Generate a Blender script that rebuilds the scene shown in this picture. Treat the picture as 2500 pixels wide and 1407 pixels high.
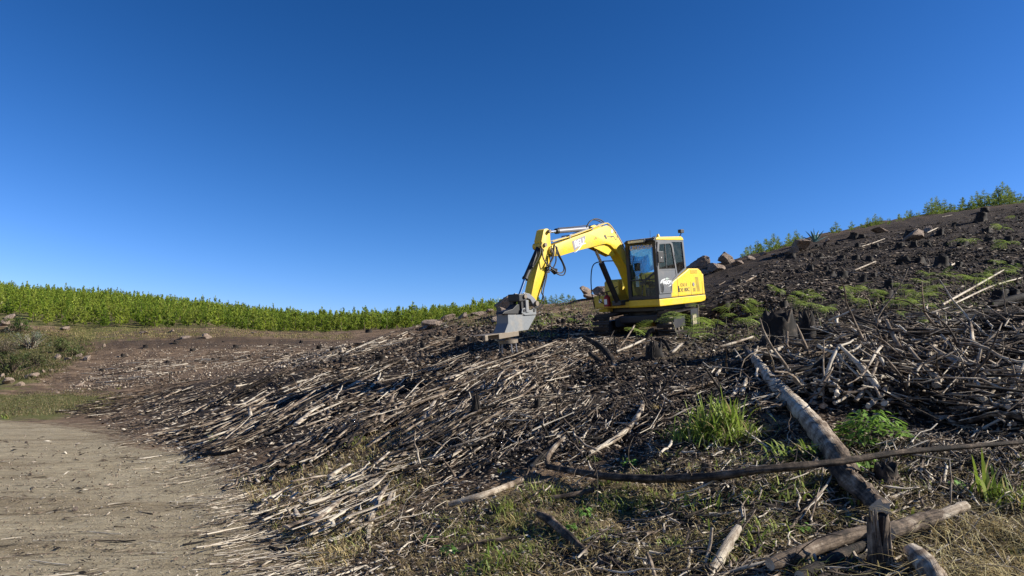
import bpy, bmesh, math
import numpy as np
from mathutils import Vector, Matrix

for o in list(bpy.data.objects):
    bpy.data.objects.remove(o)
S = bpy.context.scene
COL = S.collection
rng = np.random.default_rng(7)
R_ = math.radians

# ------------------------------------------------------------------ camera
FPX, HOR, W0, H0 = 1785.0, 930.0, 2500.0, 1407.0     # focal length and horizon row, in photo pixels
CAMZ = 1.65
PITCH = math.atan((HOR - H0 / 2) / FPX)
cam_d = bpy.data.cameras.new('camera')
cam_d.sensor_width = 36.0
cam_d.lens = 36.0 * FPX / W0
cam_d.clip_start = 0.05
cam_d.clip_end = 6000.0
cam = bpy.data.objects.new('camera', cam_d)
cam.location = (0, 0, CAMZ)
cam.rotation_euler = (math.pi / 2 + PITCH, 0, 0)
COL.objects.link(cam)
S.camera = cam

# ------------------------------------------------------------------ world, sun, exposure
SUN_EL = R_(29.0)
SUN_H = np.array([0.995, -0.10]); SUN_H /= np.linalg.norm(SUN_H)
sun_dir = Vector((SUN_H[0] * math.cos(SUN_EL), SUN_H[1] * math.cos(SUN_EL), math.sin(SUN_EL)))
world = bpy.data.worlds.new('World')
S.world = world
world.use_nodes = True
nt = world.node_tree
nt.nodes.clear()
wo = nt.nodes.new('ShaderNodeOutputWorld')
bg = nt.nodes.new('ShaderNodeBackground')
sky = nt.nodes.new('ShaderNodeTexSky')
sky.sky_type = 'NISHITA'
sky.sun_disc = False
sky.sun_elevation = SUN_EL
sky.sun_rotation = math.atan2(SUN_H[0], SUN_H[1])
sky.altitude = 1500.0
sky.air_density = 1.0
sky.dust_density = 0.15
sky.ozone_density = 3.0
# one even response curve per channel over the whole sky: deeper zenith, saturated blue, capped near the sun
sep = nt.nodes.new('ShaderNodeSeparateColor'); com = nt.nodes.new('ShaderNodeCombineColor')
nt.links.new(sky.outputs[0], sep.inputs[0])
for ch, (g_, k_) in enumerate(((2.2, 4.1), (1.55, 1.86), (1.48, 2.15))):
    m0 = nt.nodes.new('ShaderNodeMath'); m0.operation = 'MULTIPLY'; m0.inputs[1].default_value = 0.1
    m1 = nt.nodes.new('ShaderNodeMath'); m1.operation = 'POWER'; m1.inputs[1].default_value = g_
    m2 = nt.nodes.new('ShaderNodeMath'); m2.operation = 'MULTIPLY'; m2.inputs[1].default_value = k_ * 10 / 1.30
    m3 = nt.nodes.new('ShaderNodeMath'); m3.operation = 'MINIMUM'; m3.inputs[1].default_value = 9.0
    nt.links.new(sep.outputs[ch], m0.inputs[0]); nt.links.new(m0.outputs[0], m1.inputs[0]); nt.links.new(m1.outputs[0], m2.inputs[0])
    nt.links.new(m2.outputs[0], m3.inputs[0]); nt.links.new(m3.outputs[0], com.inputs[ch])
nt.links.new(com.outputs[0], bg.inputs[0])
nt.links.new(bg.outputs[0], wo.inputs[0])
bg.inputs[1].default_value = 0.075
sun_d = bpy.data.lights.new('sun', 'SUN')
sun_d.energy = 5.0
sun_d.angle = R_(0.53)
sun_d.color = (1.0, 0.945, 0.84)
sun = bpy.data.objects.new('sun', sun_d)
sun.rotation_euler = sun_dir.to_track_quat('Z', 'Y').to_euler()
sun.location = (20, -10, 30)
COL.objects.link(sun)
S.view_settings.view_transform = 'Standard'
S.view_settings.look = 'None'
S.view_settings.exposure = 0.80
S.view_settings.gamma = 1.0
S.view_settings.use_curve_mapping = False
S.render.engine = 'CYCLES'
S.cycles.max_bounces = 6
S.cycles.diffuse_bounces = 2
S.cycles.glossy_bounces = 2
S.cycles.transparent_max_bounces = 12

# ------------------------------------------------------------------ projection helpers (planning where on the ground things stand)
FW = np.array([0, math.cos(PITCH), math.sin(PITCH)])
UP = np.array([0, -math.sin(PITCH), math.cos(PITCH)])
CP = np.array([0, 0, CAMZ])

def rays(px, py):
    px = np.asarray(px, float); py = np.asarray(py, float)
    u = (px - W0 / 2) / FPX; v = (H0 / 2 - py) / FPX
    d = np.stack([u, FW[1] + v * UP[1], FW[2] + v * UP[2]], -1)
    return d / d[..., 1:2]                       # forward distance 1

def project(P):
    P = np.asarray(P, float) - CP
    d = P @ FW
    d = np.where(np.abs(d) < 1e-3, 1e-3, d)
    return W0 / 2 + FPX * P[..., 0] / d, H0 / 2 - FPX * (P @ UP) / d, d

# ------------------------------------------------------------------ noise
def _hash(ix, iy, seed):
    h = (ix.astype(np.int64) * 374761393 + iy.astype(np.int64) * 668265263 + seed * 1442695041) & 0x7fffffff
    h = ((h ^ (h >> 13)) * 1274126177) & 0x7fffffff
    h = h ^ (h >> 16)
    return (h & 0xffff) / 65535.0

def vnoise(x, y, seed=0):
    ix = np.floor(x); iy = np.floor(y)
    fx = x - ix; fy = y - iy
    fx = fx * fx * (3 - 2 * fx); fy = fy * fy * (3 - 2 * fy)
    a = _hash(ix, iy, seed); b = _hash(ix + 1, iy, seed)
    c = _hash(ix, iy + 1, seed); d = _hash(ix + 1, iy + 1, seed)
    return (a + (b - a) * fx) * (1 - fy) + (c + (d - c) * fx) * fy - 0.5

def fbm(x, y, seed=0, oct=4):
    s = 0; a = 1.0
    for i in range(oct):
        s = s + a * vnoise(x, y, seed + i * 17)
        x = x * 2.03 + 3.1; y = y * 2.03 + 1.7; a *= 0.5
    return s

def smooth(e0, e1, x):
    t = np.clip((x - e0) / (e1 - e0), 0, 1)
    return t * t * (3 - 2 * t)

# ------------------------------------------------------------------ terrain: ground row seen at each distance, per bearing
YS = np.array([6, 8, 11, 14, 17, 20, 27, 37, 50, 65, 85, 105, 130, 170, 220, 320, 900.])
CX = np.array([-900, 0, 250, 500, 750, 1000, 1250, 1500, 1750, 2000, 2250, 2500, 3300.])
TAB = np.array([
 [1421,1298,1198,1140,1103,1077,1039,1008, 978, 930, 850, 780, 735, 700, 680, 670, 760],
 [1421,1298,1198,1140,1103,1077,1039,1008, 978, 940, 868, 796, 762, 732, 716, 708, 790],
 [1421,1298,1198,1140,1103,1077,1037,1002, 970, 925, 865, 808, 780, 750, 730, 724, 800],
 [1421,1298,1197,1136,1092,1057, 992, 942, 936, 900, 850, 806, 792, 770, 757, 752, 820],
 [1419,1294,1165,1068,1003, 962, 910, 880, 870, 868, 845, 818, 811, 800, 795, 795, 850],
 [1395,1245,1095,1003, 943, 900, 848, 810, 798, 806, 815, 814, 808, 798, 794, 794, 850],
 [1340,1180,1025, 930, 868, 830, 785, 757, 760, 775, 785, 782, 775, 768, 765, 770, 850],
 [1295,1125, 965, 888, 842, 812, 765, 731, 733, 748, 765, 775, 775, 775, 780, 790, 850],
 [1262,1070, 908, 847, 812, 788, 715, 663, 648, 660, 690, 710, 720, 735, 750, 780, 850],
 [1235,1022, 862, 800, 757, 722, 665, 622, 588, 577, 590, 615, 640, 670, 700, 740, 840],
 [1215,1002, 850, 785, 737, 697, 637, 587, 549, 530, 536, 560, 590, 630, 670, 720, 830],
 [1200, 987, 838, 767, 715, 672, 608, 556, 520, 497, 499, 520, 550, 600, 650, 710, 830],
 [1150, 935, 775, 692, 637, 592, 522, 465, 424, 400, 404, 430, 480, 550, 620, 700, 830],
])
_A = (CX - W0 / 2) / FPX / rays(1250, HOR)[1] * 1.0
_A = rays(CX, np.full_like(CX, HOR))[:, 0]
_Sg = rays(np.full_like(TAB, 1250), TAB)[..., 2]               # slope of the ray = (z - CAMZ) / Y
_Z = CAMZ + _Sg * YS[None, :]
NA, NL = 260, 320
ga = np.linspace(_A[0], _A[-1], NA)
gl = np.linspace(math.log(1.0), math.log(900.0), NL)
nearY = np.array([1.0, 2.0, 3.0, 4.5])
nearF = np.array([0.03, 0.14, 0.33, 0.66])
allY = np.concatenate([nearY, YS])
allZ = np.concatenate([_Z[:, :1] * nearF[None, :], _Z], 1)
tmp = np.stack([np.interp(gl, np.log(allY), allZ[i]) for i in range(len(CX))])
GZ = np.stack([np.interp(ga, _A, tmp[:, j]) for j in range(NL)], 1)
def _blur(g, k, ax):
    w = np.exp(-np.linspace(-2, 2, 2 * k + 1) ** 2); w /= w.sum()
    pad = [(0, 0), (0, 0)]; pad[ax] = (k, k)
    gp = np.pad(g, pad, mode='edge'); out = 0
    for i in range(2 * k + 1):
        sl = [slice(None)] * 2; sl[ax] = slice(i, i + g.shape[ax])
        out = out + w[i] * gp[tuple(sl)]
    return out
GS = (GZ - CAMZ) / np.exp(gl)[None, :]
GS = _blur(_blur(GS, 12, 0), 5, 1)
GZ = CAMZ + GS * np.exp(gl)[None, :]
GZ = GZ * smooth(1.0, 3.0, np.exp(gl))[None, :]

MO = np.array([3.95, 19.473, 3.825])                 # excavator: lower front left corner of the cab
def frame(yaw, pit, rol):
    cy, sy, cp, sp, cr, sr = math.cos(yaw), math.sin(yaw), math.cos(pit), math.sin(pit), math.cos(rol), math.sin(rol)
    return (np.array([[cy, -sy, 0], [sy, cy, 0], [0, 0, 1]]) @ np.array([[cp, 0, sp], [0, 1, 0], [-sp, 0, cp]])
            @ np.array([[1, 0, 0], [0, cr, -sr], [0, sr, cr]]))
MM = frame(R_(227.4), 0.134, -0.028)
MB_ = MO + MM @ np.array([-1.0, -1.05, -0.95])       # point on the ground under the slew centre
MN = MM[:, 2]

def T(x, y):
    x = np.asarray(x, float); y = np.asarray(y, float)
    yy = np.maximum(y, 1.0)
    a = np.clip(x / yy, _A[0], _A[-1] - 1e-6)
    l = np.clip(np.log(yy), 0, gl[-1] - 1e-6)
    fi = (a - ga[0]) / (ga[1] - ga[0]); fj = (l - gl[0]) / (gl[1] - gl[0])
    i = np.clip(fi.astype(int), 0, NA - 2); j = np.clip(fj.astype(int), 0, NL - 2)
    u = fi - i; v = fj - j
    z = (GZ[i, j] * (1 - u) + GZ[i + 1, j] * u) * (1 - v) + (GZ[i, j + 1] * (1 - u) + GZ[i + 1, j + 1] * u) * v
    z = np.where(y < 1.0, 0.0, z)
    # lumps: none on the track, some on the slopes
    slope_side = smooth(-0.2, 1.2, z - 0.02)
    dist = np.hypot(x, y)
    lump = fbm(x * 0.9, y * 0.9, 3, 3) * 0.16 + fbm(x * 0.25, y * 0.25, 11, 2) * 0.3 * smooth(8, 30, dist)
    lump += fbm(x * 0.05, y * 0.05, 21, 3) * 1.6 * smooth(60, 140, dist)
    z = z + lump * (0.08 + 0.92 * smooth(0.05, 0.9, z)) * smooth(1.5, 5, dist)
    # the raked row of brush on the right
    yc = 9.6 + 0.12 * (x - 6.0)
    ridge = np.exp(-((y - yc) / 0.8) ** 2) * smooth(3.4, 5.0, x) * 0.30 * (0.8 + 0.9 * vnoise(x * 1.1, y * 0.3, 5))
    z = z + ridge
    # little bank shoulder over the left raked rows
    yc2 = 24 + (x + 8) * 1.1
    z = z + 0.30 * np.exp(-((y - yc2) / 3.0) ** 2) * smooth(-11, -8, x) * (1 - smooth(-3.0, 0.0, x))
    # hummocky ground close by, ruts on the track
    z = z + 0.09 * (vnoise(x * 1.9, y * 1.9, 91) + 0.6 * vnoise(x * 4.3, y * 4.3, 92)) * smooth(0.12, 0.5, z) * smooth(24, 12, dist) * smooth(2, 4, dist)
    z = z + 0.035 * vnoise(x * 0.35 + y * 0.2, y * 2.4 - x * 0.5, 95) * (1 - smooth(0.2, 0.5, z)) * smooth(45, 25, dist) * smooth(2, 4, dist)
    z = z + 0.22 * vnoise(x * 0.16 + y * 0.02, y * 0.42 - x * 0.10, 97) * smooth(0.3, 0.8, z) * smooth(38, 50, dist) * smooth(108, 98, y)
    # furrows left by the rake, running up the left slope
    al = x * 0.60 + y * 0.80; ac = x * 0.80 - y * 0.60
    kf = smooth(0.3, 1.2, z) * (1 - smooth(-1.5, 2.5, x)) * smooth(45, 30, y) * smooth(6, 9, y)
    z = z + kf * 0.30 * (vnoise(ac * 0.85, al * 0.22, 71) + 0.5 * vnoise(ac * 2.1, al * 0.5, 73))
    # levelled where the machine stands
    pl = MB_[2] - (MN[0] * (x - MB_[0]) + MN[1] * (y - MB_[1])) / MN[2]
    r = np.hypot(x - MB_[0], y - MB_[1])
    k = 1 - smooth(1.9, 3.6, r)
    return z * (1 - k) + (pl - 0.02) * k

# a fine baked copy of the front of the terrain, for quick look-ups
_BA = np.linspace(-0.95, 0.95, 1500); _BL = np.linspace(math.log(2.8), math.log(430), 1300)
_bx, _bl = np.meshgrid(_BA, _BL, indexing='ij')
_TB = T(_bx * np.exp(_bl), np.exp(_bl)).astype(np.float32)
del _bx, _bl
def Tq(x, y):
    yy = np.maximum(y, 2.81)
    fi = (x / yy - _BA[0]) / (_BA[1] - _BA[0]); fj = (np.log(yy) - _BL[0]) / (_BL[1] - _BL[0])
    fi = np.clip(fi, 0, 1498.999); fj = np.clip(fj, 0, 1298.999)
    i = fi.astype(int); j = fj.astype(int); u = fi - i; v = fj - j
    return (_TB[i, j] * (1 - u) + _TB[i + 1, j] * u) * (1 - v) + (_TB[i, j + 1] * (1 - u) + _TB[i + 1, j + 1] * u) * v

_MY = np.exp(np.linspace(math.log(3.2), math.log(420), 420))
def ground(px, py, lift=0.0):
    """where the sight line of these picture points meets the ground (raised by lift)"""
    px = np.atleast_1d(np.asarray(px, float)); py = np.atleast_1d(np.asarray(py, float))
    lift = np.broadcast_to(np.asarray(lift, float), px.shape)
    d = rays(px, py)
    out = np.zeros(px.shape + (3,)); ok = np.zeros(px.shape, bool)
    for s in range(0, len(px), 4000):
        dd = d[s:s + 4000]
        X = dd[:, :1] * _MY[None]; Z = CAMZ + dd[:, 2:3] * _MY[None]
        G = Tq(X, np.broadcast_to(_MY[None], X.shape)) + lift[s:s + 4000, None]
        under = Z < G
        hit = under.any(1); j = np.where(hit, under.argmax(1), len(_MY) - 1)
        j0 = np.maximum(j - 1, 0); r = np.arange(len(j))
        f1 = Z[r, j] - G[r, j]; f0 = Z[r, j0] - G[r, j0]
        t = np.where(np.abs(f0 - f1) > 1e-9, f0 / (f0 - f1 + 1e-12), 0); t = np.clip(t, 0, 1)
        Yh = _MY[j0] + (_MY[j] - _MY[j0]) * t
        out[s:s + 4000] = np.stack([dd[:, 0] * Yh, Yh, CAMZ + dd[:, 2] * Yh], -1)
        ok[s:s + 4000] = hit
    return out, ok

def g1(px, py, lift=0.0):
    return ground([px], [py], lift)[0][0]

def at(px, py, Y):
    d = rays(px, py)
    return np.array([d[0] * Y, Y, CAMZ + d[2] * Y])

def in_poly(px, py, poly):
    inside = np.zeros(np.shape(px), bool)
    n = len(poly)
    for i in range(n):
        x0, y0 = poly[i]; x1, y1 = poly[(i + 1) % n]
        c = ((y0 > py) != (y1 > py)) & (px < (x1 - x0) * (py - y0) / (y1 - y0 + 1e-9) + x0)
        inside ^= c
    return inside

def sample(poly, n, rg):
    P = np.array(poly, float); lo = P.min(0); hi = P.max(0)
    out = np.zeros((0, 2))
    while len(out) < n:
        q = rg.uniform(lo, hi, (n * 2, 2))
        out = np.concatenate([out, q[in_poly(q[:, 0], q[:, 1], poly)]])
    out = out[:n]
    G, ok = ground(out[:, 0], out[:, 1])
    return G[ok]

# ------------------------------------------------------------------ mesh helpers
def new_mesh(name, V, Q=None, Tr=None, mat=None, smooth_=True, attrs=None):
    me = bpy.data.meshes.new(name)
    V = np.asarray(V, np.float32).reshape(-1, 3)
    fl, ls, pos = [], [], 0
    if Q is not None and len(Q):
        Q = np.asarray(Q, np.int32); fl.append(Q.ravel()); ls.append(np.arange(len(Q)) * 4 + pos); pos += len(Q) * 4
    if Tr is not None and len(Tr):
        Tr = np.asarray(Tr, np.int32); fl.append(Tr.ravel()); ls.append(np.arange(len(Tr)) * 3 + pos); pos += len(Tr) * 3
    fl = np.concatenate(fl); ls = np.concatenate(ls)
    me.vertices.add(len(V)); me.vertices.foreach_set('co', V.ravel())
    me.loops.add(len(fl)); me.loops.foreach_set('vertex_index', fl.astype(np.int32))
    me.polygons.add(len(ls)); me.polygons.foreach_set('loop_start', ls.astype(np.int32))
    if smooth_:
        me.polygons.foreach_set('use_smooth', np.ones(len(ls), bool))
    if attrs and 'tone' in attrs and getattr(tubes, 'grain', None) is not None and len(tubes.grain) == len(V):
        ga_ = me.attributes.new('grain', 'FLOAT_VECTOR', 'POINT'); ga_.data.foreach_set('vector', tubes.grain.astype(np.float32).ravel())
    for k, v in (attrs or {}).items():
        v = np.asarray(v, np.float32)
        if v.ndim == 2:
            a = me.color_attributes.new(k, 'FLOAT_COLOR', 'POINT')
            if v.shape[1] == 3:
                v = np.concatenate([v, np.ones((len(v), 1), np.float32)], 1)
            a.data.foreach_set('color', v.ravel())
        else:
            a = me.attributes.new(k, 'FLOAT', 'POINT'); a.data.foreach_set('value', v.ravel())
    me.update(calc_edges=True)
    me.validate()
    if mat is not None:
        me.materials.append(mat)
    return me

def link(name, data, parent=None, loc=None, rot=None, scale=None):
    o = bpy.data.objects.new(name, data)
    COL.objects.link(o)
    if parent is not None: o.parent = parent
    if loc is not None: o.location = loc
    if rot is not None: o.rotation_euler = rot
    if scale is not None: o.scale = scale if hasattr(scale, '__len__') else (scale,) * 3
    return o

def tag(o, label=None, cat=None, group=None, kind=None):
    if label: o['label'] = label
    if cat: o['category'] = cat
    if group: o['group'] = group
    if kind: o['kind'] = kind
    return o

def tubes(P, R, S=6, flat=None, tone=None, cap_tone=None, rough=0.0, rg=None):
    """N tubes: P (N,K,3) centre lines, R (N,K) radii; returns verts, quads, tone per vertex"""
    P = np.asarray(P, float); N, K, _ = P.shape
    R = np.asarray(R, float)
    t = np.gradient(P, axis=1)
    t /= np.linalg.norm(t, axis=2, keepdims=True) + 1e-9
    ref = np.zeros_like(t); ref[..., 2] = 1
    vert = np.abs(t[..., 2]) > 0.9
    ref[vert] = (1, 0, 0)
    ref[:] = ref[:, :1]
    s = np.cross(t, ref); s /= np.linalg.norm(s, axis=2, keepdims=True) + 1e-9
    n = np.cross(s, t)
    flat = np.ones(N) if flat is None else np.broadcast_to(flat, (N,))
    ang = np.arange(S) * 2 * math.pi / S
    rr = R[:, :, None] * np.ones((1, 1, S))
    if rough > 0:
        rg = rg or rng
        prof = 1 + rough * rg.uniform(-1, 1, (N, 1, S)) + 0.5 * rough * rg.uniform(-1, 1, (N, K, S))
        rr = rr * prof
    ring = (s[:, :, None] * np.cos(ang)[None, None, :, None] + n[:, :, None] * np.sin(ang)[None, None, :, None] * flat[:, None, None, None]) * rr[..., None]
    V = P[:, :, None] + ring                                   # N K S 3
    capA = np.repeat(P[:, :1, None], S, 2); capB = np.repeat(P[:, -1:, None], S, 2)
    # caps: a doubled rim then a centre, so ends read as cut faces
    V = np.concatenate([capA * 0.999 + V[:, :1] * 0.001, V[:, :1], V, V[:, -1:], capB * 0.999 + V[:, -1:] * 0.001], 1)
    KK = K + 4
    ln_ = np.concatenate([np.zeros((N, 1)), np.cumsum(np.linalg.norm(np.diff(P, axis=1), axis=2), 1)], 1) + np.arange(N)[:, None] * 3.7
    lr = np.concatenate([ln_[:, :1], ln_[:, :1], ln_, ln_[:, -1:], ln_[:, -1:]], 1)
    rw_ = R.mean(1)[:, None, None] * np.concatenate([np.full((1, 1), .02), np.ones((1, K + 2)), np.full((1, 1), .02)], 1)[:, :, None]
    tubes.grain = np.stack(np.broadcast_arrays(np.cos(ang)[None, None] * rw_, np.sin(ang)[None, None] * rw_, lr[:, :, None]), -1).reshape(-1, 3)
    tn = np.ones(N) if tone is None else np.asarray(tone, float)
    tv = np.broadcast_to(tn.reshape(N, -1)[:, :1, None] if tn.ndim == 1 else tn[:, :, None], (N, K, S)).astype(float)
    ct = tn if cap_tone is None else cap_tone
    ct = np.asarray(ct, float)
    if ct.ndim == 2: ct = ct[:, 0]
    cv = np.broadcast_to(ct.reshape(N, 1, 1), (N, 2, S))
    tv = np.concatenate([cv, tv, cv], 1)
    base = (np.arange(N) * KK * S)[:, None, None]
    k = np.arange(KK - 1)[None, :, None]; j = np.arange(S)[None, None, :]
    a = base + k * S + j; b = base + k * S + (j + 1) % S
    skip = np.ones(KK - 1, bool); skip[1] = False; skip[KK - 3] = False
    q = np.stack([a, b, b + S, a + S], -1)[:, skip]
    return V.reshape(-1, 3), q.reshape(-1, 4), tv.reshape(-1)

def blades(B, D, L, Wd, droop, col, seg=3, tipcol=None):
    """grass blades: bases B (N,3), horizontal lean D (N,2), length, width, droop 0..1, colour"""
    N = len(B)
    t = np.linspace(0, 1, seg + 1)[None, :]
    out = L[:, None] * (0.15 * t + droop[:, None] * t ** 2 * 0.8)
    hgt = L[:, None] * (t * (1 - 0.12 * t) - droop[:, None] * 0.75 * t ** 2)
    C = B[:, None] + np.stack([D[:, :1] * out, D[:, 1:] * out, hgt], -1)
    side = np.stack([-D[:, 1], D[:, 0], np.zeros(N)], -1)
    w = Wd[:, None] * np.array([0.6, 1.0, 0.75, 0.06] if seg == 3 else np.interp(t[0], [0, .3, .8, 1], [.5, 1, .6, .05]))[None, :]
    V = np.stack([C - side[:, None] * w[..., None] * .5, C + side[:, None] * w[..., None] * .5], 2)   # N,seg+1,2,3
    base = (np.arange(N) * (seg + 1) * 2)[:, None]
    k = np.arange(seg)[None]
    a = base + 2 * k
    Q = np.stack([a, a + 1, a + 3, a + 2], -1).reshape(-1, 4)
    c = np.repeat(col[:, None], (seg + 1) * 2, 1).reshape(-1, 3)
    if tipcol is not None:
        f = np.repeat(t[..., None], 2, 2).reshape(1, -1, 1) ** 2
        c = (col[:, None] * (1 - f) + tipcol[:, None] * f).reshape(-1, 3)
    return V.reshape(-1, 3), Q, c

def join(parts):
    V, Q, A, off = [], [], [], 0
    for v, q, a in parts:
        V.append(v); Q.append(q + off); A.append(a); off += len(v)
    return np.concatenate(V), np.concatenate(Q), np.concatenate(A)

# ------------------------------------------------------------------ materials
def mat(name):
    m = bpy.data.materials.new(name); m.use_nodes = True
    n = m.node_tree; n.nodes.clear()
    out = n.nodes.new('ShaderNodeOutputMaterial'); b = n.nodes.new('ShaderNodeBsdfPrincipled')
    n.links.new(b.outputs[0], out.inputs[0])
    return m, n, b

def N_(n, t, **kw):
    x = n.nodes.new(t)
    for k, v in kw.items(): setattr(x, k, v)
    return x

def noise(n, vec, scale, detail=6, rough=0.6, mapscale=None):
    x = N_(n, 'ShaderNodeTexNoise'); x.inputs['Scale'].default_value = scale
    x.inputs['Detail'].default_value = detail; x.inputs['Roughness'].default_value = rough
    if mapscale is not None:
        mp = N_(n, 'ShaderNodeMapping'); mp.inputs['Scale'].default_value = mapscale[0]
        mp.inputs['Rotation'].default_value = mapscale[1]
        n.links.new(vec, mp.inputs[0]); vec = mp.outputs[0]
    n.links.new(vec, x.inputs['Vector'])
    return x.outputs['Fac']

def ramp(n, fac, stops):
    r = N_(n, 'ShaderNodeValToRGB')
    el = r.color_ramp.elements
    while len(el) < len(stops): el.new(0.5)
    for e, (p, c) in zip(el, stops):
        e.position = p; e.color = (*c, 1) if len(c) == 3 else c
    n.links.new(fac, r.inputs[0])
    return r.outputs[0]

def mixc(n, f, a, b, blend='MIX'):
    x = N_(n, 'ShaderNodeMix', data_type='RGBA', blend_type=blend)
    for sock, v in ((x.inputs[0], f), (x.inputs[6], a), (x.inputs[7], b)):
        if hasattr(v, 'is_output') or isinstance(v, bpy.types.NodeSocket): n.links.new(v, sock)
        else: sock.default_value = (*v, 1) if hasattr(v, '__len__') else v
    return x.outputs[2]

def mth(n, op, a, b=None, clamp=False):
    x = N_(n, 'ShaderNodeMath', operation=op, use_clamp=clamp)
    for i, v in enumerate((a, b)):
        if v is None: continue
        if isinstance(v, bpy.types.NodeSocket): n.links.new(v, x.inputs[i])
        else: x.inputs[i].default_value = v
    return x.outputs[0]

def bump(n, b, h, strength=0.5, dist=0.02):
    x = N_(n, 'ShaderNodeBump'); x.inputs['Strength'].default_value = strength
    x.inputs['Distance'].default_value = dist
    n.links.new(h, x.inputs['Height']); n.links.new(x.outputs[0], b.inputs['Normal'])

def attr(n, name):
    a = N_(n, 'ShaderNodeAttribute', attribute_name=name)
    return a

def ground_material():
    m, n, b = mat('ground')
    geo = N_(n, 'ShaderNodeNewGeometry'); pos = geo.outputs['Position']
    road = attr(n, 'road').outputs['Fac']; grass = attr(n, 'grass').outputs['Fac']
    char = attr(n, 'char').outputs['Fac']; straw = attr(n, 'straw').outputs['Fac']
    n1 = noise(n, pos, 0.8, 8, 0.65); n2 = noise(n, pos, 6.0, 8, 0.7); n3 = noise(n, pos, 40.0, 5, 0.7)
    st = noise(n, pos, 2.0, 8, 0.65, ((0.8, 4.5, 1.0), (0, 0, R_(-10))))
    stf = noise(n, pos, 0.5, 8, 0.75, ((1.0, 3.2, 1.0), (0, 0, R_(20))))
    soil = ramp(n, n2, [(0.30, (0.045, 0.029, 0.018)), (0.5, (0.150, 0.098, 0.060)), (0.68, (0.27, 0.19, 0.12))])
    soil = mixc(n, 0.65, soil, ramp(n, stf, [(0.40, (0.036, 0.023, 0.015)), (0.5, (0.125, 0.084, 0.054)), (0.60, (0.30, 0.21, 0.135))]))
    burnt = ramp(n, n2, [(0.34, (0.010, 0.008, 0.008)), (0.50, (0.034, 0.024, 0.018)), (0.62, (0.095, 0.066, 0.044)), (0.76, (0.19, 0.14, 0.09))])
    burnt = mixc(n, 0.35, burnt, ramp(n, n3, [(0.35, (0.008, 0.008, 0.009)), (0.62, (0.05, 0.042, 0.036)), (0.75, (0.17, 0.145, 0.12))]))
    dirt = ramp(n, n1, [(0.36, (0.17, 0.122, 0.065)), (0.5, (0.33, 0.275, 0.175)), (0.64, (0.40, 0.34, 0.235))])
    dirt = mixc(n, 0.55, dirt, ramp(n, st, [(0.37, (0.07, 0.048, 0.026)), (0.46, (0.25, 0.20, 0.12)), (0.60, (0.39, 0.33, 0.225))]))
    big = noise(n, pos, 0.35, 5, 0.6, ((0.5, 1.6, 1.0), (0, 0, R_(-12))))
    dirt = mixc(n, 1.0, dirt, ramp(n, big, [(0.38, (0.62, 0.56, 0.48)), (0.52, (1.0, 1.0, 1.0)), (0.66, (1.12, 1.1, 1.06))]), 'MULTIPLY')
    dirt = mixc(n, 0.35, dirt, ramp(n, n3, [(0.35, (0.10, 0.08, 0.05)), (0.6, (0.42, 0.36, 0.26))]))
    green = ramp(n, n2, [(0.3, (0.045, 0.05, 0.014)), (0.5, (0.105, 0.105, 0.03)), (0.7, (0.21, 0.185, 0.075))])
    strw = ramp(n, n3, [(0.3, (0.05, 0.035, 0.018)), (0.5, (0.15, 0.115, 0.06)), (0.7, (0.32, 0.25, 0.14))])
    def edge(mask, sc=0.35, s=None):
        s = s if s is not None else n2
        t = mth(n, 'ADD', mask, mth(n, 'MULTIPLY', mth(n, 'SUBTRACT', s, 0.5), sc * 3.2))
        x = N_(n, 'ShaderNodeMapRange'); x.interpolation_type = 'SMOOTHSTEP'
        x.inputs[1].default_value = 0.36; x.inputs[2].default_value = 0.64
        n.links.new(t, x.inputs[0]); return x.outputs[0]
    c = mixc(n, edge(char, 0.55, mth(n, 'ADD', mth(n, 'MULTIPLY', n2, 0.4), mth(n, 'MULTIPLY', stf, 0.6))), soil, burnt)
    c = mixc(n, edge(straw, 0.5), c, strw)
    c = mixc(n, edge(grass, 0.5, n1), c, green)
    c = mixc(n, edge(road, 0.6, mth(n, 'ADD', mth(n, 'MULTIPLY', n2, 0.5), mth(n, 'MULTIPLY', st, 0.5))), c, dirt)
    n.links.new(c, b.inputs['Base Color'])
    b.inputs['Roughness'].default_value = 0.95
    b.inputs['Specular IOR Level'].default_value = 0.15
    h = mth(n, 'ADD', mth(n, 'MULTIPLY', n2, 0.7), mth(n, 'MULTIPLY', n3, 0.3))
    h = mth(n, 'ADD', h, mth(n, 'MULTIPLY', st, 0.5))
    bump(n, b, h, 0.9, 0.10)
    return m

def wood_material():
    m, n, b = mat('weathered_wood')
    tone = attr(n, 'tone').outputs['Fac']
    tc = N_(n, 'ShaderNodeNewGeometry'); pos = tc.outputs['Position']
    n1 = noise(n, pos, 7.0, 6, 0.7)
    gr = attr(n, 'grain').outputs['Vector']
    n2 = noise(n, gr, 90.0, 5, 0.7, ((1.0, 1.0, 0.06), (0, 0, 0)))
    t = mth(n, 'ADD', tone, mth(n, 'MULTIPLY', mth(n, 'SUBTRACT', n1, 0.5), 1.5))
    t = mth(n, 'ADD', t, mth(n, 'MULTIPLY', mth(n, 'SUBTRACT', n2, 0.5), 0.75))
    c = ramp(n, t, [(0.12, (0.012, 0.0095, 0.008)), (0.32, (0.055, 0.040, 0.029)), (0.52, (0.165, 0.120, 0.084)), (0.72, (0.33, 0.27, 0.205)), (0.92, (0.52, 0.455, 0.36))])
    n.links.new(c, b.inputs['Base Color'])
    b.inputs['Roughness'].default_value = 0.8
    b.inputs['Specular IOR Level'].default_value = 0.25
    bump(n, b, mth(n, 'ADD', n2, mth(n, 'MULTIPLY', n1, 0.4)), 0.9, 0.012)
    return m

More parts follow.
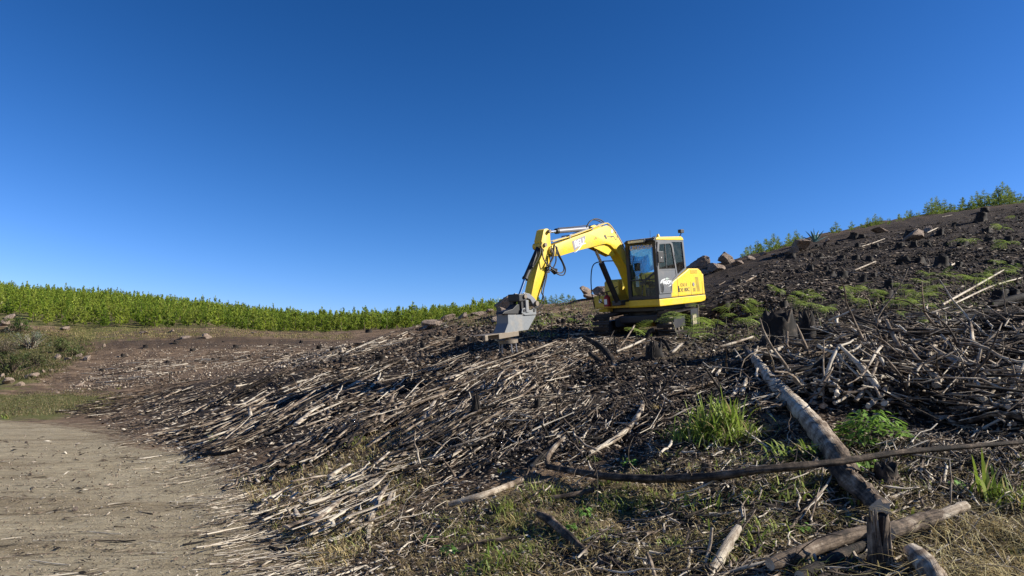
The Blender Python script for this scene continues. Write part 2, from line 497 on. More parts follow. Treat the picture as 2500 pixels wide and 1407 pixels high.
def leaf_material(name='leaf', trans=0.35, rough=0.55):
    m, n, b = mat(name)
    c = attr(n, 'Col').outputs['Color']
    geo = N_(n, 'ShaderNodeNewGeometry')
    nn = noise(n, geo.outputs['Position'], 7.0, 3, 0.6)
    c = mixc(n, 1.0, c, ramp(n, nn, [(0.3, (0.72, 0.75, 0.7)), (0.7, (1.22, 1.18, 1.1))]), 'MULTIPLY')
    n.links.new(c, b.inputs['Base Color'])
    b.inputs['Roughness'].default_value = rough
    b.inputs['Specular IOR Level'].default_value = 0.3
    tr = N_(n, 'ShaderNodeBsdfTranslucent'); n.links.new(c, tr.inputs[0])
    mx = N_(n, 'ShaderNodeMixShader'); mx.inputs[0].default_value = trans
    out = [x for x in n.nodes if x.type == 'OUTPUT_MATERIAL'][0]
    n.links.new(b.outputs[0], mx.inputs[1]); n.links.new(tr.outputs[0], mx.inputs[2])
    n.links.new(mx.outputs[0], out.inputs[0])
    return m

def rock_material():
    m, n, b = mat('rock')
    geo = N_(n, 'ShaderNodeNewGeometry'); pos = geo.outputs['Position']
    n1 = noise(n, pos, 2.2, 8, 0.65); n2 = noise(n, pos, 14, 6, 0.7)
    c = ramp(n, n1, [(0.3, (0.085, 0.055, 0.042)), (0.5, (0.25, 0.175, 0.13)), (0.7, (0.42, 0.32, 0.24))])
    c = mixc(n, 0.4, c, ramp(n, n2, [(0.3, (0.06, 0.045, 0.038)), (0.6, (0.40, 0.32, 0.25))]))
    n.links.new(c, b.inputs['Base Color']); b.inputs['Roughness'].default_value = 0.92
    bump(n, b, mth(n, 'ADD', n1, n2), 1.0, 0.14)
    return m

def simple(name, col, rough=0.5, metal=0.0, dirt=0.25, dirtcol=(0.09, 0.065, 0.04), scale=6.0, spec=0.5, coat=0.0):
    m, n, b = mat(name)
    tc = N_(n, 'ShaderNodeTexCoord'); p = tc.outputs['Object']
    n1 = noise(n, p, scale, 8, 0.68); n2 = noise(n, p, scale * 7, 4, 0.6)
    f = ramp(n, n1, [(0.48, (0, 0, 0)), (0.74, (1, 1, 1))])
    f = mth(n, 'MULTIPLY', f, dirt)
    c = mixc(n, f, col, dirtcol)
    c = mixc(n, 1.0, c, ramp(n, n2, [(0.3, (0.90, 0.90, 0.90)), (0.7, (1.06, 1.06, 1.06))]), 'MULTIPLY')
    n.links.new(c, b.inputs['Base Color'])
    b.inputs['Metallic'].default_value = metal
    b.inputs['Specular IOR Level'].default_value = spec
    r = mth(n, 'ADD', rough, mth(n, 'MULTIPLY', f, 0.4), True)
    n.links.new(r, b.inputs['Roughness'])
    if coat: b.inputs['Coat Weight'].default_value = coat
    return m

def glass_material(name, tintc, refl=1.0):
    m, n, b = mat(name)
    out = [x for x in n.nodes if x.type == 'OUTPUT_MATERIAL'][0]
    n.nodes.remove(b)
    tr = N_(n, 'ShaderNodeBsdfTransparent'); tr.inputs[0].default_value = (*tintc, 1)
    gl = N_(n, 'ShaderNodeBsdfGlossy'); gl.inputs['Roughness'].default_value = 0.03
    df = N_(n, 'ShaderNodeBsdfDiffuse'); df.inputs[0].default_value = (0.30, 0.27, 0.22, 1)
    fr = N_(n, 'ShaderNodeFresnel'); fr.inputs[0].default_value = 1.45
    mx = N_(n, 'ShaderNodeMixShader'); n.links.new(mth(n, 'MULTIPLY', fr.outputs[0], refl), mx.inputs[0])
    n.links.new(tr.outputs[0], mx.inputs[1]); n.links.new(gl.outputs[0], mx.inputs[2])
    tc = N_(n, 'ShaderNodeTexCoord')
    dn = ramp(n, noise(n, tc.outputs['Object'], 5.0, 8, 0.7), [(0.45, (0.01, 0.01, 0.01)), (0.75, (0.12, 0.12, 0.12))])
    m2 = N_(n, 'ShaderNodeMixShader'); n.links.new(dn, m2.inputs[0])
    n.links.new(mx.outputs[0], m2.inputs[1]); n.links.new(df.outputs[0], m2.inputs[2])
    n.links.new(m2.outputs[0], out.inputs[0])
    return m

GROUND = ground_material(); WOOD = wood_material(); LEAF = leaf_material('leaf', 0.38); PINE = leaf_material('pine_needles', 0.42, 0.6)
STRAW = leaf_material('straw', 0.2, 0.8); ROCK = rock_material()
YEL = simple('yellow_paint', (0.74, 0.505, 0.022), 0.42, 0, 0.5, (0.36, 0.26, 0.10), 2.2, 0.5, 0.08)
YELD = simple('yellow_paint_dusty', (0.66, 0.46, 0.045), 0.5, 0, 0.6, (0.33, 0.25, 0.12), 4.0)
GREY = simple('cab_grey_paint', (0.115, 0.12, 0.13), 0.45, 0, 0.35, (0.24, 0.19, 0.14), 5.0)
DARK = simple('dark_frame_paint', (0.022, 0.023, 0.028), 0.5, 0, 0.3, (0.10, 0.08, 0.06), 5.0)
BLACK = simple('black_rubber', (0.012, 0.012, 0.014), 0.55, 0, 0.25, (0.07, 0.055, 0.04), 8.0)
STEEL = simple('grey_steel_plate', (0.175, 0.185, 0.195), 0.55, 0.15, 0.8, (0.33, 0.28, 0.22), 3.0)
RUST = simple('worn_steel', (0.20, 0.165, 0.125), 0.6, 0.3, 0.6, (0.19, 0.12, 0.07), 9.0)
CHROME = simple('chrome_rod', (0.72, 0.74, 0.78), 0.18, 1.0, 0.1, (0.2, 0.18, 0.15), 9.0)
CYL = simple('cylinder_grey_paint', (0.20, 0.20, 0.22), 0.4, 0.2, 0.3, (0.14, 0.11, 0.08), 6.0)
TRACK = simple('track_steel', (0.045, 0.04, 0.038), 0.6, 0.4, 0.95, (0.14, 0.10, 0.07), 5.0)
RED = simple('red_paint', (0.30, 0.015, 0.02), 0.4, 0, 0.2)
WHITE = simple('white_print', (0.80, 0.80, 0.78), 0.5, 0, 0.15)
GREYPR = simple('grey_print', (0.24, 0.22, 0.24), 0.5, 0, 0.2)
DPRINT = simple('dark_print', (0.05, 0.04, 0.04), 0.5, 0, 0.1)
BLUE = simple('blue_sheet', (0.03, 0.30, 0.62), 0.6, 0, 0.05)
GLASS_F = glass_material('front_glass', (0.80, 0.93, 0.97), 0.7)
GLASS_S = glass_material('side_glass', (0.66, 0.74, 0.78), 1.1)

# ================================================================== SETTING
ang_f = np.linspace(R_(-47), R_(47), 760)
ang_r = np.linspace(R_(47), R_(313), 90)[1:-1]
ANG = np.concatenate([ang_f, ang_r])
RAD = np.concatenate([[0.3], np.exp(np.linspace(math.log(1.0), math.log(3.0), 16)), np.exp(np.linspace(math.log(3.1), math.log(60), 430)), np.exp(np.linspace(math.log(61), math.log(3000), 170))])
AA, RR = np.meshgrid(ANG, RAD, indexing='ij')
GXv = np.sin(AA) * RR; GYv = np.cos(AA) * RR
GZv = T(GXv, GYv)
fine = (fbm(GXv * 4.0, GYv * 4.0, 31, 3) * 0.05) * smooth(0.02, 0.5, GZv) * smooth(60, 20, RR) + fbm(GXv * 3, GYv * 7, 41, 2) * 0.012
rw = np.where((GYv > 2) & (RR < 40), fine, 0)
GZv2 = GZv + rw - 0.01
px, py, dep = project(np.stack([GXv, GYv, GZv], -1))
front = dep > 0.5
px = np.where(front, np.clip(px, -1500, 4000), 600); py = np.where(front, np.clip(py, 300, 2400), 2000)
JIT = np.random.default_rng(3).normal(0, 1, (14, 2))

def soft(poly, r=34):
    m = np.zeros(px.shape)
    for jx, jy in JIT:
        m += in_poly(px + jx * r * 1.6, py + jy * r * 0.6, poly)
    return m / len(JIT)

P_ROAD = [(-2000, 1022), (60, 1016), (230, 1034), (330, 1080), (480, 1095), (560, 1150), (620, 1240), (690, 1330), (800, 1420), (900, 1900), (900, 2600), (-2000, 2600)]
P_GRASS = [(-2000, 955), (0, 960), (170, 950), (300, 965), (250, 1005), (60, 1022), (-2000, 1026)]
P_BANK = [(-2000, 780), (100, 800), (210, 822), (240, 850), (170, 895), (100, 925), (0, 945), (-2000, 970)]
P_FAREDGE = [(150, 800), (500, 800), (860, 818), (860, 832), (600, 822), (350, 830), (200, 835)]
P_CHAR1 = [(1480, 735), (1700, 640), (1900, 595), (2250, 510), (4000, 300), (4000, 1120), (2450, 1060), (2100, 1060), (1950, 1000), (1750, 920), (1560, 860), (1540, 800)]
P_CHAR2 = [(960, 1090), (1150, 1000), (1350, 900), (1850, 850), (1900, 1000), (1700, 1040), (1450, 1100), (1250, 1130), (1050, 1180), (930, 1190)]
P_CHAR3 = [(330, 990), (420, 940), (620, 905), (900, 890), (1200, 885), (1150, 970), (900, 1060), (640, 1090), (400, 1060)]
P_CHAR4 = [(560, 815), (860, 832), (830, 850), (640, 850), (300, 850), (210, 880), (230, 830)]
P_BROWN = [(1000, 770), (1250, 745), (1560, 790), (1560, 830), (1300, 880), (1100, 870)]
P_STRAW = [(560, 1160), (900, 1080), (1100, 1190), (1400, 1130), (2000, 1080), (2500, 1150), (4000, 1100), (4000, 2600), (900, 2600), (800, 1420)]
P_STRAW2 = [(1480, 830), (1750, 800), (2000, 770), (2300, 740), (2320, 800), (1900, 900), (1550, 880)]
P_GREEN = [(1000, 1300), (1300, 1200), (1500, 1130), (1950, 1100), (2400, 1160), (2500, 1250), (2500, 1300), (2000, 1330), (1850, 1500), (1000, 1500)]
m_road = np.where(front, soft(P_ROAD, 60), 1.0)
P_CHAR5 = [(1450, 1110), (2000, 1080), (2500, 1060), (4000, 1060), (4000, 1500), (1500, 1500)]
m_grass = np.clip(soft(P_GRASS) * 0.9 + soft(P_BANK) * 0.75 + soft(P_GREEN, 40) * 0.35 + soft(P_FAREDGE, 15) * 0.5, 0, 1)
m_char = np.clip(soft(P_CHAR1, 40) * 0.72 + soft(P_CHAR2, 40) * 0.95 + soft(P_CHAR3, 25) * 0.8 + soft(P_CHAR4, 15) * 0.6 + soft(P_CHAR5, 50) * 0.72, 0, 1) * (1 - soft(P_BROWN, 25) * 0.9)
m_char = np.clip(m_char, 0, 1)
m_straw = np.clip(soft(P_STRAW, 40) * 0.50 + soft(P_STRAW2, 30) * 0.5, 0, 1)
far = smooth(103, 110, GYv)
m_grass = np.clip(m_grass + far * 0.5, 0, 1)
nA, nR = GXv.shape
i = np.arange(nA)[:, None]; j = np.arange(nR - 1)[None]
a = i * nR + j; b = ((i + 1) % nA) * nR + j
Q = np.stack([a, b, b + 1, a + 1], -1).reshape(-1, 4)[:, ::-1]
c0 = nA * nR
V = np.concatenate([np.stack([GXv, GYv, GZv2], -1).reshape(-1, 3), [[0, 0, -0.01]]])
ii = np.arange(nA)
Tr = np.stack([np.full(nA, c0), ((ii + 1) % nA) * nR, ii * nR], -1)[:, ::-1]
ex = lambda m: np.append(m.ravel(), 1.0)
gm = new_mesh('ground', V, Q, Tr, GROUND, True, {'road': ex(m_road), 'grass': ex(m_grass), 'char': ex(m_char), 'straw': ex(m_straw)})
tag(link('ground', gm), 'bare slope and dirt track of the cleared burnt hillside', None, None, 'structure')

# ================================================================== EXCAVATOR
OFF = np.array([-1.0, -1.05, -0.95])
def bm_obj(name, bm, m, parent, smooth_=False):
    for v in bm.verts: v.co -= Vector(OFF)
    me = bpy.data.meshes.new(name); bmesh.ops.recalc_face_normals(bm, faces=bm.faces)
    bm.to_mesh(me); bm.free()
    if smooth_:
        me.polygons.foreach_set('use_smooth', np.ones(len(me.polygons), bool))
        try: me.set_sharp_from_angle(angle=R_(35))
        except Exception: pass
    me.materials.append(m)
    return link(name, me, parent)

def add_box(bm, x0, x1, y0, y1, z0, z1, bev=0.0):
    vs = [bm.verts.new((x, y, z)) for x in (x0, x1) for y in (y0, y1) for z in (z0, z1)]
    f = [(0, 1, 3, 2), (4, 6, 7, 5), (0, 4, 5, 1), (2, 3, 7, 6), (0, 2, 6, 4), (1, 5, 7, 3)]
    fs = [bm.faces.new([vs[k] for k in q]) for q in f]
    if bev:
        es = list({e for q in fs for e in q.edges})
        bmesh.ops.bevel(bm, geom=es, offset=bev, segments=2, affect='EDGES', profile=0.6)

def add_prism(bm, poly, y0, y1, bev=0.0, axis='y'):
    """polygon in (x,z) pushed along y (or in (y,z) along x with axis='x', (x,y) along z with 'z')"""
    def mk(p, w):
        return (p[0], w, p[1]) if axis == 'y' else ((w, p[0], p[1]) if axis == 'x' else (p[0], p[1], w))
    A = [bm.verts.new(mk(p, y0)) for p in poly]; B = [bm.verts.new(mk(p, y1)) for p in poly]
    n = len(poly); fs = [bm.faces.new(A), bm.faces.new(B[::-1])]
    for k in range(n):
        fs.append(bm.faces.new((A[k], B[k], B[(k + 1) % n], A[(k + 1) % n])))
    if bev:
        bmesh.ops.recalc_face_normals(bm, faces=fs)
        es = list({e for q in fs[:2] for e in q.edges})
        bmesh.ops.bevel(bm, geom=es, offset=bev, segments=2, affect='EDGES', profile=0.6)

def add_ring(bm, outer, inner, y0, y1, axis='y'):
    def mk(p, w):
        return (p[0], w, p[1]) if axis == 'y' else ((w, p[0], p[1]) if axis == 'x' else (p[0], p[1], w))
    n = len(outer)
    oA = [bm.verts.new(mk(p, y0)) for p in outer]; oB = [bm.verts.new(mk(p, y1)) for p in outer]
    iA = [bm.verts.new(mk(p, y0)) for p in inner]; iB = [bm.verts.new(mk(p, y1)) for p in inner]
    for k in range(n):
        l = (k + 1) % n
        for q in ((oA[k], oA[l], iA[l], iA[k]), (oB[k], iB[k], iB[l], oB[l]), (oA[k], oB[k], oB[l], oA[l]), (iA[k], iA[l], iB[l], iB[k])):
            bm.faces.new(q)

def add_cyl(bm, p0, p1, r0, r1=None, n=18):
    r1 = r0 if r1 is None else r1
    p0 = Vector(p0); p1 = Vector(p1); d = (p1 - p0).normalized()
    u = d.orthogonal().normalized(); w = d.cross(u)
    A = [bm.verts.new(p0 + (u * math.cos(t) + w * math.sin(t)) * r0) for t in [2 * math.pi * k / n for k in range(n)]]
    B = [bm.verts.new(p1 + (u * math.cos(t) + w * math.sin(t)) * r1) for t in [2 * math.pi * k / n for k in range(n)]]
    bm.faces.new(A[::-1]); bm.faces.new(B)
    for k in range(n): bm.faces.new((A[k], A[(k + 1) % n], B[(k + 1) % n], B[k]))

def spline(pts, n):
    P = np.array(pts, float); K = len(P)
    if K == 2:
        t = np.linspace(0, 1, n)[:, None]; return P[0] * (1 - t) + P[1] * t
    Pp = np.concatenate([[2 * P[0] - P[1]], P, [2 * P[-1] - P[-2]]])
    out = []
    for s in np.linspace(0, K - 1, n):
        i = min(int(s), K - 2); t = s - i
        a, b, c, d = Pp[i:i + 4]
        out.append(0.5 * ((2 * b) + (-a + c) * t + (2 * a - 5 * b + 4 * c - d) * t * t + (-a + 3 * b - 3 * c + d) * t ** 3))
    return np.array(out)

def pipe(name, pts, r, m, parent, n=18, S_=7):
    P = spline(pts, n) - OFF
    V, Qd, _ = tubes(P[None], np.full((1, n), r), S_)
    return link(name, new_mesh(name, V, Qd, None, m), parent)

def box(name, m, parent, *a, bev=0.012):
    bm = bmesh.new(); add_box(bm, *a, bev=bev); return bm_obj(name, bm, m, parent)
def prism(name, m, parent, poly, y0, y1, bev=0.01, axis='y', sm=False):
    bm = bmesh.new(); add_prism(bm, poly, y0, y1, bev, axis); return bm_obj(name, bm, m, parent, sm)
def cyl(name, m, parent, p0, p1, r0, r1=None, n=18):
    bm = bmesh.new(); add_cyl(bm, p0, p1, r0, r1, n); return bm_obj(name, bm, m, parent, True)

ex_root = bpy.data.objects.new('excavator', None); COL.objects.link(ex_root)
m4 = Matrix([[*MM[0], 0], [*MM[1], 0], [*MM[2], 0], [0, 0, 0, 1]])
ex_root.matrix_world = Matrix.Translation(Vector(MB_)) @ m4
tag(ex_root, 'yellow tracked excavator with grey cab standing on the burnt slope, arm reaching left', 'excavator')
X = ex_root

# ---- revolving frame and body
prism('sill_panel', YEL, X, [(-0.02, -0.20), (0.0, -0.16), (0.0, -0.005), (-2.60, -0.005), (-2.62, -0.10), (-2.56, -0.17), (-2.3, -0.20)], 0.0, -0.97, 0.02)
box('deck', YELD, X, -2.3, -0.02, -2.12, -0.975, -0.19, -0.03)
box('turntable', DARK, X, -1.9, -0.25, -1.8, -0.3, -0.33, -0.203, bev=0.02)
side = [(-0.645, 0.015), (-0.70, 0.415), (-1.594, 0.735), (-1.71, 0.785), (-2.26, 0.775), (-2.44, 0.69), (-2.53, 0.55), (-2.585, 0.02)]
prism('side_panel', YEL, X, side, 0.0, -0.55, 0.03)
prism('engine_hood', YEL, X, [(-1.62, 0.0), (-1.62, 0.72), (-1.72, 0.77), (-2.26, 0.76), (-2.40, 0.69), (-2.40, 0.0)], -0.555, -1.62, 0.03)
cw = bmesh.new()
add_prism(cw, [(-2.2, -0.02), (-2.62, -0.04), (-2.86, -0.5), (-2.92, -1.05), (-2.86, -1.6), (-2.6, -2.08), (-2.2, -2.12), (-2.42, -1.7), (-2.42, -0.5)], -0.17, 0.62, 0.04, 'z')
bm_obj('counterweight', cw, YELD, X, True)
# right hand side: tank and tool boxes seen left of the boom
prism('fuel_tank', YELD, X, [(-1.55, -0.02), (-1.55, 0.62), (-0.62, 0.62), (-0.52, 0.55), (-0.50, -0.02)], -1.62, -2.12, 0.03)
tb = prism('toolbox', YELD, X, [(-0.49, -0.15), (-0.49, 0.18), (0.02, 0.18), (0.06, 0.12), (0.06, -0.15)], -1.58, -2.12, 0.025)
prism('toolbox_step', YELD, X, [(-0.45, -0.29), (-0.49, -0.2), (0.02, -0.2), (-0.02, -0.29)], -1.7, -2.0, 0.01)
box('work_lamp', WHITE, X, 0.061, 0.075, -1.93, -1.83, -0.02, 0.09, bev=0.005)
# extinguisher in front of the toolbox
fe = bpy.data.objects.new('fire_extinguisher', None)
bm = bmesh.new(); add_cyl(bm, (0.13, -1.6, -0.13), (0.13, -1.6, 0.13), 0.095, None, 16); add_cyl(bm, (0.13, -1.6, 0.13), (0.13, -1.6, 0.20), 0.095, 0.035, 16); 
feo = bm_obj('fire_extinguisher', bm, RED, X, True)
bm = bmesh.new(); add_cyl(bm, (0.13, -1.6, 0.203), (0.13, -1.6, 0.26), 0.03, None, 10); add_box(bm, 0.11, 0.22, -1.615, -1.585, 0.262, 0.28)
bm_obj('valve', bm, BLACK, feo)
bm = bmesh.new(); add_prism(bm, [(0.231, -0.07), (0.233, 0.08), (0.235, 0.08), (0.233, -0.07)], -1.63, -1.54, 0); bm_obj('extinguisher_label', bm, WHITE, feo)
bpy.data.objects.remove(fe)
# curved hand rail and mirror stalk at the far side
pipe('hand_rail', [(0.05, -2.1, -0.18), (0.12, -2.12, 0.25), (0.10, -2.12, 0.75), (0.0, -2.08, 1.08), (-0.15, -1.9, 1.16), (-0.45, -1.7, 1.16)], 0.016, BLACK, X, 26)
pipe('hydraulic_hose', [(0.09, -1.55, -0.12), (0.22, -1.80, 0.05), (0.20, -1.72, 0.25), (0.10, -1.5, 0.30), (0.0, -1.3, 0.42)], 0.014, BLACK, X)

# ---- cab
cabx = -1.52
bm = bmesh.new()
fo = [(-0.002, 0.012), (-0.968, 0.012), (-0.968, 1.59), (-0.002, 1.59)]
fi = [(-0.105, 0.095), (-0.868, 0.095), (-0.868, 1.50), (-0.105, 1.50)]
add_ring(bm, fo, fi, -0.075, 0.0, 'x')
bm_obj('front_frame', bm, DARK, X)
gl_ = prism('windscreen', GLASS_F, X, [(-0.10, 0.56), (-0.873, 0.56), (-0.873, 1.505), (-0.10, 1.505)], -0.045, -0.037, 0, 'x')
prism('lower_windscreen', GLASS_F, X, [(-0.10, 0.09), (-0.873, 0.09), (-0.873, 0.525), (-0.10, 0.525)], -0.045, -0.037, 0, 'x')
box('windscreen_bar', DARK, X, -0.06, -0.01, -0.867, -0.106, 0.525, 0.56, bev=0)
pipe('wiper', [(-0.02, -0.80, 0.60), (-0.005, -0.76, 1.0), (-0.012, -0.70, 1.22)], 0.010, BLACK, X, 8)
# side wall: door frame, quarter window, pillars
bm = bmesh.new()
so = [(-0.078, 0.012), (-0.078, 1.59), (cabx, 1.59), (-1.575, 0.78), (-0.72, 0.44), (-0.64, 0.012)]
si = [(-0.085, 0.13), (-0.085, 1.54), (-1.44, 1.54), (-1.49, 0.80), (-0.74, 0.50), (-0.66, 0.13)]
add_ring(bm, so, si, -0.055, -0.003)
bm_obj('cab_side_frame', bm, GREY, X)
d_o = [(0.012, 0.135), (0.030, 0.70), (0.018, 1.10), (-0.07, 1.535), (-0.74, 1.555), (-0.845, 1.50), (-0.875, 1.40), (-1.01, 0.60), (-0.985, 0.545), (-0.70, 0.44), (-0.652, 0.135)]
d_i = [(-0.055, 0.185), (-0.04, 0.70), (-0.05, 1.08), (-0.155, 1.475), (-0.70, 1.495), (-0.77, 1.46), (-0.80, 1.38), (-0.935, 0.62), (-0.93, 0.59), (-0.665, 0.475), (-0.605, 0.185)]
bm = bmesh.new(); add_ring(bm, d_o, d_i, 0.0, 0.03)
door = bm_obj('door', bm, GREY, X)
bm = bmesh.new(); add_box(bm, -0.91, -0.047, 0.004, 0.024, 0.755, 0.80); bm_obj('door_rail', bm, GREY, door)
bm = bmesh.new(); add_prism(bm, [(-0.06, 0.80), (-0.055, 1.07), (-0.155, 1.475), (-0.70, 1.493), (-0.77, 1.46), (-0.80, 1.38), (-0.905, 0.80)], 0.010, 0.016); bm_obj('door_glass', bm, GLASS_S, door)
bm = bmesh.new(); add_prism(bm, [(-0.055, 0.187), (-0.045, 0.755), (-0.912, 0.755), (-0.935, 0.60), (-0.665, 0.475), (-0.607, 0.187)], 0.008, 0.018); bm_obj('door_panel', bm, GREY, door)
bm = bmesh.new(); add_box(bm, -0.47, -0.44, 0.018, 0.028, 0.80, 1.485); bm_obj('window_divider', bm, DARK, door)
# dark rubber seal round the door window
bm = bmesh.new()
s_i = [(-0.07, 0.81), (-0.065, 1.07), (-0.162, 1.465), (-0.70, 1.483), (-0.762, 1.452), (-0.79, 1.375), (-0.893, 0.81)]
s_o = [(-0.053, 0.80), (-0.048, 1.07), (-0.153, 1.478), (-0.70, 1.497), (-0.772, 1.462), (-0.803, 1.38), (-0.908, 0.80)]
add_ring(bm, s_o, s_i, 0.026, 0.034); bm_obj('window_seal', bm, BLACK, door)
bm = bmesh.new(); add_box(bm, -0.17, -0.11, 0.03, 0.045, 0.17, 0.40, 0.012); bm_obj('door_handle', bm, BLACK, door)
bm = bmesh.new(); t8 = [2 * math.pi * k / 20 for k in range(20)]
add_ring(bm, [(-0.15 + 0.085 * math.cos(t), 0.29 + 0.145 * math.sin(t)) for t in t8], [(-0.15 + 0.062 * math.cos(t), 0.29 + 0.12 * math.sin(t)) for t in t8], 0.028, 0.036); bm_obj('handle_bezel', bm, GREY, door)
prism('quarter_window', GLASS_S, X, [(-0.83, 1.545), (-1.445, 1.545), (-1.50, 0.80), (-1.02, 0.61), (-0.90, 1.35)], -0.035, -0.028, 0)
box('cab_latch', BLACK, X, -0.93, -0.87, 0.0, 0.03, 1.02, 1.24, bev=0.01)
box('cab_base_panel', GREY, X, -0.64, -0.0, -0.05, 0.002, 0.012, 0.132, bev=0.004)
# far side and back of the cab
bm = bmesh.new()
add_ring(bm, so, si, -0.968, -0.92); bm_obj('cab_far_side_frame', bm, DARK, X)
prism('far_window', GLASS_F, X, [(-0.09, 0.55), (-0.09, 1.54), (-1.44, 1.54), (-1.48, 0.85)], -0.95, -0.945, 0)
bm = bmesh.new()
add_ring(bm, [(-0.06, 0.74), (-0.915, 0.74), (-0.915, 1.588), (-0.06, 1.588)], [(-0.12, 0.86), (-0.86, 0.86), (-0.86, 1.50), (-0.12, 1.50)], cabx - 0.02, cabx + 0.03, 'x')
bm_obj('cab_rear_frame', bm, DARK, X)
bm = bmesh.new(); add_box(bm, cabx - 0.04, -0.08, -0.915, -0.06, 0.0, 0.03); add_box(bm, cabx, cabx + 0.04, -0.915, -0.06, 0.03, 0.735); bm_obj('cab_floor', bm, DARK, X)
# roof
bm = bmesh.new()
add_prism(bm, [(-0.03, 1.592), (-0.06, 1.64), (-0.20, 1.675), (-1.40, 1.70), (-1.50, 1.66), (-1.53, 1.592)], 0.005, -0.968, 0.025)
bm_obj('cab_roof', bm, YEL, X, True)
bm = bmesh.new(); add_prism(bm, [(0.04, 1.555), (0.06, 1.60), (-0.06, 1.66), (-0.10, 1.62)], -0.01, -0.96, 0.008); bm_obj('sun_visor', bm, DARK, X)
lb = box('light_bar', BLACK, X, 0.05, 0.12, -0.80, -0.27, 1.545, 1.635, bev=0.008)
bm = bmesh.new(); add_box(bm, 0.121, 0.127, -0.785, -0.285, 1.56, 1.622, 0.004)
bm_obj('lamp_lens', bm, simple('lamp_lens_glass', (0.75, 0.77, 0.66), 0.2, 0, 0.1), lb)
pipe('visor_wire', [(0.08, -0.26, 1.62), (0.07, -0.15, 1.60), (0.05, -0.05, 1.66), (-0.02, 0.0, 1.69)], 0.008, BLACK, X, 10)
cyl('roof_lamp', YEL, X, (-0.75, -0.35, 1.70), (-0.75, -0.35, 1.79), 0.055, 0.03, 12)
bc = cyl('camera_bracket', BLACK, X, (-1.45, -0.08, 1.68), (-1.50, -0.04, 1.80), 0.014, None, 8)
bm = bmesh.new(); add_box(bm, -1.60, -1.42, -0.10, 0.0, 1.80, 1.90, 0.01); bm_obj('rear_lamp', bm, BLACK, bc)
pipe('antenna', [(-0.42, -0.4, 1.69), (-0.43, -0.4, 1.90)], 0.005, BLACK, X, 3, 5)
# mirror with its arm
ma = pipe('mirror_arm', [(0.03, -0.01, 0.86), (0.13, 0.06, 0.90), (0.14, 0.08, 1.30), (0.10, 0.05, 1.42), (0.02, -0.01, 1.42)], 0.010, CYL, X, 16)
bm = bmesh.new(); add_box(bm, -0.11, 0.16, 0.125, 0.165, 0.96, 1.27, 0.02); mir = bm_obj('mirror', bm, BLACK, X)
bm = bmesh.new(); add_cyl(bm, (0.03, 0.166, 1.10), (0.03, 0.172, 1.10), 0.016); bm_obj('mirror_bolt', bm, WHITE, mir)
# cab interior
st_ = box('seat', BLACK, X, -1.15, -0.65, -0.72, -0.25, 0.33, 0.47, bev=0.04)
bm = bmesh.new(); add_prism(bm, [(-1.02, 0.45), (-1.12, 1.12), (-1.22, 1.12), (-1.16, 0.45)], -0.28, -0.70, 0.03); bm_obj('seat_back', bm, BLACK, X)
box('seat_box', DARK, X, -1.2, -0.62, -0.80, -0.18, 0.032, 0.32, bev=0.02)
for yy in (-0.18, -0.80):
    o = pipe('control_lever', [(-0.50, yy, 0.50), (-0.44, yy, 0.62), (-0.42, yy, 0.74)], 0.016, BLACK, X, 6)
    box('console', DARK, X, -0.95, -0.45, yy - 0.07, yy + 0.07, 0.40, 0.50, bev=0.02)
for yy in (-0.42, -0.55):
    pipe('travel_lever', [(-0.26, yy, 0.04), (-0.24, yy, 0.40), (-0.30, yy, 0.66)], 0.012, BLACK, X, 8)
box('monitor', BLACK, X, -0.22, -0.16, -0.82, -0.66, 0.80, 1.02, bev=0.01)
box('paper_card', WHITE, X, -0.16, -0.155, -0.80, -0.70, 0.36, 0.66, bev=0)
# blue sheet hung behind the seat (hangs in folds)
nn = 26; sy = np.linspace(-0.84, -0.16, nn); sz = np.linspace(0.72, 1.34, 14)
SY, SZ = np.meshgrid(sy, sz, indexing='ij')
SX = -1.33 + 0.04 * np.sin(SY * 21 + SZ * 4) + 0.03 * np.sin(SY * 9 - SZ * 6)
SZ2 = SZ + 0.10 * np.sin((SY + 0.2) * 4.0)
i = np.arange(nn - 1)[:, None]; j = np.arange(13)[None]; a = i * 14 + j
Qs = np.stack([a, a + 14, a + 15, a + 1], -1).reshape(-1, 4)
Vs = np.stack([SX, SY, SZ2], -1).reshape(-1, 3)
Vs2 = np.concatenate([Vs, Vs + [0.008, 0, 0]]); Qs2 = np.concatenate([Qs, Qs[:, ::-1] + len(Vs)])
m_, n_, b_ = mat('blue_tarpaulin'); b_.inputs['Base Color'].default_value = (0.05, 0.45, 0.85, 1); b_.inputs['Roughness'].default_value = 0.5
tr_ = N_(n_, 'ShaderNodeBsdfTranslucent'); tr_.inputs[0].default_value = (0.12, 0.62, 0.95, 1)
mx_ = N_(n_, 'ShaderNodeMixShader'); mx_.inputs[0].default_value = 0.6
n_.links.new(b_.outputs[0], mx_.inputs[1]); n_.links.new(tr_.outputs[0], mx_.inputs[2]); n_.links.new(mx_.outputs[0], [x for x in n_.nodes if x.type == 'OUTPUT_MATERIAL'][0].inputs[0])
link('sheet', new_mesh('sheet', Vs2 - OFF, Qs2, None, m_), X)

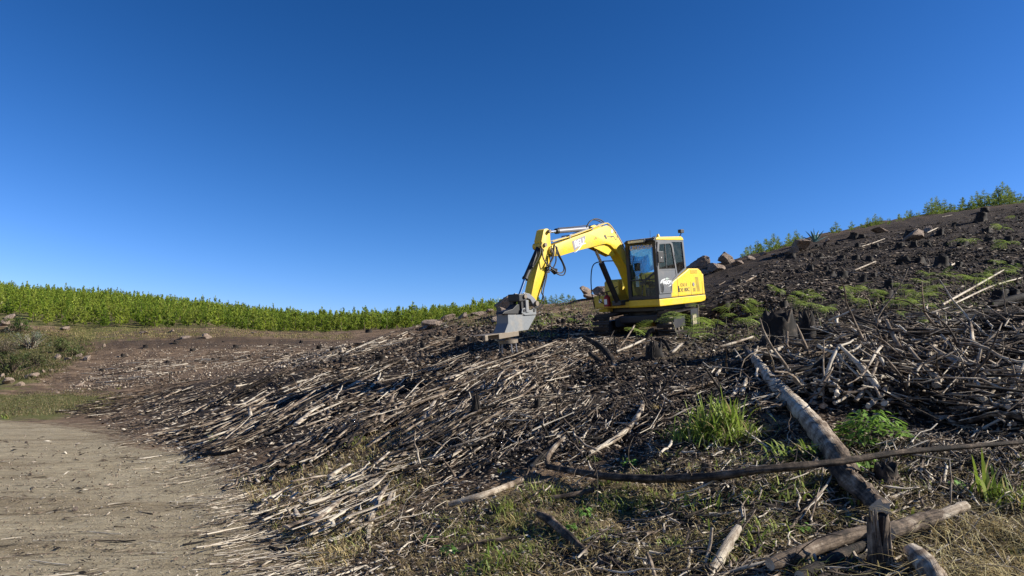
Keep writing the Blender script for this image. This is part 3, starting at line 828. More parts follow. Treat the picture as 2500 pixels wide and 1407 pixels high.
# ---- side panel details: vents, seams, handle, writing
vents = bpy.data.objects
for k in range(13):
    z = 0.505 - k * 0.0325; x0 = -2.035 - 0.0055 * k
    box('vent_slot', BLACK, X, x0 - 0.175, x0, 0.002, 0.006, z, z + 0.013, bev=0)
for k in range(4):
    z = 0.205 - k * 0.028; box('vent_slot', BLACK, X, -2.02, -1.87, 0.002, 0.006, z, z + 0.012, bev=0)
for r in range(2):
    for k in range(9):
        x0 = -1.80 - k * 0.045; box('vent_slot', YELD, X, x0 - 0.03, x0, 0.0, 0.008, 0.735 - r * 0.055 - 0.045, 0.735 - r * 0.055, bev=0.003)
cyl('side_lamp', GREYPR, X, (-1.91, 0.0, 0.32), (-1.91, 0.014, 0.32), 0.062, 0.055)
box('panel_handle', BLACK, X, -1.07, -1.03, 0.0, 0.012, 0.14, 0.31, bev=0.004)
for x in (-1.02, -1.76, -2.44):
    box('panel_seam', simple('seam_shadow_gap', (0.10, 0.07, 0.01), 0.8, 0, 0), X, x - 0.004, x + 0.004, 0.0015, 0.004, 0.02, 0.40 if x < -1.5 else 0.55, bev=0)
box('panel_seam', DPRINT, X, -2.585, -0.645, -0.001, 0.003, 0.000, 0.016, bev=0)

FRAMES = {'side': (Vector((-1, 0, 0)), Vector((0, 0, 1))), 'boom': None}
def text(name, s, m, parent, origin, xdir, zdir, size, depth=0.003, shear=0.0, sx=1.0, bold=0.0):
    cu = bpy.data.curves.new(name, 'FONT'); cu.body = s; cu.size = size; cu.extrude = depth / 2; cu.align_x = 'CENTER'; cu.align_y = 'CENTER'
    cu.shear = shear; cu.offset = bold
    o = bpy.data.objects.new(name, cu); COL.objects.link(o)
    dg = bpy.context.evaluated_depsgraph_get(); me = bpy.data.meshes.new_from_object(o.evaluated_get(dg))
    bpy.data.objects.remove(o); me.name = name
    xd = Vector(xdir).normalized(); zd = Vector(zdir).normalized(); nd = xd.cross(zd)
    mx = Matrix((( *(xd * sx), 0), (*zd, 0), (*nd, 0), (0, 0, 0, 1))).transposed()
    mx.translation = Vector(origin) - Vector(OFF)
    me.transform(mx); me.materials.clear(); me.materials.append(m)
    return link(name, me, parent)
SD = (-1, 0, 0); UPV = (0, 0, 1)
text('lettering', 'DE 80C', DPRINT, X, (-1.385, 0.004, 0.185), SD, UPV, 0.15, sx=1.25)
text('lettering', 'EX11', DPRINT, X, (-1.365, 0.004, 0.325), SD, UPV, 0.13, sx=1.35)
text('lettering', 'UMGOBA', WHITE, door, (-0.41, 0.024, 0.425), SD, UPV, 0.135, sx=1.02, bold=0.006)
bm = bmesh.new()
def arc(bm, cx, cz, rx, rz, t0, t1, w, y0, y1, n=24):
    o_, i_ = [], []
    for k in range(n + 1):
        f = k / n; t = t0 + (t1 - t0) * f; ww = w * math.sin(math.pi * min(max(f, 0.04), 0.96))
        o_.append((cx - rx * math.cos(t), cz + rz * math.sin(t))); i_.append((cx - (rx - ww) * math.cos(t), cz + (rz - ww) * math.sin(t)))
    for k in range(n):
        q = [o_[k], o_[k + 1], i_[k + 1], i_[k]]
        add_prism(bm, q, y0, y1)
arc(bm, -0.41, 0.425, 0.335, 0.115, R_(60), R_(235), 0.035, 0.021, 0.024)
arc(bm, -0.41, 0.425, 0.335, 0.115, R_(-80), R_(30), 0.035, 0.021, 0.024)
bm_obj('door_logo', bm, WHITE, door)
bm = bmesh.new()
for (x, z, s) in ((-0.42, 0.515, 0.05), (-0.36, 0.525, 0.04), (-0.48, 0.525, 0.045), (-0.43, 0.55, 0.035)):
    add_prism(bm, [(x - s, z), (x - s * 0.3, z + s * 0.5), (x + s, z + s * 0.1), (x + s * 0.2, z - s * 0.4)], 0.021, 0.024)
bm_obj('logo_leaf', bm, simple('logo_green', (0.35, 0.45, 0.38), 0.5, 0, 0), door)
text('lettering', 'UMGOBA', simple('glass_lettering', (0.62, 0.58, 0.56), 0.6, 0, 0), gl_, (-0.032, -0.47, 1.425), (0, 1, 0), UPV, 0.155, sx=1.15, bold=0.004)

# ---- boom: box section with top and bottom plates
BY0, BY1 = -1.08, -1.40
btop = [(3.12, 1.50), (3.054, 1.535), (2.269, 1.722), (1.53, 1.885), (0.80, 2.055), (0.66, 2.085), (0.55, 2.075), (0.40, 2.00), (0.129, 1.751), (-0.098, 1.489), (-0.35, 1.17), (-0.62, 0.72), (-0.80, 0.25), (-0.86, 0.05)]
bbot = [(-0.70, -0.02), (-0.58, 0.15), (-0.40, 0.55), (-0.184, 0.92), (0.136, 1.286), (0.373, 1.45), (0.52, 1.545), (0.70, 1.585), (0.90, 1.575), (1.341, 1.503), (2.086, 1.394), (2.748, 1.275), (3.059, 1.27), (3.16, 1.33), (3.17, 1.44)]
bm = bmesh.new(); add_prism(bm, btop + bbot, BY0, BY1, 0.008)
boom = bm_obj('boom', bm, YEL, X, True)
boom.data.materials[0] = YEL
bm = bmesh.new()
bw = [(0.55, 1.56), (0.95, 1.585), (1.35, 1.52), (1.0, 1.42), (0.72, 1.33), (0.45, 1.25), (0.25, 1.28), (0.36, 1.42)]
add_prism(bm, bw, -1.14, -1.17, 0.004); add_prism(bm, bw, -1.31, -1.34, 0.004); bm_obj('cylinder_lug', bm, YEL, boom)
bm = bmesh.new(); add_prism(bm, [(1.18, 1.955), (1.40, 1.90), (1.28, 2.06), (1.12, 2.10), (0.98, 2.06), (0.72, 2.06)], -1.15, -1.18, 0.003); add_prism(bm, [(1.18, 1.955), (1.40, 1.90), (1.28, 2.06), (1.12, 2.10), (0.98, 2.06), (0.72, 2.06)], -1.30, -1.33, 0.003); bm_obj('top_bracket', bm, YEL, boom)
# steel lines along the top edge of the boom
for yy, dz in ((-1.10, 0.035), (-1.16, 0.05), (-1.32, 0.04)):
    P_ = [(3.0, yy, 1.60 + dz), (2.27, yy, 1.735 + dz), (1.5, yy, 1.91 + dz), (0.70, yy, 2.10 + dz), (0.52, yy, 2.10 + dz), (0.34, yy, 1.985 + dz), (0.10, yy, 1.76 + dz), (-0.14, yy, 1.48 + dz), (-0.42, yy, 1.1 + dz)]
    pipe('hydraulic_line', P_, 0.014, YELD if yy > -1.13 else CYL, boom, 40, 6)
for x, z in ((2.3, 1.725), (1.3, 1.95), (0.2, 1.84), (-0.1, 1.5)):
    box('pipe_clamp', CYL, boom, x - 0.025, x + 0.025, -1.35, -1.085, z, z + 0.085, bev=0.004)
pipe('hydraulic_hose', [(1.42, -1.2, 2.02), (1.25, -1.2, 2.18), (1.0, -1.2, 2.27), (0.75, -1.18, 2.24), (0.60, -1.16, 2.15)], 0.016, BLACK, boom)
pipe('hydraulic_hose', [(1.36, -1.26, 2.04), (1.15, -1.26, 2.21), (0.9, -1.26, 2.25), (0.62, -1.22, 2.17)], 0.014, BLACK, boom)
bdir = Vector((2.269 - 1.53, 0, 1.722 - 1.885)).normalized() * -1
bup = Vector((0, 1, 0)).cross(bdir) * -1
bup = Vector((-bdir.z, 0, bdir.x)) if Vector((-bdir.z, 0, bdir.x)).z > 0 else Vector((bdir.z, 0, -bdir.x))
def onboom(x, z): return Vector((x, 0, z))
bc_ = Vector((1.93, BY0 + 0.002, 1.585))
def bp(u, v): p = bc_ + bdir * u + bup * v; return (p.x, p.z)
bm = bmesh.new(); add_prism(bm, [bp(-0.30, 0.125), bp(0.30, 0.155), bp(0.27, 0.04), bp(0.14, -0.05), bp(-0.28, -0.13)], BY0 + 0.001, BY0 + 0.004); bm_obj('decal', bm, GREYPR, boom)
bm = bmesh.new()
for k in range(12):
    f0, f1 = k / 12, (k + 1) / 12
    def sw(f, w): return bp(-0.30 + 0.62 * f, -0.175 + 0.30 * f * f + w)
    w0 = 0.028 * math.sin(math.pi * min(max(f0, .05), .95)); w1 = 0.028 * math.sin(math.pi * min(max(f1, .05), .95))
    add_prism(bm, [sw(f0, 0), sw(f1, 0), sw(f1, w1), sw(f0, w0)], BY0 + 0.001, BY0 + 0.005)
bm_obj('decal_swoosh', bm, WHITE, boom)
text('lettering', 'BELL', WHITE, boom, (bc_.x - 0.0, BY0 + 0.0055, bc_.z + 0.02), bdir, bup, 0.235, sx=1.02, shear=0.12, bold=0.003)
# dark leaping cat mark on the elbow, as an abstract scribble of strokes
bm = bmesh.new()
for (x0, z0, x1, z1, w) in ((0.78, 1.83, 0.70, 1.72, 0.055), (0.66, 1.80, 0.50, 1.78, 0.012), (0.50, 1.78, 0.36, 1.80, 0.028), (0.37, 1.80, 0.26, 1.70, 0.012), (0.26, 1.70, 0.18, 1.75, 0.012), (1.26, 1.70, 1.19, 1.76, 0.012), (1.19, 1.76, 1.16, 1.72, 0.014), (0.18, 1.75, 0.20, 1.80, 0.014)):
    d = Vector((x1 - x0, z1 - z0)).normalized(); q = Vector((-d.y, d.x)) * w
    add_prism(bm, [(x0 - q.x * .6, z0 - q.y * .6), (x1 - q.x * .5, z1 - q.y * .5), (x1 + q.x * .5, z1 + q.y * .5), (x0 + q.x, z0 + q.y)], BY0 + 0.001, BY0 + 0.004)
bm_obj('painted_mark', bm, DPRINT, boom)
bm = bmesh.new(); add_cyl(bm, (0.42, BY0 + 0.001, 1.93), (0.42, BY0 + 0.005, 1.93), 0.05, None, 9); bm_obj('sticker', bm, WHITE, boom)

# ---- arm (dipper)
a_l = [(3.278, 1.925), (3.40, 1.65), (3.33, 1.42), (3.563, 1.11), (3.763, 0.709), (3.95, 0.27)]
a_r = [(3.718, 0.20), (3.60, 0.36), (3.338, 0.798), (3.188, 1.053), (3.084, 1.259), (3.06, 1.40), (3.044, 1.545), (3.055, 1.701), (3.04, 1.90), (3.12, 1.955), (3.20, 1.955)]
arm = prism('arm', YEL, X, a_l + a_r, -1.13, -1.37, 0.01, 'y', True)
for x, z, r in ((3.10, 1.41, 0.075), (3.13, 1.88, 0.055), (3.33, 1.55, 0.06)):
    cyl('pin', RUST, arm, (x, -1.05, z), (x, -1.42, z), r * 0.8, None, 14)
cyl('pin_boss', YELD, arm, (3.36, -1.10, 1.53), (3.36, -1.40, 1.53), 0.085, None, 16)
lamp = cyl('arm_lamp', BLACK, arm, (3.12, -1.12, 0.95), (3.02, -1.06, 0.88), 0.045, 0.085, 14)
bm = bmesh.new(); add_cyl(bm, (3.018, -1.058, 0.878), (3.005, -1.052, 0.87), 0.07, 0.06); bm_obj('lamp_glass', bm, CYL, lamp)
# arm cylinder on top of the boom
ac = cyl('arm_cylinder', CYL, X, (2.62, -1.25, 1.915), (1.26, -1.25, 2.01), 0.062)
cyl('cylinder_gland', BLACK, ac, (2.66, -1.25, 1.912), (2.58, -1.25, 1.918), 0.072)
cyl('cylinder_rod', CHROME, ac, (3.13, -1.25, 1.88), (2.655, -1.25, 1.912), 0.034)
pipe('cylinder_line', [(2.60, -1.22, 1.99), (2.0, -1.22, 2.03), (1.36, -1.22, 2.09)], 0.012, BLACK, ac, 8, 6)
cyl('cylinder_eye', BLACK, ac, (1.20, -1.17, 2.015), (1.20, -1.33, 2.015), 0.075)
# bucket cylinder in front of the arm
bc2 = cyl('bucket_cylinder', BLACK, X, (3.36, -1.25, 1.53), (3.949, -1.25, 0.775), 0.062)
bm = bmesh.new(); add_cyl(bm, (3.95, -1.25, 0.774), (3.975, -1.25, 0.742), 0.075); add_cyl(bm, (3.75, -1.16, 1.06), (3.79, -1.16, 1.01), 0.035); bm_obj('cylinder_gland', bm, BLACK, bc2, True)
cyl('cylinder_rod', CHROME, bc2, (3.97, -1.25, 0.748), (4.24, -1.25, 0.33), 0.032)
pipe('hydraulic_hose', [(3.42, -1.16, 1.55), (3.52, -1.10, 1.35), (3.70, -1.12, 1.10), (3.78, -1.14, 1.04)], 0.015, BLACK, X, 12)
# boom cylinder
bcy = cyl('boom_cylinder', BLACK, X, (0.80, -1.24, 1.08), (0.16, -1.24, 0.0), 0.078)
cyl('cylinder_rod', CHROME, bcy, (1.02, -1.24, 1.42), (0.79, -1.24, 1.06), 0.04)
box('boom_foot', DARK, X, -1.0, 0.22, -1.38, -1.10, -0.12, 0.02, bev=0.02)
# hoses looping from boom to arm
HZ = -1.0
hose_sets = [
 [(3.03, HZ - .02, 1.56), (3.10, HZ, 1.42), (3.16, HZ + .02, 1.25), (3.36, HZ + .01, 1.05), (3.44, HZ - .02, 1.12), (3.47, HZ - .06, 1.25), (3.42, HZ - .12, 1.45)],
 [(3.05, HZ - .04, 1.54), (3.14, HZ, 1.35), (3.24, HZ, 1.14), (3.34, HZ - .02, 1.00), (3.22, HZ - .05, 1.06), (3.18, HZ - .09, 1.3)],
 [(3.00, HZ, 1.50), (2.96, HZ + .04, 1.30), (2.83, HZ + .04, 1.10), (2.74, HZ + .03, 0.93), (2.80, HZ + .02, 0.80), (2.96, HZ, 0.80), (3.14, HZ - .05, 0.90), (3.3, HZ - .12, 0.95)],
 [(3.02, HZ, 1.52), (3.0, HZ + .02, 1.32), (2.86, HZ + .03, 1.12), (2.78, HZ + .02, 0.96), (2.84, HZ + .01, 0.86), (3.02, HZ, 0.86), (3.2, HZ - .06, 0.97)],
 [(3.0, HZ + .02, 1.48), (3.07, HZ + .03, 1.30), (3.10, HZ + .03, 1.12), (3.22, HZ + .02, 0.98), (3.30, HZ - .02, 1.06)],
]
for h in hose_sets:
    pipe('hydraulic_hose', h, 0.017, BLACK, X, 28, 6)
pipe('hydraulic_hose', [(3.28, -1.11, 0.93), (3.38, -1.08, 0.72), (3.55, -1.05, 0.45), (3.66, -1.02, 0.22), (3.82, -1.03, 0.05), (4.0, -1.06, 0.02)], 0.016, BLACK, X, 22, 6)
pipe('hydraulic_hose', [(3.30, -1.11, 0.95), (3.42, -1.09, 0.72), (3.60, -1.08, 0.42), (3.62, -1.0, 0.30), (3.66, -0.98, 0.12), (3.85, -1.03, -0.02)], 0.014, BLACK, X, 22, 6)
box('hose_clamp', BLACK, X, 3.22, 3.34, -1.13, -1.08, 0.86, 1.02, bev=0.01)

# ---- linkage, quick hitch and the tilling attachment
lk = bmesh.new()
for yy in (-1.08, -1.38):
    add_prism(lk, [(4.30, 0.37), (4.20, 0.42), (4.02, 0.38), (3.85, 0.26), (3.74, 0.12), (3.80, 0.02), (3.90, 0.08), (4.02, 0.25), (4.16, 0.30), (4.30, 0.27)], yy, yy - 0.045, 0.006)
lk = bm_obj('linkage', lk, CYL, X)
bm = bmesh.new(); add_box(bm, 4.16, 4.44, -1.42, -1.06, 0.22, 0.40, 0.02); add_box(bm, 4.30, 4.42, -1.40, -1.28, -0.05, 0.24, 0.01); add_box(bm, 4.24, 4.36, -1.20, -1.08, -0.05, 0.24, 0.01)
bm_obj('tilt_link', bm, BLACK, X)
bm = bmesh.new(); add_cyl(bm, (4.25, -1.02, 0.33), (4.25, -1.46, 0.33), 0.05); add_cyl(bm, (3.84, -1.02, 0.14), (3.84, -1.46, 0.14), 0.06); bm_obj('link_pin', bm, RUST, X, True)
prism('hitch_block', BLACK, X, [(4.98, -0.03), (4.2, -0.08), (4.15, 0.10), (4.45, 0.16), (4.62, 0.06), (4.9, 0.02)], -1.12, -1.36, 0.01)
box('hitch_link', STEEL, X, 4.15, 4.25, -1.09, -1.03, -0.05, 0.24, bev=0.006)
# housing: two side plates, front, back and top
sp = [(4.843, -0.06), (3.876, -0.125), (3.88, -0.16), (4.18, -0.460), (4.999, -0.462), (4.853, -0.25)]
hs = prism('attachment_side_plate', STEEL, X, sp, -1.08, -1.10, 0.003)
prism('attachment_side_plate', STEEL, X, sp, -1.42, -1.44, 0.003)
for yy in (-1.05, -1.41):
    prism('lug_plate', STEEL, X, [(4.40, -0.05), (4.365, 0.045), (4.27, 0.065), (4.186, 0.012), (4.04, 0.0), (3.955, 0.05), (3.87, 0.02), (3.876, -0.118), (4.28, -0.11)], yy, yy - 0.029, 0.004)
for x, z in ((4.31, -0.0), (3.95, -0.02)):
    cyl('hitch_pin', BLACK, X, (x, -1.04, z), (x, -1.45, z), 0.038)
prism('housing_front', STEEL, X, [(4.843, -0.07), (4.81, -0.07), (4.82, -0.25), (4.965, -0.458), (4.999, -0.458), (4.853, -0.25)], -1.101, -1.419, 0)
prism('housing_back', STEEL, X, [(3.90, -0.14), (3.88, -0.15), (4.18, -0.458), (4.20, -0.445)], -1.101, -1.419, 0)
prism('housing_top', STEEL, X, [(4.83, -0.062), (3.90, -0.125), (3.90, -0.135), (4.83, -0.072)], -1.101, -1.419, 0)
cyl('drive_motor', DARK, X, (4.62, -1.26, -0.2), (4.62, -1.26, -0.5), 0.13)
# flat skid plate under the housing with its open end
prism('skid_plate', YELD if False else RUST, X, [(5.22, -0.458), (4.55, -0.458), (4.55, -0.565), (5.22, -0.585)], -1.05, -1.50, 0.006)
bm = bmesh.new(); add_prism(bm, [(5.66, -0.462), (5.221, -0.459), (5.221, -0.475), (5.66, -0.478)], -1.05, -1.50, 0.003); add_box(bm, 5.60, 5.70, -1.08, -1.02, -0.59, -0.46, 0.02); add_box(bm, 5.60, 5.70, -1.53, -1.47, -0.59, -0.46, 0.02); bm_obj('skid_arm', bm, RUST, X)
bm = bmesh.new(); add_cyl(bm, (4.72, -1.25, -0.72), (4.72, -1.25, -0.64), 0.23, None, 24); add_cyl(bm, (4.72, -1.25, -0.64), (4.72, -1.25, -0.575), 0.07)
bm_obj('rotor_disc', bm, RUST, X, True)
for k in range(7):
    t = 2 * math.pi * k / 7 + 0.2 * (k % 2); c_, s_ = math.cos(t), math.sin(t)
    cyl('tine', CYL, X, (4.72 + 0.19 * c_, -1.25 + 0.19 * s_, -0.69), (4.72 + 0.22 * c_, -1.25 + 0.22 * s_, -0.93), 0.020, 0.012, 7)

# ---- undercarriage (its own heading)
UA = R_(16.0)
cu_, su_ = math.cos(UA), math.sin(UA)
def U(p):      # undercarriage coords (x fwd, y left, z up from ground under slew centre) -> machine coords
    return Vector((p[0] * cu_ - p[1] * su_ + OFF[0], p[0] * su_ + p[1] * cu_ + OFF[1], p[2] + OFF[2]))
def u_obj(name, bm, m, parent, sm=False):
    for v in bm.verts: v.co = U(v.co)
    return bm_obj(name, bm, m, parent, sm)
TL, TH = 1.16, 0.28        # half wheelbase, half height of the track loop
bm = bmesh.new(); add_box(bm, -0.75, 0.75, -0.62, 0.62, 0.30, 0.52, 0.05); add_cyl(bm, (0, 0, 0.5), (0, 0, 0.66), 0.5, None, 24)
for sx in (1, -1):
    for sy_ in (1, -1):
        add_prism(bm, [(sx * 0.35, sy_ * 0.3), (sx * 0.9, sy_ * 0.66), (sx * 0.55, sy_ * 0.70), (sx * 0.1, sy_ * 0.5)], 0.22, 0.47, 0.01, 'z')
u_obj('chassis', bm, DARK, X)
def loop_pt(s):
    """closed path round the track, s in 0..1 -> x,z, angle"""
    st = 2 * TL; ar = math.pi * TH; L = 2 * st + 2 * ar; d = s * L
    if d < st: return (-TL + d, 2 * TH, 0.0)
    d -= st
    if d < ar: a = d / TH; return (TL + TH * math.sin(a), TH + TH * math.cos(a), -a)
    d -= ar
    if d < st: return (TL - d, 0.0, -math.pi)
    d -= st; a = d / TH
    return (-TL - TH * math.sin(a), TH - TH * math.cos(a), -math.pi - a)
NSH = 44
for ysgn in (1, -1):
    yc = ysgn * 0.90; tw = 0.235
    bm = bmesh.new()
    add_prism(bm, [(TL, 0.12), (TL, 0.40), (-TL, 0.40), (-TL, 0.12)], yc - 0.12, yc + 0.12, 0.01)
    fr_ = u_obj('track_frame', bm, DARK, X)
    bm = bmesh.new(); add_cyl(bm, (TL, yc - 0.09, TH), (TL, yc + 0.09, TH), 0.225, None, 20); u_obj('idler_wheel', bm, RUST, fr_, True)
    bm = bmesh.new(); add_cyl(bm, (-TL, yc - 0.10, TH), (-TL, yc + 0.10, TH), 0.215, None, 20); add_cyl(bm, (-TL, yc + 0.10, TH), (-TL, yc + 0.20, TH), 0.13, None, 12); u_obj('drive_sprocket', bm, RUST, fr_, True)
    for k in range(5):
        bm = bmesh.new(); x = -0.8 + k * 0.4; add_cyl(bm, (x, yc - 0.10, 0.12), (x, yc + 0.10, 0.12), 0.085, None, 12); u_obj('track_roller', bm, RUST, fr_, True)
    ch = bmesh.new()
    n_ = 88
    V0 = []
    for k in range(n_):
        x, z, _a = loop_pt(k / n_); cx_ = max(-TL, min(TL, x)); dx, dz = x - cx_, z - TH
        l_ = math.hypot(dx, dz) or 1; V0.append(((x, z), (x - dx / l_ * 0.05, z - dz / l_ * 0.05)))
    add_ring(ch, [p[0] for p in V0], [p[1] for p in V0], yc - 0.07, yc + 0.07)
    u_obj('track_chain', ch, TRACK, X)
    for k in range(NSH):
        x, z, a_ = loop_pt((k + 0.3) / NSH)
        bm = bmesh.new()
        add_box(bm, -0.052, 0.052, -tw, tw, 0.0, 0.018)
        add_box(bm, -0.038, -0.022, -tw, tw, 0.018, 0.048); add_box(bm, 0.022, 0.036, -tw, tw, 0.018, 0.042)
        rot = Matrix.Rotation(-a_, 4, 'Y')
        for v in bm.verts:
            v.co = rot @ v.co; v.co += Vector((x, yc, z))
        u_obj('track_shoe', bm, TRACK, X)
# guard and step at the rear outside of the visible track
bm = bmesh.new(); add_box(bm, -1.30, -0.35, 1.16, 1.185, 0.10, 0.56, 0.005); 
u_obj('track_guard', bm, DARK, X)
bm = bmesh.new(); add_box(bm, -0.95, -0.45, 1.19, 1.21, 0.13, 0.40, 0.01); u_obj('step_plate', bm, simple('pale_tan_plate', (0.36, 0.30, 0.22), 0.8, 0, 0.5), X)  # pale tan plate set against the dark guard
bm = bmesh.new(); add_box(bm, -1.34, -1.30, 1.14, 1.20, -0.0, 0.66, 0.005); u_obj('guard_post', bm, RUST, X)
# dozer blade at the back
bm = bmesh.new(); add_prism(bm, [(-1.72, 0.05), (-1.60, 0.05), (-1.66, 0.25), (-1.60, 0.45), (-1.70, 0.45), (-1.76, 0.25)], -1.12, 1.10, 0.01); u_obj('blade', bm, YELD, X)
bm = bmesh.new(); 
for yy in (-0.4, 0.4): add_box(bm, -1.66, -0.7, yy - 0.05, yy + 0.05, 0.22, 0.34, 0.01)
u_obj('blade_arm', bm, DARK, X)

# ================================================================== VEGETATION, ROCKS, WOOD
def normal(x, y, e=0.25):
    gx = (T(x + e, y) - T(x - e, y)) / (2 * e); gy = (T(x, y + e) - T(x, y - e)) / (2 * e)
    n = np.stack([-gx, -gy, np.ones_like(gx)], -1)
    return n / np.linalg.norm(n, axis=-1, keepdims=True)

# ---------------------------------------------------------------- young pines
def pine_mesh(name, seed, H=3.0, n=420, wid=0.62, leafw=0.05, leafl=0.30, dark=(0.028, 0.055, 0.010), lite=(0.235, 0.285, 0.035), nbm=20):
    rg = np.random.default_rng(seed)
    # branches in whorls; tufts of upswept needles along each branch
    nb = int(H * nbm)
    hb = H * (0.03 + 0.90 * np.sort(rg.uniform(0, 1, nb)) ** 0.95)
    az = rg.uniform(0, 2 * math.pi, nb) 
    ln = wid * (1 - hb / H) ** 0.95 * rg.uniform(0.55, 1.15, nb) + 0.03
    el = R_(28) + R_(30) * (hb / H) + rg.normal(0, 0.12, nb)
    per = max(3, n // nb)
    k = rg.choice(nb, nb * per, p=(ln + 0.04) / (ln + 0.04).sum())
    f = rg.uniform(0.15, 1.0, len(k)) ** 0.7
    c, s_ = np.cos(az[k]), np.sin(az[k])
    r = ln[k] * f; z = hb[k] + r * np.tan(el[k]) * 0.55 + rg.normal(0, 0.03, len(k))
    B = np.stack([c * r, s_ * r, z], -1) + rg.normal(0, 0.035, (len(k), 3))
    lead = np.stack([rg.normal(0, 0.02, 14), rg.normal(0, 0.02, 14), rg.uniform(0.82, 1.0, 14) * H], -1)
    B = np.concatenate([B, lead])
    d = np.stack([c, s_], -1); d = np.concatenate([d, rg.normal(0, 1, (14, 2))]); d += rg.normal(0, 0.55, d.shape)
    d /= np.linalg.norm(d, axis=1, keepdims=True)
    N = len(B)
    up = rg.uniform(0.7, 1.35, N); L = leafl * rg.uniform(0.6, 1.25, N) * np.concatenate([0.55 + 0.6 * ln[k] / wid, np.full(14, 0.6)])
    tip = B + np.stack([d[:, 0] * np.cos(up), d[:, 1] * np.cos(up), np.sin(up)], -1) * L[:, None]
    sd = np.stack([-d[:, 1], d[:, 0], rg.normal(0, 0.4, N)], -1); w = leafw * rg.uniform(0.6, 1.3, N)
    mid = B * 0.45 + tip * 0.55 + np.stack([d[:, 0], d[:, 1], np.zeros(N)], -1) * 0.02
    V = np.stack([B - sd * w[:, None] * .4, B + sd * w[:, None] * .4, mid + sd * w[:, None], tip, mid - sd * w[:, None]], 1)
    a = np.arange(N)[:, None] * 5
    Qd = np.concatenate([a, a + 1, a + 2, a + 4], 1); Tr_ = np.concatenate([a + 4, a + 2, a + 3], 1)
    clump = np.concatenate([rg.uniform(0, 1, nb)[k], np.full(14, 0.8)])
    t = np.clip(0.05 + 0.6 * clump + 0.45 * rg.uniform(0, 1, N), 0, 1)[:, None]
    col = np.array(dark) * (1 - t) + np.array(lite) * t
    brown = rg.uniform(0, 1, N) < 0.04; col[brown] = (0.14, 0.09, 0.035)
    return new_mesh(name, V.reshape(-1, 3), Qd, Tr_, PINE, False, {'Col': np.repeat(col, 5, 0)}), V, Qd, Tr_, np.repeat(col, 5, 0)

BARK = simple('pine_bark', (0.10, 0.065, 0.045), 0.9, 0, 0.3)
def trunk_mesh(name, H):
    P = np.array([[0, 0, -0.12], [0.01, 0, H * 0.4], [0, 0.01, H * 0.95]])[None]
    V, Q_, _ = tubes(P, np.array([[0.045, 0.03, 0.008]]) * H / 3, 6)
    return new_mesh(name, V, Q_, None, BARK)

far_var = [pine_mesh('pine_crown', 100 + k, 3.0, 800, 0.88, 0.040, 0.27, (0.03, 0.065, 0.010), [(0.42, 0.53, 0.07), (0.34, 0.46, 0.06), (0.48, 0.56, 0.08), (0.28, 0.40, 0.05), (0.40, 0.50, 0.065), (0.50, 0.57, 0.10)][k], 13) for k in range(6)]
near_var = [pine_mesh('pine_crown', 200 + k, 3.2, 2400, 0.92, 0.016, 0.16, (0.06, 0.11, 0.025), (0.32, 0.41, 0.09), 26) for k in range(5)]
tr_far = trunk_mesh('pine_trunk', 3.0); tr_near = trunk_mesh('pine_trunk', 3.2)

def place_tree(x, y, h, crown, trunk, label, group, name='pine_tree', base=3.0, parts=True):
    e = bpy.data.objects.new(name, None); COL.objects.link(e)
    e.location = (x, y, float(T(x, y)) - 0.05); s_ = h / base; w_ = s_ * rng.uniform(0.85, 1.2)
    e.scale = (w_, w_, s_); e.rotation_euler = (rng.normal(0, 0.03), rng.normal(0, 0.03), rng.uniform(0, 6.28))
    tag(e, label, 'tree', group)
    link('crown', crown, e); link('trunk', trunk, e)
    return e

# the plantation on the far hillside: rows along the slope
rows = []
sp = 2.45
for r in range(0, 42):
    for c in range(-60, 40):
        x = c * sp + rng.normal(0, 0.35) + (r % 2) * 0.9
        y = 108 + r * 2.4 + rng.normal(0, 0.4) + 3.0 * math.sin(x * 0.09) + (2.5 if -22 < x < -5 else 0)
        rows.append((x, y))
rows = np.array(rows)
zz = T(rows[:, 0], rows[:, 1])
px_, py_, dp_ = project(np.concatenate([rows, zz[:, None]], 1))
keep = (px_ > -140) & (px_ < 1330) & (rng.uniform(0, 1, len(px_)) > 0.04)
keep &= ~((px_ < 75) & (rows[:, 1] < 122))
# those whose foot or crown the near hill hides completely are left out
def hidden(P, h):
    Pt = P + np.array([0, 0, h]); pxx, pyy, dd = project(Pt)
    G, ok = ground(pxx, pyy)
    return ok & (G[:, 1] < P[:, 1] - 2.0)
R3 = np.concatenate([rows, zz[:, None]], 1)[keep]
R3 = R3[~hidden(R3, 2.9)]
order = np.argsort(R3[:, 1] - 0.0 * R3[:, 0]); R3 = R3[order]
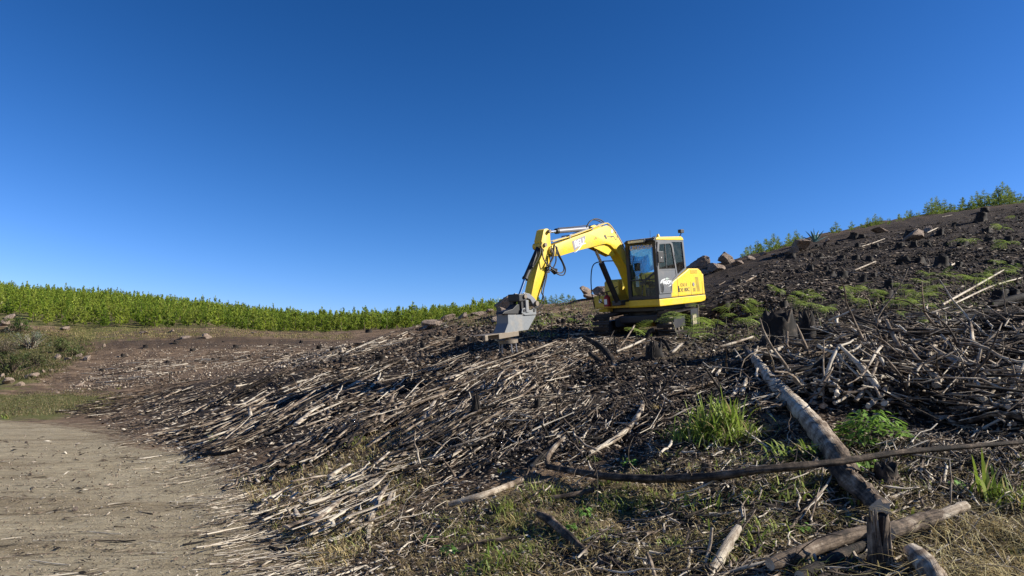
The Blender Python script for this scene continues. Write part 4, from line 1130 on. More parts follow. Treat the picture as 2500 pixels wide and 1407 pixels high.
# how many rows in front of it stand within a metre of its sight line: nearest ones first
pxr, pyr, _ = project(R3)
front_n = np.zeros(len(R3), int)
bins = {}
for q, (p_, y_) in enumerate(zip(pxr, R3[:, 1])):
    b_i = int(p_ // 26); front_n[q] = bins.get(b_i, 0); bins[b_i] = front_n[q] + 1
rank = np.argsort(front_n * 1000 + R3[:, 1])
vis = set(rank[:185].tolist())
lab_edge = ['bright green young pine in the front row of the plantation, beyond the cleared brown slope',
            'young pine one row behind the front edge of the plantation, above the cleared slope',
            'young pine deep among the plantation rows on the far hillside']
stV, stQ, stT, stC, off = [], [], [], [], 0
for q, P in enumerate(R3):
    h = float(np.clip(rng.normal(2.9, 0.45), 1.9, 4.2))
    if rng.uniform() < 0.03: h *= 1.22
    if q in vis:
        fn = min(front_n[q], 2); v = far_var[rng.integers(6)]
        sec = 'left' if pxr[q] < 420 else ('middle' if pxr[q] < 860 else 'right')
        lab = [f'young pine in the plantation front row, {sec} stretch',
               f'young pine in the second plantation row, {sec} stretch',
               f'young pine deep among the plantation rows, {sec} stretch'][fn]
        place_tree(P[0], P[1], h, v[0], tr_far, lab, f'plantation pines, {["front row", "second row", "rows behind"][fn]}, {sec} stretch')
    else:
        _, V_, Q_, T_, C_ = far_var[rng.integers(6)]
        sel = rng.uniform(0, 1, len(V_)) < 0.34
        a_ = rng.uniform(0, 6.28); M_ = np.array([[math.cos(a_), -math.sin(a_), 0], [math.sin(a_), math.cos(a_), 0], [0, 0, 1]])
        Vv = ((V_[sel] + (V_[sel] - V_[sel].mean(1, keepdims=True)) * 0.5).reshape(-1, 3) * np.array([1, 1, h / 3.0])) @ M_.T + P - [0, 0, 0.05]
        nN = sel.sum(); a = np.arange(nN)[:, None] * 5 + off
        stV.append(Vv); stQ.append(np.concatenate([a, a + 1, a + 2, a + 4], 1)); stT.append(np.concatenate([a + 4, a + 2, a + 3], 1))
        stC.append(np.repeat(C_.reshape(-1, 5, 3)[sel][:, 0], 5, 0)); off += nN * 5
if stV:
    m_ = new_mesh('plantation', np.concatenate(stV), np.concatenate(stQ), np.concatenate(stT), PINE, False, {'Col': np.concatenate(stC)})
    tag(link('plantation', m_), 'dense young pine plantation filling the far hillside behind the front rows', 'plantation', None, 'stuff')

# pines behind the ridge on the right: (px, py of crown top, height, distance)
ridge = [(2288, 478, 62, 'in the gap left of the tall ridge clump'), (2305, 486, 60, ''), (2330, 497, 61, ''), (2350, 480, 63, ''), (2368, 476, 60, ''), (2385, 466, 62, ''), (2400, 462, 61, ''), (2414, 470, 60, ''),
 (2430, 460, 63, ''), (2447, 442, 60, ''), (2462, 458, 62, ''), (2478, 465, 61, ''), (2493, 468, 60, ''), (2510, 462, 61, ''), (2272, 482, 60, ''),
 (2040, 540, 56, ''), (2052, 556, 58, ''), (2078, 538, 57, ''), (2100, 545, 60, ''), (2118, 530, 58, ''), (2135, 522, 60, ''), (2152, 527, 59, ''), (2170, 530, 58, ''), (2195, 520, 60, ''), (2212, 513, 58, ''), (2225, 512, 61, ''), (2240, 517, 59, ''),
 (1850, 585, 54, ''), (1868, 580, 52, ''), (1888, 568, 55, ''), (1902, 576, 53, ''), (1940, 560, 52, ''), (1948, 566, 55, ''), (1820, 600, 52, ''), (1832, 598, 50, ''), (1925, 578, 56, '')]
for (qx, qy, Yd, _) in list(ridge): ridge.append((qx + 11 + rng.normal(0, 3), qy + rng.uniform(4, 20), Yd + 2.5, '')); ridge.append((qx - 6 + rng.normal(0, 4), qy + rng.uniform(8, 26), Yd - 1.5, ''))
for k, (qx, qy, Yd, _) in enumerate(ridge):
    P = at(qx, qy, Yd + rng.uniform(0, 3)); zt = float(T(P[0], P[1])); h = P[2] - zt
    h = float(np.clip(h, 1.9, 4.6))
    zone = 'on the ridge at the far right' if qx > 2260 else ('in the middle clump behind the ridge, above the stumps' if qx > 2000 else 'in the sparse clump behind the ridge, near the pink boulders')
    e = place_tree(P[0], P[1], h, near_var[k % 5][0], tr_near, f'young pine {zone}', f'pines {zone}', base=3.2)
    e.location.z = P[2] - h; w_ = rng.uniform(.62, .85); e.scale = (w_, w_, e.scale[2])
    if qx == 2447: tag(e, 'tallest young pine rising above the others on the ridge at the far right')
for k, (qx, qy, Yd) in enumerate([(1345, 718, 47), (1358, 716, 48), (1372, 713, 47), (1388, 716, 49), (1400, 720, 48), (1332, 724, 48)]):
    P = at(qx, qy, Yd); zt = float(T(P[0], P[1])); h = float(np.clip(P[2] - zt, 0.8, 2.2))
    e = place_tree(P[0], P[1], h, near_var[k % 5][0], tr_near, 'low young pine top showing over the crest right of the excavator arm', 'pine tops over the crest behind the arm', base=3.2)
    e.scale = (e.scale[0] * 1.5, e.scale[1] * 1.5, e.scale[2])
for k, qx in enumerate(np.linspace(1010, 1205, 24)):
    qy = np.interp(qx, [1010, 1100, 1150, 1205], [768, 753, 742, 738]) + rng.normal(0, 4)
    P = at(qx, qy, 62 + rng.uniform(-4, 8)); zt = float(T(P[0], P[1])); h = float(np.clip(P[2] - zt, 1.2, 3.2))
    e = place_tree(P[0], P[1], h, far_var[k % 6][0], tr_far, 'young pine behind the crest, between the plantation and the big boulder', 'pines behind the crest left of the boulder')
    e.location.z = P[2] - h

# ---------------------------------------------------------------- rocks
def rock_mesh(name, seed, sub=4):
    bm = bmesh.new(); bmesh.ops.create_icosphere(bm, subdivisions=sub, radius=1.0)
    V = np.array([v.co for v in bm.verts]); rg = np.random.default_rng(seed)
    for _ in range(14):                                     # planar breaks
        n = rg.normal(0, 1, 3); n /= np.linalg.norm(n); d = rg.uniform(0.35, 0.85)
        h = V @ n; over = h > d; V[over] -= n * (h[over] - d)[:, None] * 0.94
    V *= (1 + 0.16 * fbm(V[:, 0] * 2.3 + seed, V[:, 1] * 2.3 + V[:, 2] * 1.9, seed, 5))[:, None]
    V *= (1 - 0.05 * (np.abs(vnoise(V[:, 2] * 6 + V[:, 0], V[:, 1] * 1.5, seed + 3)) < 0.06))[:, None]
    for v, c in zip(bm.verts, V): v.co = c
    me = bpy.data.meshes.new(name); bm.to_mesh(me); bm.free(); me.materials.append(ROCK)
    return me
rock_var = [rock_mesh('rock', 300 + k) for k in range(7)]
def rock(qx, qy, w, h, label, group=None, lift=0.0, Y=None, dy=1.0):
    """width and height in photo pixels"""
    P = None
    for dy_ in range(0, 60, 2):
        G_, ok_ = ground([qx], [qy + h * 0.42 + dy_])
        if ok_[0] and G_[0][1] < (1.35 * Y if Y else 140): P = G_[0]; break
    if P is None: P = at(qx, qy + h * 0.35, Y)
    if Y: P[2] = CAMZ + rays(qx, qy + h * 0.42)[2] * P[1]; P[2] = min(P[2], float(T(P[0], P[1])) + 0.25 * h * P[1] / FPX)
    k = P[1] / FPX
    o = link('boulder' if w > 28 else 'rock', rock_var[rng.integers(7)], None, P + [0, 0, h * k * 0.22 + lift], (rng.uniform(-.4, .4), rng.uniform(-.4, .4), rng.uniform(0, 6.28)), (w * k * 0.58, w * k * 0.58 * dy, h * k * 0.60))
    return tag(o, label, 'rock', group)
rock(1232, 735, 56, 42, 'big rounded brown boulder, the upper one just left of the excavator arm', None, Y=28)
rock(1230, 762, 62, 34, 'broad boulder under the big rounded one left of the arm', None, Y=27.6)
rock(1218, 778, 40, 20, 'low slab of rock at the foot of the boulder pile left of the arm', None, Y=27)
rock(1433, 705, 42, 30, 'dark angular boulder on the crest in front of the cab', None, Y=34)
rock(1478, 706, 60, 34, 'pale boulder on the crest half hidden by the excavator tank', None, Y=34)
rock(1448, 722, 50, 14, 'flat slab of rock on the crest below the angular boulder', None, Y=33.5)
rock(1705, 640, 66, 40, 'wide pink boulder on the ridge just behind the cab', None, Y=35)
rock(1745, 652, 48, 26, 'pale round boulder on the ridge right of the excavator', None, Y=34.5)
rock(1778, 628, 54, 34, 'brown boulder on the ridge with a charred branch leaning on it', None, Y=35.5)
rock(1955, 598, 66, 30, 'reddish rock outcrop on the ridge left of the agave', None, Y=45)
rock(1935, 610, 44, 18, 'low dark rock under the reddish outcrop on the ridge', None, Y=44)
rock(2020, 585, 14, 12, 'small pale rock beside the agave on the ridge', None, Y=46)
rock(2150, 562, 50, 14, 'low dark rock on the ridge below the middle pines', None, Y=48)
rock(2270, 556, 26, 24, 'pale whitish rock high on the burnt right slope', None)
rock(2228, 572, 60, 34, 'dark mound of charred rock left of the pale rock high on the slope', None)
for k, (qx, qy, w, h) in enumerate([(1062, 785, 60, 20), (1095, 776, 46, 16), (1130, 770, 40, 16), (1165, 764, 46, 14), (1195, 760, 26, 12), (1040, 796, 34, 14), (1800, 640, 34, 16), (1835, 628, 30, 13), (1862, 618, 26, 12), (1890, 622, 24, 10), (1725, 664, 30, 12)]):
    side = 'left of the boulder pile' if qx < 1300 else 'right of the excavator'
    rock(qx, qy, w, h, f'weathered rock on the crest {side}', f'rocks on the crest {side}')
for k, (qx, qy, w, h) in enumerate([(8, 722, 26, 12), (28, 770, 30, 16), (10, 786, 26, 20), (20, 800, 20, 14), (45, 790, 18, 12), (140, 870, 20, 18), (165, 876, 18, 12), (190, 868, 20, 10), (212, 872, 24, 16), (85, 915, 22, 16), (65, 918, 18, 14), (20, 930, 30, 18), (48, 935, 22, 14), (5, 918, 22, 16), (105, 905, 14, 10), (125, 902, 18, 8), (195, 938, 24, 8), (220, 938, 16, 6), (226, 930, 10, 5), (505, 820, 26, 14), (450, 822, 30, 8), (255, 842, 10, 9), (350, 812, 20, 8), (420, 808, 14, 8), (620, 812, 16, 6), (160, 800, 40, 12), (140, 958, 10, 5), (258, 912, 8, 5)]):
    side = 'on the green bank at the far left' if qx < 240 else 'along the foot of the plantation'
    rock(qx, qy, w, h, f'pale tan rock {side}' if w < 24 else f'larger pale tan rock {side}', f'{"larger " if w >= 24 else ""}rocks {side}')
rock(185, 1240, 16, 14, 'dark clod lying alone on the dirt track')
rock(1110 + 575, 905, 10, 8, 'small pale stone lying behind the roots')

# ---------------------------------------------------------------- stumps
def stump_mesh(name, seed, jag=0.18, flare=0.6, H=1.0, tn=0.12):
    rg = np.random.default_rng(seed); nA_, nH = 18, 8
    a_ = np.arange(nA_) * 2 * math.pi / nA_
    prof = 1 + 0.10 * rg.uniform(-1, 1, nA_); top = H * (1 - jag * rg.uniform(0, 1, nA_) ** 1.5)
    roots = 1 + flare * np.clip(np.sin(a_ * rg.integers(3, 6) + rg.uniform(0, 6)), 0, 1) ** 2
    V, tone = [], []
    for k in range(nH):
        f = k / (nH - 1); fl = (1 + (roots - 1) * (1 - f) ** 3 * 1.8 + 0.12 * (1 - f) ** 2)
        r = prof * fl * (1 + 0.05 * rg.uniform(-1, 1, nA_)); z = -0.25 + (top + 0.25) * f
        V.append(np.stack([np.cos(a_) * r, np.sin(a_) * r, z], -1)); tone.append(np.full(nA_, tn) + 0.10 * rg.uniform(-1, 1, nA_))
    V.append(np.stack([np.cos(a_) * .82, np.sin(a_) * .82, top - 0.10 * H], -1)); tone.append(np.full(nA_, 0.22))
    V = np.concatenate(V); tone = np.concatenate(tone)
    V = np.concatenate([V, [[0, 0, H * (1 - jag) - 0.12]]]); tone = np.append(tone, 0.25)
    k = np.arange(nH)[:, None]; j = np.arange(nA_)[None]
    a = k * nA_ + j; b = k * nA_ + (j + 1) % nA_
    Q_ = np.stack([a, b, b + nA_, a + nA_], -1).reshape(-1, 4)
    c = nH * nA_; T_ = np.stack([c + np.arange(nA_), c + (np.arange(nA_) + 1) % nA_, np.full(nA_, len(V) - 1)], -1)
    return new_mesh(name, V, Q_, T_, WOOD, False, {'tone': tone})
st_var = [stump_mesh('stump', 400 + k, [0.12, 0.25, 0.4, 0.18, 0.55, 0.1][k]) for k in range(6)]
def stump(qx, qy, w, h, label, group=None, v=None, name='stump'):
    """qx,qy = middle of the foot; width, height in photo pixels"""
    P = g1(qx, qy); k = P[1] / FPX
    o = link(name, st_var[rng.integers(4) if v is None else v], None, P - [0, 0, 0.02], (rng.normal(0, .12), rng.normal(0, .12), rng.uniform(0, 6.28)), (w * k * .50 * rng.uniform(.85, 1.2), w * k * .50 * rng.uniform(.85, 1.2), h * k * rng.uniform(.8, 1.0)))
    return tag(o, label, 'stump', group)
def c5(a, b): return 1700 + a * 0.334, 430 + b * 0.334
ST = [(1790, 655, 80, 68), (1915, 665, 52, 38), (1520, 635, 78, 50), (1640, 640, 60, 42), (1390, 905, 90, 70), (1405, 812, 56, 52), (1070, 740, 60, 44), (985, 728, 60, 32), (1220, 775, 46, 64), (645, 955, 64, 46),
 (610, 870, 54, 34), (750, 885, 70, 34), (515, 830, 34, 30), (320, 775, 28, 30), (465, 775, 34, 26), (835, 690, 46, 34), (690, 600, 64, 30), (900, 600, 60, 30), (830, 590, 30, 30), (1060, 615, 50, 34), (1165, 615, 52, 36), (1260, 622, 54, 34),
 (1310, 525, 60, 30), (1490, 525, 56, 34), (1590, 515, 44, 36), (1690, 515, 46, 38), (1835, 515, 56, 40), (1945, 510, 60, 30), (2145, 480, 60, 32), (2275, 480, 52, 36), (2120, 410, 56, 36), (1780, 430, 50, 50), (1565, 450, 90, 50), (1630, 450, 50, 36), (1150, 455, 60, 40), (1210, 450, 40, 22),
 (1180, 520, 34, 30), (1030, 500, 28, 20), (945, 505, 26, 18), (795, 520, 50, 36), (880, 520, 26, 20), (2080, 330, 60, 64), (1890, 365, 44, 22), (2110, 260, 60, 30), (2280, 650, 60, 42), (2140, 640, 60, 30), (2370, 660, 60, 34), (2330, 870, 70, 40), (2230, 890, 90, 56),
 (735, 700, 30, 22), (655, 670, 26, 18), (560, 800, 26, 18), (280, 760, 22, 18), (230, 740, 24, 18), (400, 690, 24, 14), (130, 910, 30, 18), (200, 970, 80, 50), (945, 690, 36, 32), (1300, 740, 40, 34), (1080, 850, 30, 16), (1640, 745, 40, 22), (1450, 745, 34, 20)]
for k, (a_, b_, w, h) in enumerate(ST):
    qx, qy = c5(a_, b_); w *= .334; h *= .334
    wide = w > 21
    if qy < 600: z_ = 'high on the burnt right slope near the ridge'
    elif qx < 1900: z_ = 'on the burnt slope just right of the excavator'
    elif qy < 690: z_ = 'half way up the burnt right slope'
    else: z_ = 'on the burnt slope above the brush row'
    stump(qx, qy, w, h * 1.25, f'{"wide" if wide else "small"} charred tree stump {z_}', f'{"wide" if wide else "small"} charred stumps {z_}')
stump(928, 882, 24, 20, 'short round charred stump standing left of the excavator head')
stump(835, 882, 14, 12, 'small charred stump on the left shoulder of the slope')
stump(1033, 850, 13, 22, 'narrow upright charred stump on the brown slope left of the head')
stump(1125, 832, 20, 14, 'low charred stump left of the skid plate')
for qx, qy in ((940, 800), (985, 792), (900, 812), (1075, 820), (1160, 806), (780, 852), (700, 868), (812, 858), (1340, 772), (1392, 768), (1420, 790), (1375, 790)):
    stump(qx, qy, rng.uniform(9, 16), rng.uniform(8, 14), 'very small charred stump on the brown slope around the excavator arm', 'very small stumps on the brown slope')
for qx, qy in ((300, 870), (355, 850), (410, 885), (470, 858), (520, 880), (575, 850), (610, 872), (660, 845), (340, 905), (250, 905), (735, 838), (545, 838), (430, 838)):
    stump(qx, qy, rng.uniform(7, 12), rng.uniform(6, 10), 'tiny dark stump on the far brown clearing', 'tiny stumps on the far clearing')
# the big jagged pair
def splinter(o_label, qx, qy, w, h, n, seed, tone=0.2, name='shattered_stump', lean=0.12):
    rg = np.random.default_rng(seed); P0 = g1(qx, qy); k = P0[1] / FPX; Rr = w * k / 2
    root = bpy.data.objects.new(name, None); COL.objects.link(root); root.location = P0; tag(root, o_label, 'stump')
    me = stump_mesh('stump_body', seed, 0.55, tn=tone * .8); b_ = link('stump_body', me, root, (0, 0, 0), (0, 0, rg.uniform(0, 6)), (Rr * .85, Rr * .85, h * k * .92))
    n = max(3, n // 2) if tone < 0.3 else n
    for q in range(n):
        a_ = rg.uniform(0, 6.28); r_ = Rr * rg.uniform(0.55, 0.85); hh = h * k * rg.uniform(0.5, 1.05)
        p = np.array([[math.cos(a_) * r_ * 1.06, math.sin(a_) * r_ * 1.06, -0.05], [math.cos(a_) * r_, math.sin(a_) * r_, hh * .6], [math.cos(a_) * r_ * (1 + lean), math.sin(a_) * r_ * (1 + lean), hh]])
        V_, Q_, t_ = tubes(p[None], np.array([[Rr * .42, Rr * .30, Rr * .05]]) * rg.uniform(.6, 1.2), 8, rg.uniform(.3, .8), [tone + rg.uniform(-.1, .12)], None, 0.2, rg)
        link('splinter', new_mesh('splinter', V_, Q_, None, WOOD, False, {'tone': t_}), root)
    return root
splinter('big blackened hollow stump with jagged rim right of the excavator', 1905, 838, 84, 92, 12, 51, 0.16)
splinter('narrow shattered charred stump right beside the big hollow one', 1972, 825, 44, 80, 10, 52, 0.2)
splinter('charred hummock of a stump with roots below the excavator tracks', 1597, 872, 42, 44, 8, 53, 0.08)
splinter('rotten brown broken stump with spiky top at the bottom right', 2152, 1400, 62, 150, 17, 54, 0.50, lean=0.08)
splinter('mossy crumbling stump behind the long dark branch', 2165, 1175, 60, 50, 10, 55, 0.42)
splinter('low split grey stump in the grass left of the big log', 2000 - 275, 1162, 26, 44, 6, 56, 0.42)
splinter('tall charred post like stump left of centre in the debris', 1161, 1022, 22, 66, 6, 57, 0.12)
splinter('short charred stub in the dark soil below the excavator', 1312, 1006, 16, 40, 5, 58, 0.15)

# ================================================================== WOOD DEBRIS
def laid(G, yaw, L, r, bend, lift, tilt, K, rg):
    """pieces lying on the ground: G (N,3) middle points, yaw in radians"""
    N = len(G); d = np.stack([np.cos(yaw), np.sin(yaw)], -1); sd = np.stack([-d[:, 1], d[:, 0]], -1)
    t = np.linspace(-0.5, 0.5, K)[None]
    off = bend[:, None] * (L[:, None]) * ((1 - 4 * t ** 2) * 0.5) + (rg.normal(0, 1, (N, K)) * L[:, None] * np.abs(bend)[:, None] * 0.22)
    X_ = G[:, 0:1] + d[:, 0:1] * t * L[:, None] + sd[:, 0:1] * off
    Y_ = G[:, 1:2] + d[:, 1:2] * t * L[:, None] + sd[:, 1:2] * off
    Zg = Tq(X_, Y_)
    z0, z1 = Zg[:, :1], Zg[:, -1:]
    Zl = z0 + (z1 - z0) * (t + 0.5)
    Zl = Zl + (lift[:, None] + tilt[:, None] * (t + 0.5) * L[:, None]) + rg.normal(0, 1, (N, K)) * (0.02 * L[:, None] * np.minimum(1, np.abs(bend)[:, None] * 8))
    Z_ = np.maximum(Zl, Zg + r[:, None] * 0.15)
    P = np.stack([X_, Y_, Z_], -1)
    taper = 1 - rg.uniform(0.1, 0.65, (N, 1)) * (t + 0.5)
    Rr = r[:, None] * taper * (1 + 0.24 * rg.normal(0, 1, (N, K)))
    return P, np.abs(Rr)

#  name, polygon, count, yaw mean, yaw sd, length, radius, flat, tone mean, tone sd, bend, lift, tilt
Z = [
 ('left', [(230, 1020), (330, 975), (430, 945), (600, 918), (760, 902), (1000, 884), (1210, 878), (1290, 892), (1150, 965), (950, 1060), (800, 1140), (640, 1130), (500, 1085), (330, 1065)], 1400, 50, 26, (0.18, 1.35), (0.014, 0.065), (0.15, 0.6), 0.34, 0.30, 0.14, 0.10, 0.05),
 ('leftpale', [(330, 1060), (480, 1000), (700, 960), (1000, 900), (1200, 890), (1150, 960), (900, 1060), (600, 1120), (480, 1085)], 210, 52, 24, (0.5, 2.1), (0.024, 0.085), (0.2, 0.5), 0.60, 0.20, 0.12, 0.16, 0.04),
 ('bank', [(560, 1150), (700, 1110), (950, 1050), (1250, 950), (1450, 910), (1480, 960), (1300, 1070), (1150, 1160), (980, 1240), (900, 1300), (720, 1300), (640, 1240)], 1300, 58, 42, (0.10, 0.8), (0.008, 0.040), (0.2, 0.7), 0.44, 0.30, 0.16, 0.05, 0.03),
 ('bankpale', [(620, 1240), (760, 1180), (960, 1150), (970, 1240), (900, 1300), (760, 1330)], 170, 64, 34, (0.2, 0.8), (0.016, 0.048), (0.2, 0.6), 0.72, 0.14, 0.06, 0.10, 0.05),
 ('middle', [(1000, 1000), (1250, 860), (1500, 835), (1900, 850), (1950, 1000), (1800, 1020), (1600, 1060), (1300, 1130), (1050, 1180), (960, 1120)], 1700, 45, 50, (0.12, 0.8), (0.005, 0.026), (0.4, 1.0), 0.40, 0.32, 0.14, 0.07, 0.10),
 ('middlebig', [(1000, 1000), (1200, 880), (1420, 850), (1400, 920), (1250, 1040), (1030, 1110)], 240, 50, 26, (0.4, 1.3), (0.016, 0.05), (0.2, 0.7), 0.54, 0.22, 0.05, 0.10, 0.03),
 ('underarm', [(1000, 790), (1250, 770), (1480, 780), (1500, 850), (1240, 870), (1000, 860), (850, 870)], 230, 35, 30, (0.3, 1.5), (0.010, 0.03), (0.4, 0.9), 0.45, 0.25, 0.06, 0.05, 0.02),
 ('brush', [(1870, 900), (2000, 850), (2120, 810), (2500, 790), (2700, 780), (2700, 1060), (2400, 1070), (2250, 1010), (2000, 1000), (1900, 960)], 1200, 84, 46, (0.12, 0.65), (0.010, 0.058), (0.6, 1.0), 0.54, 0.34, 0.14, 0.18, 0.22),
 ('brushlong', [(1900, 880), (2120, 800), (2500, 780), (2700, 780), (2700, 1080), (2300, 1050), (2000, 980)], 480, 150, 46, (0.4, 1.6), (0.005, 0.030), (0.8, 1.0), 0.30, 0.30, 0.14, 0.22, 0.08),
 ('hill', [(1740, 700), (1900, 620), (2250, 545), (2500, 505), (2700, 480), (2700, 740), (2300, 770), (2000, 790), (1750, 800)], 1300, 25, 40, (0.15, 1.1), (0.006, 0.022), (0.4, 1.0), 0.22, 0.26, 0.10, 0.02, 0.03),
 ('front', [(900, 1300), (1200, 1150), (1500, 1100), (2000, 1060), (2500, 1060), (2700, 1100), (2700, 1500), (800, 1500)], 3600, 40, 60, (0.05, 0.5), (0.003, 0.018), (0.4, 1.0), 0.46, 0.36, 0.14, 0.04, 0.10),
 ('clearing', [(200, 900), (600, 845), (860, 840), (1000, 830), (850, 880), (500, 900), (250, 945)], 600, 12, 24, (0.4, 2.4), (0.015, 0.045), (0.5, 1.0), 0.55, 0.25, 0.05, 0.02, 0.01),
 ('shoulder', [(150, 1010), (300, 955), (430, 925), (500, 930), (330, 985), (230, 1030)], 260, 20, 25, (0.3, 1.4), (0.010, 0.03), (0.5, 1.0), 0.22, 0.2, 0.08, 0.08, 0.03),
 ('track', [(-100, 1060), (300, 1090), (560, 1160), (700, 1330), (760, 1500), (-100, 1500)], 200, 12, 22, (0.05, 0.5), (0.005, 0.018), (0.3, 0.7), 0.50, 0.35, 0.06, 0.0, 0.01),
 ('trackedge', [(260, 1060), (480, 1085), (620, 1150), (740, 1300), (900, 1420), (620, 1440), (540, 1330), (440, 1200), (280, 1110)], 650, 30, 30, (0.06, 0.6), (0.005, 0.018), (0.3, 0.7), 0.78, 0.22, 0.06, 0.02, 0.02),
]
NAMES = {'left': 'in the raked row above the track', 'leftpale': 'in the raked row above the track', 'bank': 'on the bank sloping to the track', 'bankpale': 'at the toe of the bank',
 'middle': 'on dark soil below the excavator', 'middlebig': 'on dark soil left of the excavator', 'underarm': 'on the brown slope under the arm', 'brush': 'in the brush row on the right',
 'brushlong': 'across the brush row on the right', 'hill': 'on the burnt right hillside', 'front': 'in the foreground straw', 'clearing': 'on the far brown clearing', 'shoulder': 'on the dark left shoulder', 'track': 'on the dirt track', 'trackedge': 'along the edge of the dirt track'}
pool = []
rgd = np.random.default_rng(77)
for (nm, poly, n, ym, ys, Lr, rr, fl, tm, ts, bd, lf, ti) in Z:
    G = sample(poly, n * 3 if nm in ('left', 'leftpale', 'bank', 'middle', 'underarm', 'hill', 'front') else n, rgd)
    if nm in ('left', 'leftpale', 'bank', 'middle', 'underarm', 'hill', 'front'):      # pieces gather in bands and drifts
        ac_ = G[:, 0] * .8 - G[:, 1] * .6; al_ = G[:, 0] * .6 + G[:, 1] * .8
        w_ = vnoise(ac_ * 0.8, al_ * 0.25, 81) + 0.6 * vnoise(ac_ * 2.2, al_ * .8, 83)
        G = G[np.argsort(-w_ + rgd.normal(0, 0.16, len(G)))][:n]
    N = len(G)
    yaw = np.radians(rgd.normal(ym, ys * 0.8, N) + 60 * vnoise(G[:, 0] * 0.7 + 5, G[:, 1] * 0.45, 87)); u = rgd.uniform(0, 1, N)
    L = Lr[0] + (Lr[1] - Lr[0]) * u ** 2.0; r = rr[0] + (rr[1] - rr[0]) * rgd.uniform(0, 1, N) ** 1.6 * (0.5 + 0.5 * u)
    flat = rgd.uniform(fl[0], fl[1], N); bend = rgd.normal(0, bd, N)
    lift = np.abs(rgd.normal(0, lf, N)) + r * 0.3; tilt = rgd.normal(0, ti, N)
    tone = np.clip(rgd.normal(tm, ts, N), 0.0, 1.0)
    far_k = np.clip(G[:, 1] / 24, 0.8, 1.6); r = r * far_k; bend = np.clip(bend, -0.22, 0.22); r = np.minimum(r, 0.075 * L); bend = bend * np.clip(L / (r * 22), 0.15, 1)
    P, Rr = laid(G, yaw, L, r, bend, lift, tilt, 5, rgd)
    for k in range(N):
        pool.append((L[k] * r[k] / G[k, 1] ** 2 * (0.6 + tone[k]), nm, P[k], Rr[k], flat[k], tone[k], L[k], r[k], abs(bend[k])))
# crooked branches, mostly in the right brush row
def crooked(base, yaw, el, L, r, K, wob, rg):
    p = [np.array(base, float)]; a, e = yaw, el
    for k in range(K - 1):
        a += rg.normal(0, wob); e = np.clip(e + rg.normal(0, wob * .7) - 0.10, -1.2, 1.4)
        s = L / (K - 1); q = p[-1] + s * np.array([math.cos(a) * math.cos(e), math.sin(a) * math.cos(e), math.sin(e)])
        q[2] = max(q[2], float(T(q[0], q[1])) + r * 0.3); p.append(q)
    return np.array(p)
CB = []
for nm, poly, n, Lr, rr, tm in (('brush', Z[7][1], 150, (0.4, 1.5), (0.006, 0.022), 0.5), ('middle', Z[4][1], 110, (0.2, 0.9), (0.005, 0.018), 0.25), ('hill', Z[9][1], 50, (0.3, 1.0), (0.008, 0.018), 0.3), ('front', Z[10][1], 90, (0.2, 0.8), (0.0025, 0.007), 0.5), ('left', Z[0][1], 60, (0.4, 1.2), (0.008, 0.02), 0.3)):
    G = sample(poly, n, rgd)
    for g in G:
        L = rgd.uniform(*Lr); r = rgd.uniform(*rr) * (1.3 if nm == 'brush' else 1)
        CB.append((nm, crooked(g + [0, 0, 0.02], rgd.uniform(0, 6.28), rgd.uniform(0.1, 1.0), L, r, 9, 0.38, rgd), np.linspace(r, r * 0.3, 9), float(np.clip(rgd.normal(tm, 0.25), 0, 1)), L, r))

pool.sort(key=lambda q: -q[0])
NIND = 235
def colour_word(t): return 'charred black' if t < 0.25 else ('dark brown' if t < 0.45 else ('ash grey' if t < 0.62 else ('pale tan' if t < 0.85 else 'bleached white')))
seen_lab = {}
def wood_label(nm, tone, L, r, flat, bend):
    w = colour_word(tone)
    sh = 'split slab' if flat < 0.45 else ('stick' if r < 0.02 else 'branch')
    sz = ('long ' if L > 1.5 else ('short ' if L < 0.6 else '')) + ('stout ' if r > 0.04 else ('thin ' if r < 0.012 else ''))
    bn = 'bent ' if bend > 0.09 else ''
    return f'{sz}{bn}{w} {sh} {NAMES[nm]}'
def stick_obj(name, P, Rr, S_, flat, tone, cap, label, group, rough=0.25, kind=None, rg=rgd):
    c = P.mean(0)
    V_, Q_, t_ = tubes((P - c)[None], Rr[None], S_, flat, np.array([tone]) if np.ndim(tone) == 0 else np.asarray(tone)[None], np.array([cap]), rough, rg)
    o = link(name, new_mesh(name, V_, Q_, None, WOOD, False, {'tone': t_}), None, c)
    return tag(o, label, 'branch' if name != 'log' else 'log', group)
for (sc_, nm, P, Rr, fl, tone, L, r, bd) in pool[:NIND]:
    lab = wood_label(nm, tone, L, r, fl, bd)
    Pd = spline(P, 8); Rd = np.interp(np.linspace(0, 1, 8), np.linspace(0, 1, 5), Rr) * (1 + 0.08 * rgd.normal(0, 1, 8))
    tv = np.clip(tone + rgd.normal(0, 0.13, 8), 0, 1)
    stick_obj('wood_slab' if fl < 0.45 else 'branch', Pd, Rd, 8, fl, tv, min(1, tone + 0.15), lab, lab)
rest = pool[NIND:]
P = np.array([q[2] for q in rest]); Rr = np.array([q[3] for q in rest]); fl = np.array([q[4] for q in rest]); to = np.array([q[5] for q in rest])
V_, Q_, t_ = tubes(P, Rr, 5, fl, np.clip(to[:, None] + rgd.normal(0, 0.20, (len(to), 5)), 0, 1), np.minimum(1, to + 0.15), 0.25, rgd)
tag(link('wood_debris', new_mesh('wood_debris', V_, Q_, None, WOOD, False, {'tone': t_})), 'splintered sticks and bark raked over the burnt slope', 'debris', None, 'stuff')
CB.sort(key=lambda q: -(q[4] * q[5] / q[1][0, 1] ** 2))
cv = []
